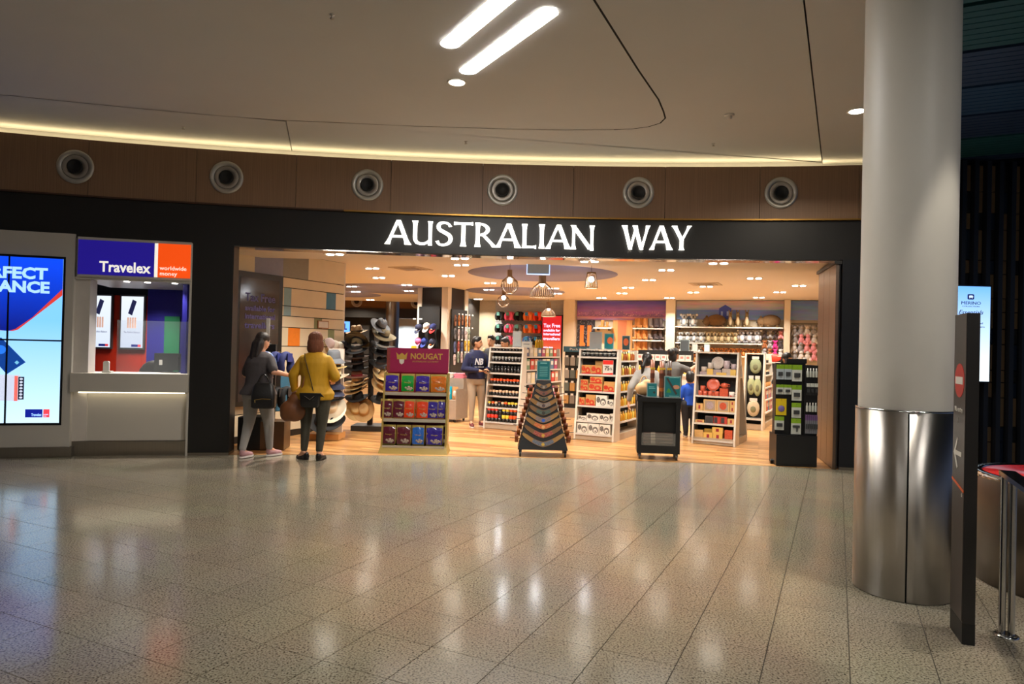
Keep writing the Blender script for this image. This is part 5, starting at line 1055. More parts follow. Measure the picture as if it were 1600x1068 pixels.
pblue = mc('pack_pale', (176, 188, 196), .35)
for i, (x, n) in enumerate(xs_): pack(x, 1.36, .095+.03*(i == 2), .20+.02*(i == 2), 'green topped pack in the first row of the accessory rack, %s column' % n, 0, bodym=pblue if i < 2 else pwhite)
for i, (x, n) in enumerate(xs_): pack(x, 1.09, .095+.03*(i == 2), .13+.08*(i == 2), 'green topped pack in the second row of the accessory rack, %s column' % n, 0)
pack(-.195, .90, .135, .22, 'yellow pack with a purple travel pillow picture', 2, top=mc('pack_yellow', (222, 190, 20)), bodym=MATS['pack_yellow']); pack(.0, .85, .12, .20, 'green topped pack in the third row of the accessory rack, inner column', 0)
pack(-.215, .66, .12, .18, 'grey picture pack at the lowest outer corner of the accessory rack', 0); pack(.0, .64, .125, .21, 'white pack with a hair dryer picture, lowest on the rack', 1)
for z, n in ((1.33, 'first'), (.87, 'third')):
    for i in range(4):
        o = goods('travel_bottle', bottle_me('clear', (190, 194, 188), .016, .12, (236, 234, 228)), prp(.13+.037*i, .03, z-.13), 0, '%s clear travel bottle hanging in the %s row beside the packs' % (ORD[i], n), 'bottle', 'travel bottles on the accessory rack')
for i in range(3): pack(.14+.05*i, 1.12, .045, .16, 'white plug pack in the narrow column, %s from the packs' % ('first', 'second', 'third')[i], 0, .02, pwhite, mc('pack_black', (30, 30, 32)))
for i in range(6): pack(.12+.027*i, .70, .022, .25, ORD[i]+' slim cable pack at the bottom of the narrow column', 0, .02, mc('pack_violet', (110, 80, 130)), mc('pack_grey', (120, 122, 130)))
k = MB(); k.tube([(-.29, .2, .035), (-.26, .2, .035)], .03, 12); k.build('castor', MATS['castor_black'], PR)
# ================================================================== LEFT SIDE: KIOSK, HATS, CAPS, TABLE
# tax free screen on the boarded wall
def wlp(t, z, d=0): return W0+WD*t+WN*d+Vector((0, 0, z))
ts = thing('tax_free_screen', 'tall dark screen with faint tax free lettering on the boarded wall', 'screen', wlp(.445, 0, .006), WRZ)
k = MB(); k.bbox((-.45, -.07, .55), (.43, 0, 2.53)); k.build('housing', MATS['screen_black'], ts)
k = MB(); k.bbox((-.40, -.074, .62), (.35, -.07, 2.44)); k.build('display', mat('tax_dark_glass', (34, 25, 24), .12, emit=.03, ecol=(90, 50, 40)), ts)
m_tx = glow('tax_text', (58, 50, 92), .16)
for s_, z, w, h in (('Tax Free', 2.10, .58, .17), ('available for', 1.96, .58, .11), ('international', 1.84, .58, .11), ('travellers', 1.70, .58, .13)): text('lettering', s_, h, m_tx, ts, (-.31, -.076, z), width=w, bold=.003)
ns = thing('framed_notice', 'small wooden framed white notice on the boarded wall above the caps', 'notice', wlp(1.865, 1.75, .0), WRZ)
k = MB(); k.bbox((-.13, -.02, 0), (.13, 0, .13)); k.build('frame', mc('notice_wood', (150, 96, 56)), ns); k = MB(); k.bbox((-.115, -.022, .014), (.115, -.018, .116)); k.build('sheet', MATS['sign_white'], ns)
# travel pillow kiosk
KI = thing('pillow_kiosk', 'black kiosk with brown cabinet base for neck pillows by the pier', 'display stand', (-3.42, 9.42, 0), rad(6))
k = MB(); k.bbox((-.32, 0, .01), (-.02, .40, .46)); k.build('base_cabinet', MATS['rack_black'], KI)
k = MB(); k.bbox((-.02, 0, .01), (.30, .40, .40)); k.build('base_cabinet', mat('kiosk_brown', (92, 66, 40), .4), KI)
k = MB(); k.bbox((-.06, .16, .40), (.12, .24, 1.47)); k.build('post_panel', MATS['rack_black'], KI)
for x, y, z in ((-.13, .2, 1.36), (.06, .12, 1.36), (.18, .2, 1.36), (.10, .12, .86), (.2, .2, .86)): k = MB(); k.tube([(x, y, z), (x, y-.16, z+.012)], .005, 6); k.build('peg', m_steel, KI)
def neck_me(m, R=.095, r=.045, open_=64):
    k = MB(); k.use(m); rings = []; n = 20
    for i in range(n+1):
        a = rad(-90+open_/2+(360-open_)*i/n); rr = r*(.5 if i in (0, n) else .85 if i in (1, n-1) else 1)
        rings.append([((R+rr*cos(2*PI*q/12))*cos(a), rr*sin(2*PI*q/12), (R+rr*cos(2*PI*q/12))*1.1*sin(a)) for q in range(12)])
    k.loft(rings); return k.mesh('cushion')
def neck_pillow(loc, rz, m, tagm, label, group=None, sc=1, rot=None):
    o = thing('neck_pillow', label, 'travel pillow', loc, rz, group, rot); key = 'np_'+m.name
    if key not in BAGM: BAGM[key] = neck_me(m)
    put('cushion', BAGM[key], o, (0, 0, 0), scale=(sc, sc, sc)); k = MB(); k.bbox((-.045*sc, -.062*sc, .03*sc), (.045*sc, -.05*sc, .13*sc)); k.build('swing_tag', tagm, o); return o
tagteal = mc('tag_teal', (90, 150, 140)); tagblue = mc('tag_blue', (60, 150, 220)); navy = mc('pillow_navy', (34, 42, 96), .8); globe_m = dotty('pillow_world', (110, 140, 200), (200, 210, 230), 22); blk = mc('pillow_black', (20, 20, 22), .85)
neck_pillow((-3.32, 9.20, 1.20), .7, globe_m, tagblue, 'pale blue patterned neck pillow with bright blue tag on the kiosk', sc=1.15)
neck_pillow((-3.23, 9.34, 1.20), 1.3, navy, mc('tag_navy', (40, 50, 120)), 'navy neck pillow beside the patterned one on the kiosk', sc=1.15); neck_pillow((-3.12, 9.44, 1.20), 1.25, navy, MATS['tag_navy'], 'navy neck pillow at the outer end of the kiosk', sc=1.15)
neck_pillow((-3.20, 9.36, .72), 1.3, blk, mc('tag_black', (40, 40, 44)), 'black neck pillow low on the kiosk, nearer the post', sc=1.15); neck_pillow((-3.11, 9.46, .72), 1.25, blk, MATS['tag_black'], 'black neck pillow low on the kiosk, at its outer end', sc=1.15)
pl = thing('tag_stick', 'thin white upright label strip on top of the kiosk', 'label', (-3.40, 9.50, 1.47)); k = MB(); k.bbox((-.025, 0, 0), (.025, .006, .36)); k.build('strip', MATS['sign_white'], pl); k = MB(); k.bbox((-.04, -.02, 0), (.04, .03, .008)); k.build('foot', MATS['acrylic'], pl)

# hats
def hat_me(cr=.085, ch=.11, br=.165, curl=.02, pinch=.02, droop=0):
    n = 28; prof = [(br, -droop), (br*.88, .002-droop*.6), (cr*1.12, .004), (cr, .012), (cr*.97, ch*.5), (cr*.90, ch*.86), (cr*.74, ch), (cr*.3, ch*.95), (.002, ch*.93)]
    rings = []
    for q, (r, z) in enumerate(prof):
        ring = []
        for i in range(n):
            a = 2*PI*i/n; x, y, zz = r*1.0*cos(a), r*1.16*sin(a), z
            if q < 2: zz += curl*(abs(cos(a))**2)*(1 if q == 0 else .5)
            if q >= 5: zz -= pinch*max(0, 1-abs(cos(a))*2.2)*(1 if q >= 6 else .3); x *= (1-.12*max(0, -sin(a)))
            ring.append((x, y, zz))
        rings.append(ring)
    k = MB(); k.loft(rings, cap=False); inner_ = [[(x*.985, y*.985, z-.004) for x, y, z in r] for r in rings]; k.loft(inner_, cap=False)
    k2 = MB(); k2.lathe([(cr*1.02, .010), (cr*.995, .04)], 28, sx=1, sy=1.16, cap=False)
    return k.mesh('hat_body'), k2.mesh('hat_band')
HT = {'fedora': hat_me(), 'wide': hat_me(.085, .10, .19, .05, .02), 'boater': hat_me(.085, .085, .165, 0, 0), 'cloche': hat_me(.09, .12, .15, -.01, 0, .04), 'floppy': hat_me(.085, .10, .20, .02, .0, .02)}
HC = dict(fawn=(164, 136, 100), khaki=(120, 108, 80), black=(24, 22, 22), brown=(62, 42, 30), tan=(186, 148, 96), straw=(204, 172, 116), cream=(222, 210, 184), grey=(100, 104, 110), navy=(52, 58, 86), pinktan=(160, 110, 92), white=(216, 210, 198))
def hat(loc, kind, col, band, rot, label, group):
    o = thing('hat', label, 'hat', loc, 0, group, rot); bm = HT[kind]
    for nm, src, c in (('hat_body', bm[0], HC[col]), ('hat_band', bm[1], HC.get(band, (150, 40, 50)))):
        key = (nm, kind, c)
        if key not in BAGM: m2 = src.copy(); m2.materials.clear(); m2.materials.append(mat('%s_%d_%d_%d' % ((nm,)+c), c, .8, bump=.15)); BAGM[key] = m2
        put(nm, BAGM[key], o, scale=(1.15, 1.15, 1.15))
    return o
HTW = thing('hat_tower', 'tall black post stand crowded with felt and straw hats', 'display stand', (-2.46, 12.0, 0), 0)
m_tw = mat('tower_black', (30, 26, 23), .5)
k = MB(); k.box((0, 0, .05), (.56, .5, .09)); k.build('base', m_tw, HTW); k = MB(); k.bbox((-.045, -.03, .09), (.045, .03, 1.93)); k.build('post', m_tw, HTW)
hats = [(-.24, 1.70, 'fedora', 'fawn', 'black', (.15, -.12, 0), 'fawn fedora with black band at the top of the hat tower'), (-.22, 1.585, 'wide', 'khaki', 'black', (2.6, .1, 0), 'upturned khaki hat showing its lining below the fawn fedora'), (-.23, 1.475, 'wide', 'black', 'white', (.2, -.1, 0), 'black hat with white studded band on the hat tower'), (-.23, 1.385, 'fedora', 'grey', 'white', (.25, -.1, 0), 'grey hat with a white tag on the hat tower'),
        (-.20, 1.27, 'fedora', 'brown', 'black', (.1, -.05, 0), 'dark brown felt hat on the hat tower, upper one'), (-.22, 1.17, 'wide', 'brown', 'black', (.1, -.05, 0), 'dark brown wide hat below the other brown one'), (-.20, 1.07, 'wide', 'black', 'black', (.1, 0, 0), 'plain black wide hat in the stack of the hat tower'), (-.22, .94, 'boater', 'pinktan', 'red', (.1, -.05, 0), 'pinkish tan boater with a red band on the hat tower'),
        (-.20, .83, 'wide', 'tan', 'brown', (.15, -.2, 0), 'tan wide hat, upper of the tan stack'), (-.21, .76, 'wide', 'straw', 'brown', (.15, -.25, 0), 'straw wide hat, middle of the tan stack'), (-.22, .69, 'wide', 'tan', 'black', (.15, -.28, 0), 'tan wide hat, lowest of the tan stack'), (-.19, .56, 'wide', 'black', 'black', (.2, -.1, 0), 'black hat under the tan stack'),
        (-.22, .38, 'boater', 'straw', 'straw', (1.15, 0, .15), 'straw boater facing out with a white tag, low on the hat tower'), (-.09, .36, 'boater', 'tan', 'tan', (1.15, 0, .2), 'tan boater behind the straw boater'),
        (.22, 1.66, 'wide', 'khaki', 'black', (.3, .5, 0), 'khaki slouch hat with tilted brim on the hat tower'), (.16, 1.82, 'fedora', 'grey', 'black', (.5, .5, .3), 'small grey hat hooked near the top of the post'), (.22, 1.46, 'wide', 'black', 'white', (.15, .25, 0), 'black hat with pale band on the far side of the post'), (.20, 1.36, 'wide', 'black', 'black', (.15, .22, 0), 'black hat right under the pale banded one'), (.20, 1.17, 'wide', 'black', 'brown', (.2, .1, 0), 'black hat with wavy brim, middle of the post'),
        (.24, .95, 'wide', 'straw', 'tan', (.15, .45, 0), 'straw hat, top of the golden stack'), (.24, .86, 'wide', 'tan', 'brown', (.15, .5, 0), 'golden tan hat in the golden stack'), (.22, .76, 'wide', 'straw', 'tan', (.2, .5, 0), 'lowest straw hat of the golden stack'), (.22, .55, 'fedora', 'black', 'black', (.3, .1, 0), 'black hat low on the far side of the post')]
for x, z, kd, c, b, rt, lb in hats:
    hat((-2.46+x, 11.86, z), kd, c, b, rt, lb, 'hats on the hat tower'); k = MB(); k.tube([(0, -.02, z+.05), (x*.9, -.13, z+.06)], .006, 6); k.build('peg', m_tw, HTW)
HS = thing('hat_rack', 'white hat rack with a timber base beside the woman in yellow', 'display stand', (-2.78, 10.75, 0), 0)
k = MB(); k.bbox((-.36, -.22, .01), (.14, .22, .10)); k.build('base', mat('rack_timber', (196, 140, 78), .5), HS); k = MB(); k.bbox((-.12, .08, .1), (.12, .12, 1.42)); k.build('back_board', m_gw, HS)
hs2 = [(.02, 1.26, 'cloche', 'grey', 'grey', (.1, 0, 0), 'grey cloche hat on top of the white hat rack'), (.03, 1.14, 'fedora', 'straw', 'black', (.1, .1, 0), 'straw hat just under the grey cloche'), (.04, .99, 'wide', 'cream', 'black', (.15, .1, 0), 'cream panama hat with dark band'), (.03, .86, 'cloche', 'navy', 'navy', (.1, 0, 0), 'navy bucket hat, upper of two'), (.03, .76, 'cloche', 'navy', 'black', (.1, .05, 0), 'navy bucket hat, lower of two'), (.02, .64, 'fedora', 'black', 'white', (.1, 0, 0), 'black hat with white ribbon on the white rack'), (.0, .50, 'floppy', 'cream', 'cream', (.85, .15, .1), 'cream floppy hat facing out on the white rack'), (.0, .30, 'wide', 'black', 'black', (.5, .2, 0), 'black wide hat lowest on the white rack'), (-.16, .26, 'wide', 'black', 'brown', (.5, .1, .3), 'black hat leaning beside the lowest one')]
for x, z, kd, c, b, rt, lb in hs2: hat((-2.78+x, 10.60, z), kd, c, b, rt, lb, 'hats on the white rack')
for z in (1.30, 1.05, .80, .55): k = MB(); k.tube([(0, .09, z), (0, -.10, z+.02)], .006, 6); k.build('peg', m_steel, HS)
# caps on the boarded wall and on the square column
def cap_parts(m, m2):
    k = MB(); rings = []
    for j in range(7):
        a = PI/2*j/6; rings.append([(.085*cos(a)*cos(2*PI*i/18)+.0005, .095*cos(a)*sin(2*PI*i/18), .105*sin(a)) for i in range(18)])
    k.loft(rings, cap=False); a = k.mesh('crown', m)
    k = MB(); k.plate([(.078*cos(rad(200+140*i/10)), -.02+.09*sin(rad(200+140*i/10))) for i in range(11)]+[(.08*cos(rad(340-140*i/10)), -.07+.12*sin(rad(340-140*i/10))) for i in range(11)], .006, (0, 0, -.002), (1, 0, 0), (0, 1, -.12), (0, 0, 1)); b = k.mesh('visor', m2)
    return a, b
CAPS = {}
def cap(loc, rot, col, vis, label, group, patch=None):
    key = (col, vis)
    if key not in CAPS: CAPS[key] = cap_parts(mat('cap_%d_%d_%d' % col, col, .8), mat('cap_%d_%d_%d' % vis, vis, .8))
    o = thing('cap', label, 'cap', loc, 0, group, rot); put('crown', CAPS[key][0], o); put('visor', CAPS[key][1], o)
    if patch: k = MB(); k.ell((0, -.088, .045), (.03, .01, .022), 10, 6); k.build('patch', mat('cap_%d_%d_%d' % patch, patch, .8), o)
for t, z, c, lb in ((1.58, 1.42, (186, 180, 190), 'floral pale cap on the boarded wall behind the woman in yellow'), (1.92, 1.50, (214, 196, 196), 'pinkish cap hanging on the boarded wall'), (2.05, 1.46, (222, 214, 198), 'white cap hanging on the boarded wall, nearer the wall end'), (2.16, 1.44, (210, 204, 188), 'off white cap beside the white one on the boarded wall'), (2.28, 1.46, (30, 28, 30), 'black cap last on the boarded wall'), (1.42, 1.12, (28, 26, 26), 'black cap low on the boarded wall')):
    cap(wlp(t, z, .10), (1.1, 0, WRZ), c, c, lb, 'caps on the boarded wall')
def sqp(x, y, z): return Vector((-1.56, 16.35, 0))+Matrix.Rotation(-rad(25.5), 3, 'Z') @ Vector((x, y, z))
CR = thing('cap_rack', 'black peg panel of souvenir caps on the square column', 'display rack', sqp(-.48, -.02, 0), -rad(25.5))
k = MB(); k.bbox((-.31, -.01, .9), (.28, .015, 2.45)); k.build('peg_panel', m_gb, CR)
for i, x in enumerate((-.42, -.24)): k = MB(); k.bbox((x, -.10, 2.13), (x+.08, -.094, 2.16)); k.build('price_tag', MATS['sign_white'], CR)
for x, z, c, v, lb, pt in ((-.70, 1.93, (34, 38, 66), (34, 38, 66), 'navy souvenir cap, upper row on the square column', (220, 220, 220)), (-.47, 1.96, (222, 216, 206), (222, 216, 206), 'white souvenir cap between the navy and red ones', None), (-.28, 1.94, (40, 50, 110), (206, 30, 30), 'red and blue souvenir cap on the square column', (240, 235, 220)), (-.70, 1.60, (236, 120, 170), (236, 130, 176), 'pink souvenir cap, lower row on the square column', None), (-.52, 1.60, (40, 60, 140), (40, 60, 140), 'blue souvenir cap behind the pink one', None), (-.30, 1.58, (40, 46, 70), (216, 200, 170), 'navy cap with beige peak and orange patch', (220, 120, 50))):
    cap(sqp(x, -.16, z), (1.0, 0, -rad(25.5)-.1), c, v, lb, 'souvenir caps on the square column', pt)
SR = thing('sandal_rack', 'black peg rack of thongs and sandals on the side of the square column', 'display rack', sqp(.03, .5, 0), -rad(25.5)+PI/2)
k = MB(); k.bbox((-.38, -.02, .7), (.38, .01, 2.4)); k.build('peg_panel', m_gb, SR)
sdm = []
for i, c in enumerate([(120, 72, 44), (150, 90, 40), (90, 88, 92), (180, 160, 160), (74, 84, 120), (190, 150, 50), (160, 76, 66), (130, 140, 124)]):
    k = MB(); k.use(mat('sandal_%d' % i, c, .6)); k.plate([(x*.045*(1 if z > .1 else .85), z) for x, z in [(-.6, 0), (.6, 0), (.95, .12), (1, .2), (.5, .26), (-.5, .26), (-1, .2), (-.95, .12)]], .02); k.use(mat('strap_%d' % i, tuple(int(v*.6) for v in c), .6)); k.tube([(-.035, -.02, .10), (-.01, -.045, .16), (0, -.02, .2)], .007, 6); k.tube([(.035, -.02, .10), (.01, -.045, .16), (0, -.02, .2)], .007, 6); sdm.append(k.mesh('sandal'))
for r, (z, cs, rn) in enumerate(((2.0, (0, 1, 0, 1, 0), 'top'), (1.68, (2, 3, 2, 3, 7), 'second'), (1.38, (4, 6, 4, 5, 5), 'third'), (1.08, (3, 7, 3, 7, 3), 'lowest'))):
    for i, c in enumerate(cs):
        p = sqp(.12, .16+.17*i, z+random.uniform(-.03, .03)); goods('sandal', sdm[c], p, -rad(25.5)+PI/2, '%s coloured sandal, %s in the %s row on the square column' % (('brown', 'tan', 'grey', 'pale', 'blue', 'yellow', 'red', 'green')[c], ORD[i], rn), 'sandal', 'sandals on the square column')
        k = MB(); k.bbox((-.30+.17*i, -.16, z+.27-.0), (-.24+.17*i, -.155, z+.30)); k.build('price_tag', MATS['sign_white'], SR)
# grey bin table with towels and blue bags
TB = thing('bin_table', 'grey slanted bin table of beach towels behind the nougat stand', 'table', (-1.80, 13.75, 0), -rad(24))
m_bin = mat('bin_grey', (170, 156, 142), .5)
for a, b, nm in (((0, 0, .06), (.80, .5, .44), 'lower_bin'), ((0, .30, .44), (.80, .5, .86), 'upper_bin'), ((0, 0, .44), (.02, .3, .66), 'side_panel'), ((.78, 0, .44), (.80, .3, .66), 'side_panel')): k = MB(); k.bbox(a, b); k.build(nm, m_bin, TB)
for x, y in ((.06, .06), (.74, .06), (.06, .44), (.74, .44)): k = MB(); k.tube([(x-.012, y, .033), (x+.012, y, .033)], .03, 12); k.build('castor', MATS['castor_black'], TB)
def tbp(x, y, z): return TB.location+Matrix.Rotation(-rad(24), 3, 'Z') @ Vector((x, y, z))
twl = [('pink striped', (226, 60, 120)), ('white', (226, 220, 212)), ('rose', (230, 130, 150))]
for i, (n, c) in enumerate(twl):
    for q in range(2):
        k = MB(); k.loft([[(x+w2*.02, y, z) for x, y in rrect(.24, .17, .04)] for z, w2 in ((0, 0), (.03, 1), (.05, .5))]); o = goods('folded_towel', k.mesh('towel', mat('towel_%d' % i, c, .9, bump=.4, scale=40)), tbp(.16+.25*i, .40, .861+.051*q), -rad(24), '%s folded towel, %s in its pile on the bin table' % (n, ('lower', 'upper')[q]), 'towel', 'towels on the bin table')
for i in range(3): 
    o = thing('blue_pack', 'glossy %s pack standing in the lower bin of the table' % ('bright blue', 'turquoise', 'sandy')[i], 'pack', tbp(.42+.14*i, .14, .441), -rad(24)); c = ((20, 140, 210), (30, 170, 200), (206, 150, 96))[i]
    put('pouch', bag_meshes(.13, .26)[0].copy(), o); o.children[0].data.materials.clear(); o.children[0].data.materials.append(mat('blue_pack_%d' % i, c, .25)); k = MB(); k.ell((0, -.03, .12), (.04, .012, .06), 10, 6); k.build('label', wh, o)
# flag and yellow parcel in the gap by the column
fl = thing('flag_scarf', 'dark blue flag cloth hanging beside the caps', 'flag', (-2.93, 15.8, 1.34)); k = MB(); k.loft([[(x+.02*sin(z*30), y, z) for x, y in rrect(.12+.05*(z/.34), .02, .008, 2)] for z in (0, .1, .2, .34)]); k.build('cloth', mc('flag_blue', (30, 34, 96), .8), fl); k = MB(); k.bbox((-.05, -.016, .22), (.03, -.011, .32)); k.build('corner_print', mc('flag_red', (190, 40, 50), .8), fl); k = MB(); k.tube([(-.07, 0, .36), (.07, 0, .36)], .006, 6); k.tube([(.0, 0, -1.336), (.0, .03, .36)], .012, 8); k.build('stand', m_steel, fl)
yp = thing('yellow_sign', 'small yellow price block on the counter beside the caps', 'sign', (-2.33, 16.2, 1.36)); k = MB(); k.bbox((-.06, 0, 0), (.06, .05, .13)); k.build('block', mc('yellow_block', (232, 196, 30)), yp); k = MB(); k.bbox((-.3, -.1, -1.357), (.24, .3, -.001)); k.build('plinth', m_gb, yp)

# ================================================================== BACK WALL GOODS
BD = Vector((cos(BWA), sin(BWA), 0)); BN = Vector((sin(BWA), -cos(BWA), 0)); BO = Vector((1.56, 20.0, 0))
def bw(t, d, z): return BO+BD*t+BN*d+Vector((0, 0, z))
rows_p = [(2.42, ['k', 'p', 'k', 'o', 'r']), (2.05, ['k', 'p', 'g', 'o', 'r']), (1.70, ['k', 'p', None, 'u', 'k'])]
pm = dict(k=blk, p=mc('pillow_pink', (238, 90, 130), .8), g=mc('pillow_grey', (112, 112, 114), .8), o=mc('pillow_orange', (246, 130, 66), .8), r=mc('pillow_red', (226, 56, 28), .8), u=dotty('pillow_blue', (60, 120, 210), (200, 215, 240), 18))
pn = dict(k='black', p='pink', g='grey', o='orange', r='red', u='blue patterned')
for z, cs in rows_p:
    for i, c in enumerate(cs):
        if not c: continue
        for q in range(2): neck_pillow(bw(-1.98+.295*i+.04*q, .28-.12*q, z), BWA-.2, pm[c], tagteal if i < 3 else tagblue, '%s neck pillow %s, %s row on the slatted back wall, %s' % (pn[c], ('in front', 'behind')[q], {2.42: 'top', 2.05: 'middle', 1.70: 'bottom'}[z], ('first column', 'second column', 'third column', 'fourth column', 'fifth column')[i]), 'neck pillows on the slatted back wall', 1.05)
tf = thing('tax_free_screen', 'bright red tax free screen beside the neck pillows on the back wall', 'screen', bw(-.325, .30, 1.0), BWA)
k = MB(); k.bbox((-.31, -.02, -1.0), (.31, .06, 1.48)); k.build('housing', MATS['screen_black'], tf); k = MB(); k.bbox((-.285, -.026, .0), (.285, -.02, 1.45)); k.build('display', gradient_screen('tax_red', (240, 110, 60), (222, 30, 34), .95, 1.4, 1.9), tf)
m_tw2 = glow('tax_white', (225, 215, 255), 1.0)
for s_, z, w, h in (('Tax Free', 1.12, .50, .15), ('available for', 1.0, .50, .10), ('international', .89, .50, .10), ('travellers', .75, .50, .12), ('ask in store', .52, .3, .06)): text('lettering', s_, h, m_tw2, tf, (-.25, -.03, z), width=w, bold=.003)
# shelves
m_sh = mat('shelf_white', (236, 230, 218), .4)
def wall_shelf(t0, t1, z, lb, d=.34):
    o = thing('wall_shelf', lb, 'shelf', bw(t0, 0, z), BWA); k = MB(); k.bbox((0, -d, -.03), (t1-t0, .01, 0)); k.build('board', m_sh, o)
    for x in (.1, t1-t0-.1): k = MB(); k.bbox((x-.012, -d*.7, -.08), (x+.012, .01, -.03)); k.build('bracket', m_black, o)
wall_shelf(2.02, 2.88, 2.13, 'white shelf of boots, upper one under the city mural'); wall_shelf(2.02, 2.88, 1.80, 'white shelf of boots, lower one under the city mural'); wall_shelf(.90, 1.42, 2.13, 'short white shelf with one small boot')
wall_shelf(3.18, 5.92, 2.19, 'long white top shelf of plush animals'); wall_shelf(3.18, 5.40, 1.76, 'long white middle shelf of plush koalas'); wall_shelf(3.18, 5.92, 1.42, 'lowest white shelf of small plush toys'); wall_shelf(2.02, 2.88, 1.48, 'lowest white boot shelf')
for t, lb in ((1.40, 'tall poster of bare legs with draped cloth on the boot wall'),):
    o = thing('wall_poster', lb, 'poster', bw(t, .015, 1.2), BWA); k = MB(); k.bbox((.0, -.02, 0), (.56, 0, 1.16)); k.build('sheet', mat('poster_wood', (216, 160, 100), .5, var=.25, scale=3, stretch=(6, 1, .6)), o)
    for x in (.20, .32): k = MB(); k.plate([(x-.05, .1), (x+.05, .1), (x+.06, .7), (x+.08, 1.15), (x-.06, 1.15), (x-.055, .7)], .003, (0, -.02, 0)); k.build('leg_print', mc('poster_skin', (200, 120, 80)), o)
o = thing('wall_poster', 'dark starry poster with two tall orange boots on the boot wall', 'poster', bw(.36, .015, 1.3), BWA); k = MB(); k.bbox((0, -.02, 0), (.52, 0, 1.05)); k.build('sheet', dotty('poster_night', (44, 44, 56), (120, 120, 130), 18), o)
for x in (.14, .36): k = MB(); k.plate([(x-.06, .3), (x+.10, .3), (x+.10, .38), (x+.055, .42), (x+.06, .9), (x-.06, .9)], .003, (0, -.02, 0)); k.build('boot_print', mc('poster_boot', (230, 130, 60)), o)
def boot_me(m, sole):
    k = MB(); k.use(m); prof = [((0, .0, .03), .055, .06), ((0, .0, .10), .05, .055), ((0, .01, .18), .055, .06), ((0, .01, .26), .06, .065), ((0, .01, .275), .05, .055)]
    k.loft([[(c[0]+rx*cos(2*PI*i/14), c[1]+ry*sin(2*PI*i/14), c[2]) for i in range(14)] for c, rx, ry in prof]); k.ell((0, -.07, .045), (.048, .10, .042), 14, 8); k.use(sole).bbox((-.045, -.16, 0), (.045, .05, .012)); return k.mesh('boot')
btan = boot_me(mc('sheepskin_tan', (196, 132, 72), .9, bump=.3), mc('sole_pale', (190, 170, 140))); bdk = boot_me(mc('sheepskin_dark', (70, 58, 58), .9, bump=.3), mc('sole_dark', (40, 36, 34))); bgr = boot_me(mc('sheepskin_grey', (120, 108, 100), .9, bump=.3), MATS['sole_pale'])
for z, zn in ((2.13, 'upper'), (1.80, 'lower'), (1.48, 'lowest')):
    for i in range(10): goods('boot', (btan, bgr, bdk)[0 if i < 5 else 1 if i == 5 else 2], bw(2.09+.076*i, .15+.05*(i % 2), z+.001), BWA+(.6 if i % 2 else -.5), ('tan', 'grey', 'dark')[0 if i < 5 else 1 if i == 5 else 2]+' sheepskin boot, %s along the %s boot shelf under the city mural' % (ORD[i], zn), 'boot', 'sheepskin boots on the shelves')
goods('boot', btan, bw(1.12, .16, 2.131), BWA-.8, 'single tan boot on the short shelf between the posters', 'boot', scale=(.8, .8, .8)); goods('boot', btan, bw(1.26, .16, 2.131), BWA-.8, 'small tan bootee beside the single boot on the short shelf', 'boot', scale=(.6, .6, .6))
# plush animals
def furm(n, c): return mat(n, c, .95, var=.35, scale=35, bump=.6)
def koala(name, fc, bc, label, s=1):
    o = thing(name, label, 'plush toy'); f, b = furm('fur_'+name, fc), furm('belly_'+name, bc)
    k = MB(); k.ell((0, 0, .11*s), (.085*s, .075*s, .11*s)); k.ell((-.06*s, -.06*s, .03*s), (.035*s, .055*s, .03*s)); k.ell((.06*s, -.06*s, .03*s), (.035*s, .055*s, .03*s)); k.ell((-.08*s, -.03*s, .13*s), (.03*s, .04*s, .06*s)); k.ell((.08*s, -.03*s, .13*s), (.03*s, .04*s, .06*s)); k.ell((0, -.01*s, .26*s), (.08*s, .07*s, .07*s)); k.build('body', f, o)
    k = MB(); k.ell((0, -.055*s, .12*s), (.05*s, .03*s, .075*s)); k.build('belly', b, o)
    for x in (-1, 1): k = MB(); k.ell((x*.085*s, 0, .305*s), (.04*s, .022*s, .04*s)); e = k.build('ear', f, o); k = MB(); k.ell((x*.085*s, -.012*s, .305*s), (.026*s, .016*s, .026*s)); k.build('ear_lining', b, e)
    k = MB(); k.ell((0, -.078*s, .25*s), (.018*s, .014*s, .028*s)); k.build('nose', blk, o); return o
kg = koala('plush_koala', (140, 138, 142), (222, 218, 214), 'x'); kw = koala('fluffy_koala', (150, 154, 156), (226, 228, 228), 'x', 1.05); kb = koala('beige_koala', (150, 134, 104), (200, 186, 150), 'x', .9); kbn = koala('small_bear', (176, 104, 46), (206, 150, 86), 'x', .62)
def kangaroo():
    o = thing('plush_kangaroo', 'x', 'plush toy'); f, b = furm('fur_roo', (136, 116, 80)), furm('belly_roo', (220, 206, 176))
    k = MB(); k.ell((0, .02, .12), (.10, .10, .13)); k.ell((0, -.01, .28), (.055, .055, .12)); k.ell((0, -.03, .40), (.05, .065, .05), rot=(.25, 0, 0)); k.ell((-.08, -.07, .03), (.03, .09, .03)); k.ell((.08, -.07, .03), (.03, .09, .03)); k.tube([(0, .1, .06), (.08, .16, .03), (.16, .16, .02)], [.04, .03, .012], 8); k.build('body', f, o)
    k = MB(); k.ell((0, -.06, .18), (.05, .04, .13)); k.build('belly', b, o)
    for x in (-1, 1): k = MB(); k.ell((x*.035, -.01, .47), (.016, .012, .05), rot=(0, x*.3, 0)); k.build('ear', f, o)
    k = MB(); k.ell((0, -.095, .395), (.012, .01, .01)); k.build('nose', blk, o); return o
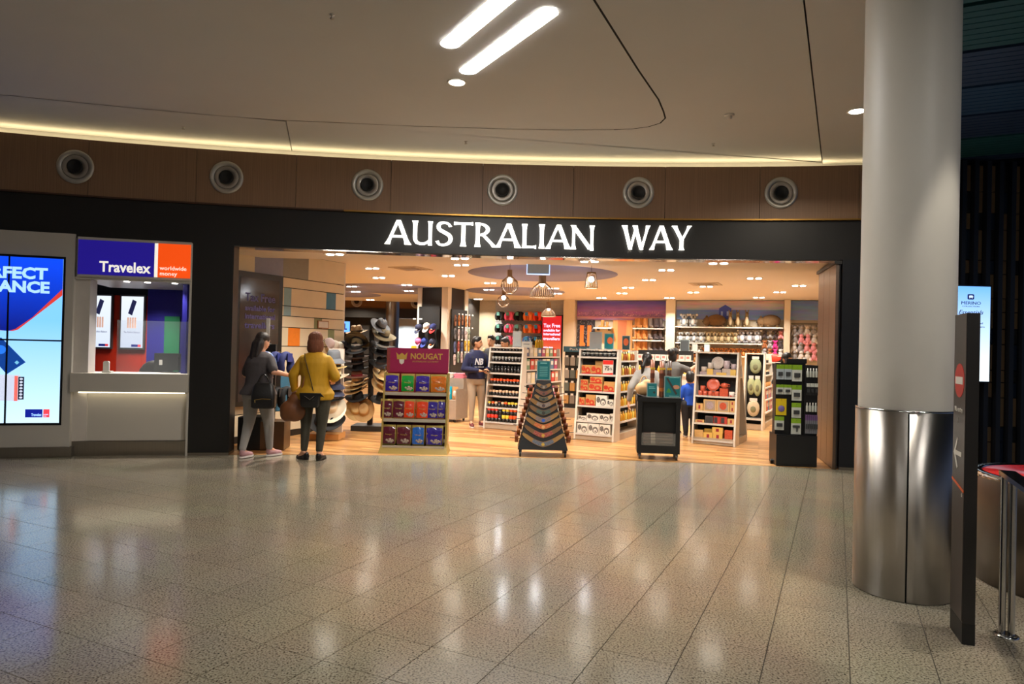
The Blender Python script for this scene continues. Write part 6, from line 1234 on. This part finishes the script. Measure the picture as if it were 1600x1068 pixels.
def wombat():
    o = thing('plush_wombat', 'x', 'plush toy'); f = furm('fur_wombat', (104, 78, 48))
    k = MB(); k.ell((.06, 0, .17), (.25, .15, .17), 18, 10); k.ell((-.17, -.01, .15), (.12, .11, .12)); [k.ell((x, -.06, .03), (.05, .06, .035)) for x in (-.18, .0, .22)]; k.build('body', f, o)
    for y in (-.05, .05): k = MB(); k.ell((-.19, y, .27), (.03, .02, .04)); k.build('ear', f, o)
    k = MB(); k.ell((-.285, -.01, .14), (.02, .025, .02)); k.build('nose', blk, o); return o
wo, ro = wombat(), kangaroo()
for i, t in enumerate((3.40, 3.64)): place(kw, bw(t, .17, 2.191), BWA, label='fluffy grey and white koala on the top plush shelf, '+('next to the pilaster', 'second from the pilaster')[i], group='fluffy koalas')
for i, t in enumerate((4.18, 5.56)): place(wo, bw(t, .17, 2.191), BWA, label='big brown plush wombat on the top shelf, '+('below the beach hut', 'by itself towards the folding door')[i], group='plush wombats')
for i, t in enumerate((4.60, 4.79, 5.02)): place(ro, bw(t, .15, 2.191), BWA, label='beige plush kangaroo on the top shelf, '+('beside the wombat', 'middle of three', 'last of three')[i], group='plush kangaroos', scale=(.9, .9, .9))
for i in range(4): dup(kw, bw(3.32+.18*i, .18, 1.761), BWA, ORD[i]+' fluffy grey koala on the middle plush shelf from the pilaster', 'fluffy koalas on the middle shelf', scale=(.92, .92, .85))
for i in range(5): place(kb, bw(4.05+.17*i, .17, 1.761), BWA, label=ORD[i]+' beige koala in the middle of the middle plush shelf', group='beige koalas on the middle shelf')
for i in range(3): place(kg, bw(4.90+.19*i, .16, 1.761), BWA, label=ORD[i]+' grey koala with white belly at the end of the middle shelf', group='grey koalas on the middle shelf', scale=(1.12, 1.12, 1.12))
for i in range(12): place(kbn, bw(3.95+.125*i, .17, 1.421), BWA, label=ORD[i]+' small orange brown plush bear on the lowest plush shelf', group='small bears on the lowest shelf')
for i in range(4): dup(kw, bw(3.30+.17*i, .18, 1.421), BWA, ORD[i]+' fluffy grey koala on the lowest plush shelf', 'fluffy koalas on the lowest shelf', scale=(.8, .8, .75))
# small toys hung on the wall bays
hm = [furm('hang_grey', (150, 148, 152)), furm('hang_pink', (236, 150, 160)), furm('hang_white', (214, 210, 208)), furm('hang_dark', (70, 62, 66)), furm('hang_magenta', (214, 50, 140)), furm('hang_brown', (150, 90, 50))]
hg = []
for m in hm:
    k = MB(); k.use(m); k.ell((0, 0, 0), (.055, .04, .07)); k.ell((0, -.005, .09), (.045, .04, .04)); k.ell((-.045, 0, .12), (.02, .012, .022)); k.ell((.045, 0, .12), (.02, .012, .022)); k.ell((-.05, -.02, -.05), (.02, .02, .04)); k.ell((.05, -.02, -.05), (.02, .02, .04)); hg.append(k.mesh('toy'))
hn = ('grey', 'pink', 'white', 'dark', 'magenta', 'brown')
PGR = thing('peg_rail', 'black peg rails for hanging toys by the folding door', 'display rack', bw(6.1, 0, 0), BWA)
for z in (2.30, 2.05, 1.80, 1.55): k = MB(); k.bbox((.02, -.03, z), (1.4, 0, z+.012)); k.build('rail', m_black, PGR)
for j, z in enumerate((2.10, 1.88, 1.66, 1.44)):
    for i in range(5):
        c = (0, 0, 2, 0, 2, 0, 1, 1, 2, 0, 2, 0, 1, 1, 2, 0, 2, 2, 1, 0)[j*5+i]; goods('hanging_toy', hg[c], bw(6.2+.155*i+.02*(j % 2), .14, z), BWA, '%s plush toy hanging %s in row %s by the folding door' % (hn[c], ORD[i], ('one', 'two', 'three', 'four')[j]), 'plush toy', 'toys hanging by the folding door', scale=(1.25, 1.25, 1.25))
for j, z in enumerate((1.98, 1.72, 1.50)):
    for i in range(4):
        c = (3, 0, 3, 1, 5, 0, 4, 3, 0, 5, 4, 2)[j*4+i]; goods('hanging_toy', hg[c], bw(5.48+.13*i, .14, z), BWA, '%s little toy hanging %s beside the koala shelf, %s row' % (hn[c], ORD[i], ('top', 'middle', 'bottom')[j]), 'plush toy', 'little toys beside the koala shelf')
# mid floor fixtures behind the gondolas
PK = thing('luggage_rack', 'black peg rack with a blue header and clear luggage packs', 'display rack', (1.42, 15.1, 0), -rad(22))
k = MB(); k.bbox((-.25, 0, .2), (.28, .06, 1.44)); k.build('peg_panel', m_gb, PK); k = MB(); k.bbox((-.27, -.06, 1.44), (.30, .06, 1.56)); hd2 = k.build('header', mc('header_blue', (50, 96, 116)), PK); k = MB(); k.bbox((-.28, -.14, .0), (.31, .2, .2)); k.build('base', m_kick, PK)
text('lettering', 'Pack It', .075, MATS['sign_white'], hd2, (-.13, -.062, 1.475), width=.28)
for j, z in enumerate((1.36, 1.08, .80, .52)):
    for i in range(4):
        o = thing('luggage_pack', '%s clear packet of luggage goods in the %s row of the blue headed rack' % (ORD[i], ('top', 'second', 'third', 'lowest')[j]), 'blister pack', PK.location+Matrix.Rotation(-rad(22), 3, 'Z') @ Vector((-.19+.135*i, -.05, z)), -rad(22), 'packets on the blue headed rack')
        k = MB(); k.bbox((-.055, 0, -.22), (.055, .02, -.04)); k.build('packet', mc('packet_%d' % ((i+j) % 4), ((120, 110, 100), (150, 140, 130), (90, 96, 90), (176, 130, 70))[(i+j) % 4], .3), o); k = MB(); k.bbox((-.03, -.004, -.04), (.03, .004, 0)); k.build('hang_tab', MATS['sign_white'], o)
CB = thing('cosmetics_counter', 'white counter of pink cosmetics boxes behind the didgeridoo cart', 'counter', (2.55, 14.3, 0), -rad(24))
for a, b, nm in (((0, 0, 0), (1.15, .5, 1.0), 'body'), ((-.02, -.02, 1.0), (1.17, .52, 1.04), 'top_board'), ((0, .42, 1.04), (1.15, .5, 1.52), 'back_board'), ((0, .2, 1.30), (1.15, .44, 1.32), 'shelf')): k = MB(); k.bbox(a, b); k.build(nm, m_gw if nm != 'back_board' else m_gb, CB)
def cbp(x, y, z): return CB.location+Matrix.Rotation(-rad(24), 3, 'Z') @ Vector((x, y, z))
for i in range(9): carton('cosmetic_box', cbp(.08+.125*i, .24, 1.321), -rad(24), (.105, .08, .11), wh, [([(.2, .3), (.8, .3), (.8, .75), (.2, .75)], mc('cosmetic_pink', (226, 130, 120)))], ORD[i]+' white box with a pink mark in the row above the didgeridoo cart', 'box', 'cosmetics boxes in a row')
for i in range(8): goods('bottle', hon[i % 3], cbp(.1+.135*i, .15, 1.041), 0, ORD[i]+' small amber bottle on the counter behind the cart', 'bottle', 'amber bottles on the counter')
for x, y, z, w, h, lb in ((3.95, 14.9, 0, .9, 1.5, 'white shelf unit of toys seen over the grey shirted woman'),):
    U = Gondola((3.55, 15.0, 0), -rad(24), .9, 0, (1.28, 1.02, .78, .5, .2), (), lb)
    for zz in (1.28, 1.02, .78, .5):
        for i in range(5): dup(kbn, U.front(.1+.17*i, zz, .08), -rad(24), '%s small brown bear on the %s shelf of the toy unit behind the shoppers' % (ORD[i], {1.28: 'top', 1.02: 'second', .78: 'third', .5: 'fourth'}[zz]), 'small bears on the toy unit', scale=(.9, .9, .9))
SD = card_sign(U.p(.20, .24, 1.508), -rad(24), .20, .26, 'dark framed leaflet on the toy shelf unit', None, mc('leaflet_dark', (70, 76, 80)))
for x, lb in ((.42, 'pale pink leaflet standing among the small toys'), (.68, 'white leaflet pair standing at the end of the toy unit')): card_sign(U.p(x, .24, 1.508), -rad(24), .12, .17, lb, None, mc('leaflet_'+lb[:4], (226, 196, 190) if 'pink' in lb else (220, 216, 208)))
# ================================================================== PEOPLE
def capsule(k, p0, p1, r0, r1, n=12):
    p0, p1 = Vector(p0), Vector(p1); d = p1-p0
    if d.length < 1e-5: d = Vector((0, 0, 1e-4))
    t = d.normalized(); u = t.cross(Vector((0, 0, 1)) if abs(t.z) < .9 else Vector((1, 0, 0))).normalized(); w = t.cross(u); rings = []
    for a in (-85, -60, -30, 0): rings.append([p0+t*r0*sin(rad(a))+r0*cos(rad(a))*(cos(2*PI*i/n)*u+sin(2*PI*i/n)*w) for i in range(n)])
    for a in (0, 30, 60, 85): rings.append([p1+t*r1*sin(rad(a))+r1*cos(rad(a))*(cos(2*PI*i/n)*u+sin(2*PI*i/n)*w) for i in range(n)])
    k.loft(rings)
def blob(name, prims, m, parent, voxel=.010, smooth=5):
    k = MB()
    for p in prims:
        if p[0] == 'c': capsule(k, *p[1:])
        elif p[0] == 'e': k.ell(*p[1:3], 14, 10, *(p[3:]))
        elif p[0] == 'l': k.loft([[(cx+rx*cos(2*PI*i/20), cy+ry*sin(2*PI*i/20), z) for i in range(20)] for cx, cy, z, rx, ry in p[1]])
    me = k.mesh(name+'_cage', m); t = bpy.data.objects.new(name, me)
    r = t.modifiers.new('r', 'REMESH'); r.mode = 'VOXEL'; r.voxel_size = voxel; r.use_smooth_shade = True
    s = t.modifiers.new('s', 'SMOOTH'); s.factor = .5; s.iterations = smooth
    out = bake(t); bpy.data.meshes.remove(me)
    out.materials.clear(); out.materials.append(m)
    out.polygons.foreach_set('use_smooth', [True]*len(out.polygons)); out.polygons.foreach_set('material_index', [0]*len(out.polygons)); out.name = name
    return put(name, out, parent)
def hand_prims(wr, d, n, s):
    # palm with four fingers of unequal length, bent at the knuckle, and a thumb leaving the side of the palm near its base
    wr, d, n, s = Vector(wr), Vector(d).normalized(), Vector(n).normalized(), Vector(s).normalized(); P = []
    kn = wr+d*.085
    for q in (-.024, -.008, .008, .024): P.append(('c', wr+s*q*.6+d*.01, kn+s*q, .017, .012))
    for q, L in ((-.028, .070), (-.0095, .080), (.0095, .076), (.028, .060)):
        a = kn+s*q; b = a+(d*.9+n*.35).normalized()*L*.5; c = b+(d*.35+n*.9).normalized()*L*.5; P += [('c', a, b, .0095, .009), ('c', b, c, .009, .0075)]
    a = wr+d*.03-s*.026; b = a+(d*.6-s*.7+n*.3).normalized()*.04; P += [('c', a, b, .012, .0105), ('c', b, b+(d*.8+n*.5).normalized()*.032, .0105, .008)]
    return P
SKIN = dict(fair=(214, 160, 132), tan=(190, 134, 100), olive=(198, 146, 112))
def person(label, loc, rz, h=1.65, bulk=1.0, skin='fair', top=None, sleeve=.5, bottom=None, shoe=None, sole=None, arms=None, feet=None, lean=0, yaw=0, pitch=0, hair=None, hairm=None, hem=.50, hips=1.0, shoeh=.055, cuff=.055, grip=None, collar=True, loose=.018):
    o = thing('person', label, 'person', loc, rz); ms = mat('skin_'+skin, SKIN[skin], .5, var=.05)
    sw = .155*bulk**.4*h/1.65; zS, zH, zK, zA = .805*h, .515*h, .285*h, .05*h; L = lambda z: -lean*max(0, z-zH)      # forward is -y
    hc = Vector((0, L(.93*h)-.015, .928*h)); HR = Euler((pitch, 0, yaw)).to_matrix()
    hp = lambda x, y, z: hc+HR @ Vector((x, y, z))
    feet = feet or ((.09, 0, 0), (-.09, 0, 0)); arms = arms or [((.25, .02, .63*h), (.27, -.06, .47*h)), ((-.25, .02, .63*h), (-.27, -.06, .47*h))]
    bk_ = bulk
    tors = [(0, L(z*h), z*h, rx*bk_*h/1.65, ry*bk_*h/1.65) for z, rx, ry in ((.47, .15*hips, .115*hips), (.52, .165*hips, .125*hips), (.58, .145, .11), (.64, .138, .105), (.70, .152, .115), (.76, .165, .115), (.80, .15, .09), (.83, .085, .065))]
    body = [('l', tors), ('c', (0, L(zS)+.01, .80*h), hc+Vector((0, .015, -.07)), .055, .05), ('e', hc, (.071, .090, .108), HR.to_euler()), ('e', hp(0, -.028, -.05), (.054, .060, .062), HR.to_euler()),
            ('c', hp(0, -.088, .012), hp(0, -.104, -.022), .010, .014), ('e', hp(.073, .01, -.008), (.010, .018, .03), HR.to_euler()), ('e', hp(-.073, .01, -.008), (.010, .018, .03), HR.to_euler()), ('c', hp(-.03, -.078, .032), hp(.03, -.078, .032), .012, .012), ('c', hp(-.018, -.088, -.052), hp(.018, -.088, -.052), .008, .008)]
    J = []
    for i, sx in enumerate((1, -1)):
        S = Vector((sx*sw, L(zS), zS-.045)); E = Vector(arms[i][0]); Wp = Vector(arms[i][1]); fd = (Wp-E).normalized(); J.append((S, E, Wp, fd))
        body += [('c', S, E, .050*bk_**.6, .040*bk_**.5), ('c', E, Wp, .039*bk_**.5, .026)]
        up = Vector((0, 0, 1)); s_ = fd.cross(Vector((0, -1, 0)) if abs(fd.z) > .7 else up)
        s_ = s_.normalized()*(1 if i == 0 else -1); nn = Vector((-sx, 0, 0)) if abs(fd.z) > .7 else -up
        s_ = nn.cross(fd).normalized(); body += hand_prims(Wp, fd, nn, s_)
    legs = []
    for i, sx in enumerate((1, -1)):
        fx, fy, fyaw = feet[i]; Hj = Vector((sx*.085*hips*bk_**.5, 0, zH)); A = Vector((fx, fy+.03, zA+.02)); K = (Hj+A)/2; K.z = zK; K.y -= .03; K.x = (Hj.x*.45+A.x*.55); legs.append((Hj, K, A, fx, fy, fyaw))
        body += [('c', Hj, K, .085*bk_**.7*hips**.5, .056*bk_**.5), ('c', K, A, .054*bk_**.5, .034), ('c', A, (fx+.10*sin(fyaw), fy-.09*cos(fyaw), .03), .034, .028)]
    blob('body', body, ms, o, .0095, 3)
    g = loose
    tp = [('l', [(a, b, z, rx+g, ry+g) for a, b, z, rx, ry in tors if z > hem*h-.01]+[(0, L(.845*h), .845*h, .075, .062)])]
    if tp[0][1][0][2] > hem*h: a, b, z, rx, ry = tp[0][1][0]; tp[0][1].insert(0, (a, b, hem*h, rx*1.03, ry*1.05))
    for S, E, Wp, fd in J:
        tp.append(('c', S+Vector((0, 0, .004)), S.lerp(E, min(1, sleeve*2)*.98), .056*bk_**.5+g*.3, .052*bk_**.5+g*.35))
        if sleeve > .5: tp.append(('c', E, E.lerp(Wp, (sleeve-.5)*2*.96), .050*bk_**.5+g*.3, .036+g*.35))
    blob('top', tp, top, o, .011, 4)
    bt = [('l', [(a, b, z, rx+.012, ry+.012) for a, b, z, rx, ry in tors[:3]])]
    for Hj, K, A, fx, fy, fyaw in legs:
        Ac = K.lerp(A, 1-cuff); bt += [('c', Hj, K, .098*bk_**.7*hips**.5, .068*bk_**.5), ('c', K, Ac, .066*bk_**.5, .046)]
    blob('trousers', bt, bottom, o, .011, 4)
    for Hj, K, A, fx, fy, fyaw in legs:
        R = Matrix.Rotation(fyaw, 3, 'Z'); q = lambda x, y, z: Vector((fx, fy, 0))+R @ Vector((x, y, z))
        sh = blob('shoe', [('c', q(0, .03, shoeh), q(0, -.05, shoeh*.85), .042, .040), ('c', q(0, -.05, shoeh*.8), q(0, -.13, shoeh*.62), .042, .030), ('c', q(0, .03, shoeh), q(0, .035, shoeh+.03), .040, .036)], shoe, o, .009, 3)
        k = MB(); oval = [(.043*(1 if abs(v) < .6 else .9)*cos(2*PI*i/20)*(1-.12*sin(2*PI*i/20)), -.045+.125*sin(2*PI*i/20)) for i, v in ((j, sin(2*PI*j/20)) for j in range(20))]
        rings = [[tuple(q(x, y, z)) for x, y in oval] for z in (.004, .026)]; k.loft(rings); k.build('sole', sole or shoe, sh)
    if hair: blob('hair', [(p[0],)+tuple(hp(*v) if isinstance(v, tuple) and len(v) == 3 and i != 1 or (isinstance(v, tuple) and p[0] == 'c') else v for i, v in enumerate(p[1:])) if p[0] == 'c' else ('e', hp(*p[1]), p[2], HR.to_euler()) for p in hair], hairm, o, .009, 3)
    for sx in (-1, 1):
        k = MB(); k.ell(hp(sx*.029, -.083, .013), (.012, .006, .006), 10, 6); k.build('eye', mat('eye_dark', (30, 22, 20), .2), o)
    k = MB(); k.ell(hp(0, -.094, -.052), (.02, .006, .007), 10, 6); k.build('mouth', mat('lips', (170, 92, 84), .5), o)
    return o
def seg(k, pts, r, n=6): k.tube(pts, r, n)
black_hair = mat('hair_black', (20, 16, 15), .45, var=.3, scale=40); red_hair = mat('hair_auburn', (104, 56, 32), .8, var=.5, scale=12, bump=.8, stretch=(6, 6, .6)); dark_hair = mat('hair_dark_brown', (34, 24, 22), .5, var=.4, scale=12, bump=.8, stretch=(6, 6, .6))
short = [('e', (0, .012, .04), (.080, .094, .085)), ('e', (0, .04, .0), (.076, .070, .09)), ('e', (0, -.03, .088), (.062, .055, .03))]
# woman at the kiosk
person('woman in charcoal T-shirt and pale grey joggers standing at the kiosk', (-3.29, 8.90, .003), rad(152), 1.62, 1.18, 'fair', mat('tee_charcoal', (70, 64, 66), .85, var=.1, scale=9, bump=.8), .42, mat('jogger_grey', (150, 146, 142), .85, var=.1, scale=9, bump=.8), mat('sneaker_pink', (176, 132, 136), .6), mat('sneaker_sole', (216, 208, 204), .5),
       arms=[((.27, -.02, 1.06), (.20, -.26, 1.06)), ((-.29, .02, 1.12), (-.30, -.22, 1.07))], feet=((.06, .15, .15), (-.09, -.16, -.15)), pitch=.25, lean=.06, hips=1.2, hem=.50, hairm=dark_hair, loose=.03,
       hair=[('e', (0, .015, .04), (.086, .10, .088)), ('e', (0, .06, -.06), (.088, .06, .13)), ('c', (.05, .07, -.05), (.06, .075, -.24), .045, .03), ('c', (-.04, .075, -.05), (-.045, .08, -.22), .045, .03), ('c', (0, .085, -.04), (.01, .09, -.25), .045, .03)])
hbg = thing('handbag', 'black leather handbag with gold zips on the grey shirted woman\'s arm', 'handbag', (-3.13, 8.66, .66), rad(8))
k = MB(); k.loft([[(x, y, z) for x, y in rrect(w, d, .04, 4)] for z, w, d in ((0, .25, .13), (.02, .29, .16), (.16, .29, .16), (.28, .25, .12), (.32, .20, .07))]); k.build('body', mat('bag_leather', (22, 20, 20), .38, bump=.2, scale=60), hbg)
k = MB(); k.tube([(-.09, -.082, .11), (.0, -.086, .125), (.10, -.082, .12)], .004, 6); k.tube([(-.09, -.082, .11), (-.085, -.09, .075)], .005, 6); k.build('zip', mat('zip_gold', (196, 160, 90), .3, 1), hbg)
k = MB(); k.bbox((-.12, -.085, .02), (.12, -.078, .105)); k.build('pocket', MATS['bag_leather'], hbg)
for y in (-.03, .03): k = MB(); k.tube([(-.09+.18*i/10, y, .29+.14*sin(PI*i/10)) for i in range(11)], .008, 8); k.build('handle', MATS['bag_leather'], hbg)
# woman in mustard blouse
yl = mat('blouse_mustard', (190, 142, 16), .7, var=.12, scale=7, bump=.9, stretch=(1.6, 1.6, .7))
person('woman in mustard blouse and olive trousers standing with her back to us', (-2.53, 8.82, .003), rad(176), 1.64, 1.06, 'fair', yl, .93, mat('trousers_olive', (58, 54, 42), .8, var=.12, scale=9, bump=.8), mat('flats_black', (24, 20, 20), .35), mat('flats_sole', (14, 12, 12), .5),
       arms=[((.28, .03, 1.08), (.285, -.06, .84)), ((-.275, .02, 1.07), (-.17, -.22, 1.02))], feet=((.10, .03, 1.0), (-.105, .05, -.1)), yaw=-.5, hem=.47, hips=1.28, hairm=red_hair, shoeh=.035, loose=.035, cuff=.10,
       hair=[('e', (0, .015, .04), (.088, .10, .09)), ('e', (0, .045, -.03), (.092, .075, .105)), ('e', (.06, .005, -.06), (.04, .07, .10)), ('e', (-.06, .005, -.06), (.04, .07, .10)), ('e', (0, .06, -.09), (.095, .055, .08))])
gls = thing('eyeglasses', 'thin dark glasses worn by the woman in the mustard blouse', 'glasses', (-2.545, 8.84, 1.535), rad(176-29)); k = MB(); k.tube([(.073, -.10, .005), (.08, 0, .01)], .003, 6); k.tube([(-.073, -.10, .005), (-.08, 0, .01)], .003, 6); k.build('arms', m_black, gls)
for x in (-.035, .035): k = MB(); k.tube([(x+.027*cos(2*PI*i/14), -.104, .003+.02*sin(2*PI*i/14)) for i in range(15)], .003, 6); k.build('rim', m_black, gls)
cbg = thing('crossbody_bag', 'small black crossbody bag on the back of the mustard blouse', 'handbag', (-2.53, 8.62, .78), rad(2))
k = MB(); k.loft([[(x, y, z) for x, y in rrect(w, d, .025, 3)] for z, w, d in ((-.09, .20, .05), (-.06, .24, .07), (.03, .25, .07), (.09, .27, .05))]); k.build('body', MATS['bag_leather'], cbg)
k = MB(); k.plate([(-.13, .09), (.14, .09), (.19, .04), (.10, .06), (.04, .0), (-.07, .05)], .01, (0, -.035, 0)); k.build('flap', MATS['bag_leather'], cbg)
k = MB(); k.tube([(-.06, -.048, .055), (.01, -.05, .01), (.06, -.048, .055)], .003, 6); k.build('zip', m_chrome, cbg)
k = MB(); k.tube([(.04, .02, .09), (-.02, .035, .30), (-.085, .05, .50), (-.12, .14, .585)], .0055, 6); k.build('strap', mat('strap_dark', (40, 26, 20), .5), cbg)
sbg = thing('slouch_bag', 'large brown slouchy leather bag in the hand of the woman in mustard', 'handbag', (-2.78, 8.74, .48), rad(10))
m_br = mat('bag_brown', (112, 66, 34), .5, var=.3, scale=5, bump=.5)
bb = blob('body', [('e', (0, 0, .15), (.17, .09, .14), (0, .25, 0)), ('e', (.04, 0, .25), (.12, .07, .13)), ('e', (-.06, 0, .10), (.10, .07, .09))], m_br, sbg, .012, 4)
k = MB(); k.tube([(-.02, 0, .34), (0, -.02, .38), (.05, 0, .40), (.09, 0, .36)], .012, 8); k.build('handle', m_br, sbg)
k = MB(); k.tube([(.09, -.05, .34), (.13, -.06, .52), (.15, -.04, .75), (.135, .05, .88)], .011, 6); k.build('strap', m_br, sbg)
# shoppers inside
hood = mat('hoodie_navy', (26, 30, 66), .85, var=.1, scale=9, bump=.8); jg = mat('jogger_sand', (168, 152, 132), .85, var=.08, scale=9, bump=.8)
mn = person('young man in navy hooded top and sand joggers looking sideways', (-.66, 12.80, .003), rad(24), 1.70, .98, 'olive', hood, .93, jg, mat('sneaker_maroon', (100, 36, 40), .6), mat('sneaker_white', (220, 212, 206), .5),
       arms=[((.25, -.02, 1.08), (.10, -.27, 1.08)), ((-.25, -.02, 1.08), (-.02, -.28, 1.06))], feet=((.13, -.02, .35), (-.08, -.04, -.2)), yaw=.95, hem=.53, hairm=black_hair, hair=short, loose=.03)
k = MB(); k.ell((0, .06, 1.40), (.12, .07, .06)); k.build('hood', hood, mn)
lgm = mat('logo_white', (216, 216, 220), .6)
lg = text('chest_logo', 'NB', .16, lgm, mn, (-.095, -.158, 1.17), width=.17, bold=.006, shear=.25); lg2 = text('chest_logo', 'new balance', .03, lgm, mn, (-.095, -.160, 1.12), width=.18)
bp = thing('backpack', 'black backpack on the young man in the navy hooded top', 'backpack', (-.73, 12.98, .95), rad(24)); k = MB(); k.loft([[(x, y, z) for x, y in rrect(w, .16, .05, 4)] for z, w in ((0, .24), (.04, .29), (.30, .28), (.42, .20), (.45, .12))]); k.build('pack', mat('pack_cloth', (24, 24, 27), .8), bp)
k = MB(); k.bbox((-.11, .08, .05), (.11, .105, .22)); k.build('pocket', MATS['pack_cloth'], bp)
for x in (-.12, .12): k = MB(); k.tube([(x, -.08, .10), (x*1.15, -.30, .20), (x*1.05, -.30, .36), (x, -.19, .47), (x, -.07, .42)], .013, 6); k.build('strap', MATS['pack_cloth'], bp)
ph = thing('mobile_phone', 'dark phone in the hands of the young man in navy', 'phone', (-.50, 12.50, 1.075), rad(24)); k = MB(); k.box((0, 0, .0), (.07, .14, .008)); k.build('case', m_black, ph); k = MB(); k.box((0, 0, .0055), (.062, .125, .002)); k.build('screen', MATS['tax_dark_glass'], ph)
person('smiling man in dark jacket behind the jar unit', (-.42, 13.75, .003), rad(-10), 1.75, 1.0, 'olive', mat('jacket_dark', (40, 40, 44), .8), .93, mat('jeans_dark', (28, 30, 38), .8), mat('sneaker_offwhite', (206, 200, 194), .6), None, feet=((.10, 0, .2), (-.10, -.02, -.4)), yaw=-.25, hairm=black_hair, hair=short, loose=.03)
kb_ = thing('shoulder_strap', 'khaki pack strap on the smiling man\'s shoulder', 'backpack', (-.42, 13.75, 1.0), rad(-10)); k = MB(); k.tube([(-.13, -.16, 0), (-.15, -.165, .2), (-.14, -.12, .40), (-.13, .0, .465), (-.13, .13, .40)], .03, 8); k.build('strap', mat('khaki_strap', (150, 138, 96), .8), kb_); k = MB(); k.loft([[(x, y+.22, z) for x, y in rrect(w, .15, .05, 4)] for z, w in ((-.02, .22), (.02, .28), (.3, .27), (.42, .16))]); k.build('pack', MATS['khaki_strap'], kb_)
person('shopper with dark cropped hair whose head shows above the jar unit', (-.13, 14.6, .003), rad(-60), 1.72, 1.0, 'olive', mat('shirt_slate', (70, 74, 84), .8), .45, MATS['jeans_dark'], MATS['flats_black'], None, hairm=mat('hair_grey_black', (46, 42, 42), .6), hair=short, pitch=.3)
person('woman in grey T-shirt and navy jeans reaching towards the shelves', (2.94, 12.45, .003), rad(128), 1.56, 1.18, 'tan', mat('tee_grey', (96, 94, 92), .85), .42, mat('jeans_navy', (34, 36, 56), .8), mat('sneaker_dark', (40, 40, 48), .6), MATS['sneaker_white'],
       arms=[((.26, .0, 1.0), (.24, -.2, .95)), ((-.25, -.16, 1.16), (-.20, -.40, 1.24))], lean=.05, hairm=black_hair, hips=1.1, hair=[('e', (0, .01, .035), (.088, .10, .092)), ('e', (0, .11, .04), (.07, .065, .07)), ('e', (0, .06, -.05), (.085, .07, .10))])
person('woman with black ponytail and pale grey cardigan behind the didgeridoo cart', (2.14, 10.75, .003), rad(175), 1.46, 1.0, 'fair', mat('cardigan_grey', (150, 146, 142), .9), .93, MATS['jeans_dark'], MATS['flats_black'], None, lean=.12, hairm=black_hair, hair=[('e', (0, .01, .035), (.082, .098, .088)), ('e', (0, .05, -.02), (.075, .06, .08)), ('c', (.03, .10, .02), (.07, .13, -.10), .032, .034), ('c', (.07, .13, -.10), (.085, .12, -.24), .034, .012)])
bgb = thing('tote_bag', 'pale tan gathered leather bag beside the small teal sign', 'handbag', ctp(-.20, .27, .862), 0); blob('body', [('e', (0, 0, .10), (.12, .08, .10)), ('e', (.04, 0, .16), (.08, .06, .08))], mat('bag_tan', (206, 166, 118), .6, bump=.4, scale=8), bgb, .012, 4); k = MB(); k.tube([(-.06+.12*i/8, 0, .18+.1*sin(PI*i/8)) for i in range(9)], .01, 6); k.build('handle', MATS['bag_tan'], bgb); 
person('child in bright blue hooded top half hidden by the ceramics unit', (3.16, 12.05, .003), rad(170), 1.12, .86, 'tan', mat('hoodie_blue', (26, 78, 190), .85), .93, mat('jeans_black', (30, 30, 36), .8), MATS['sneaker_dark'], MATS['sneaker_white'], arms=[((.17, .0, .70), (.16, -.05, .55)), ((-.17, .0, .70), (-.14, -.12, .58))], feet=((.06, 0, 0), (-.06, 0, 0)), hairm=black_hair, hair=short)
person('shopper with black hair looking over the accessory rack', (4.95, 12.3, .003), rad(20), 1.52, 1.0, 'tan', mat('shirt_black', (36, 34, 36), .8), .45, MATS['jeans_dark'], MATS['flats_black'], None, hairm=black_hair, hair=[('e', (0, .012, .035), (.086, .10, .09)), ('e', (0, .05, -.04), (.084, .06, .1))], pitch=.2)

bpy.data.scenes.remove(TMP)
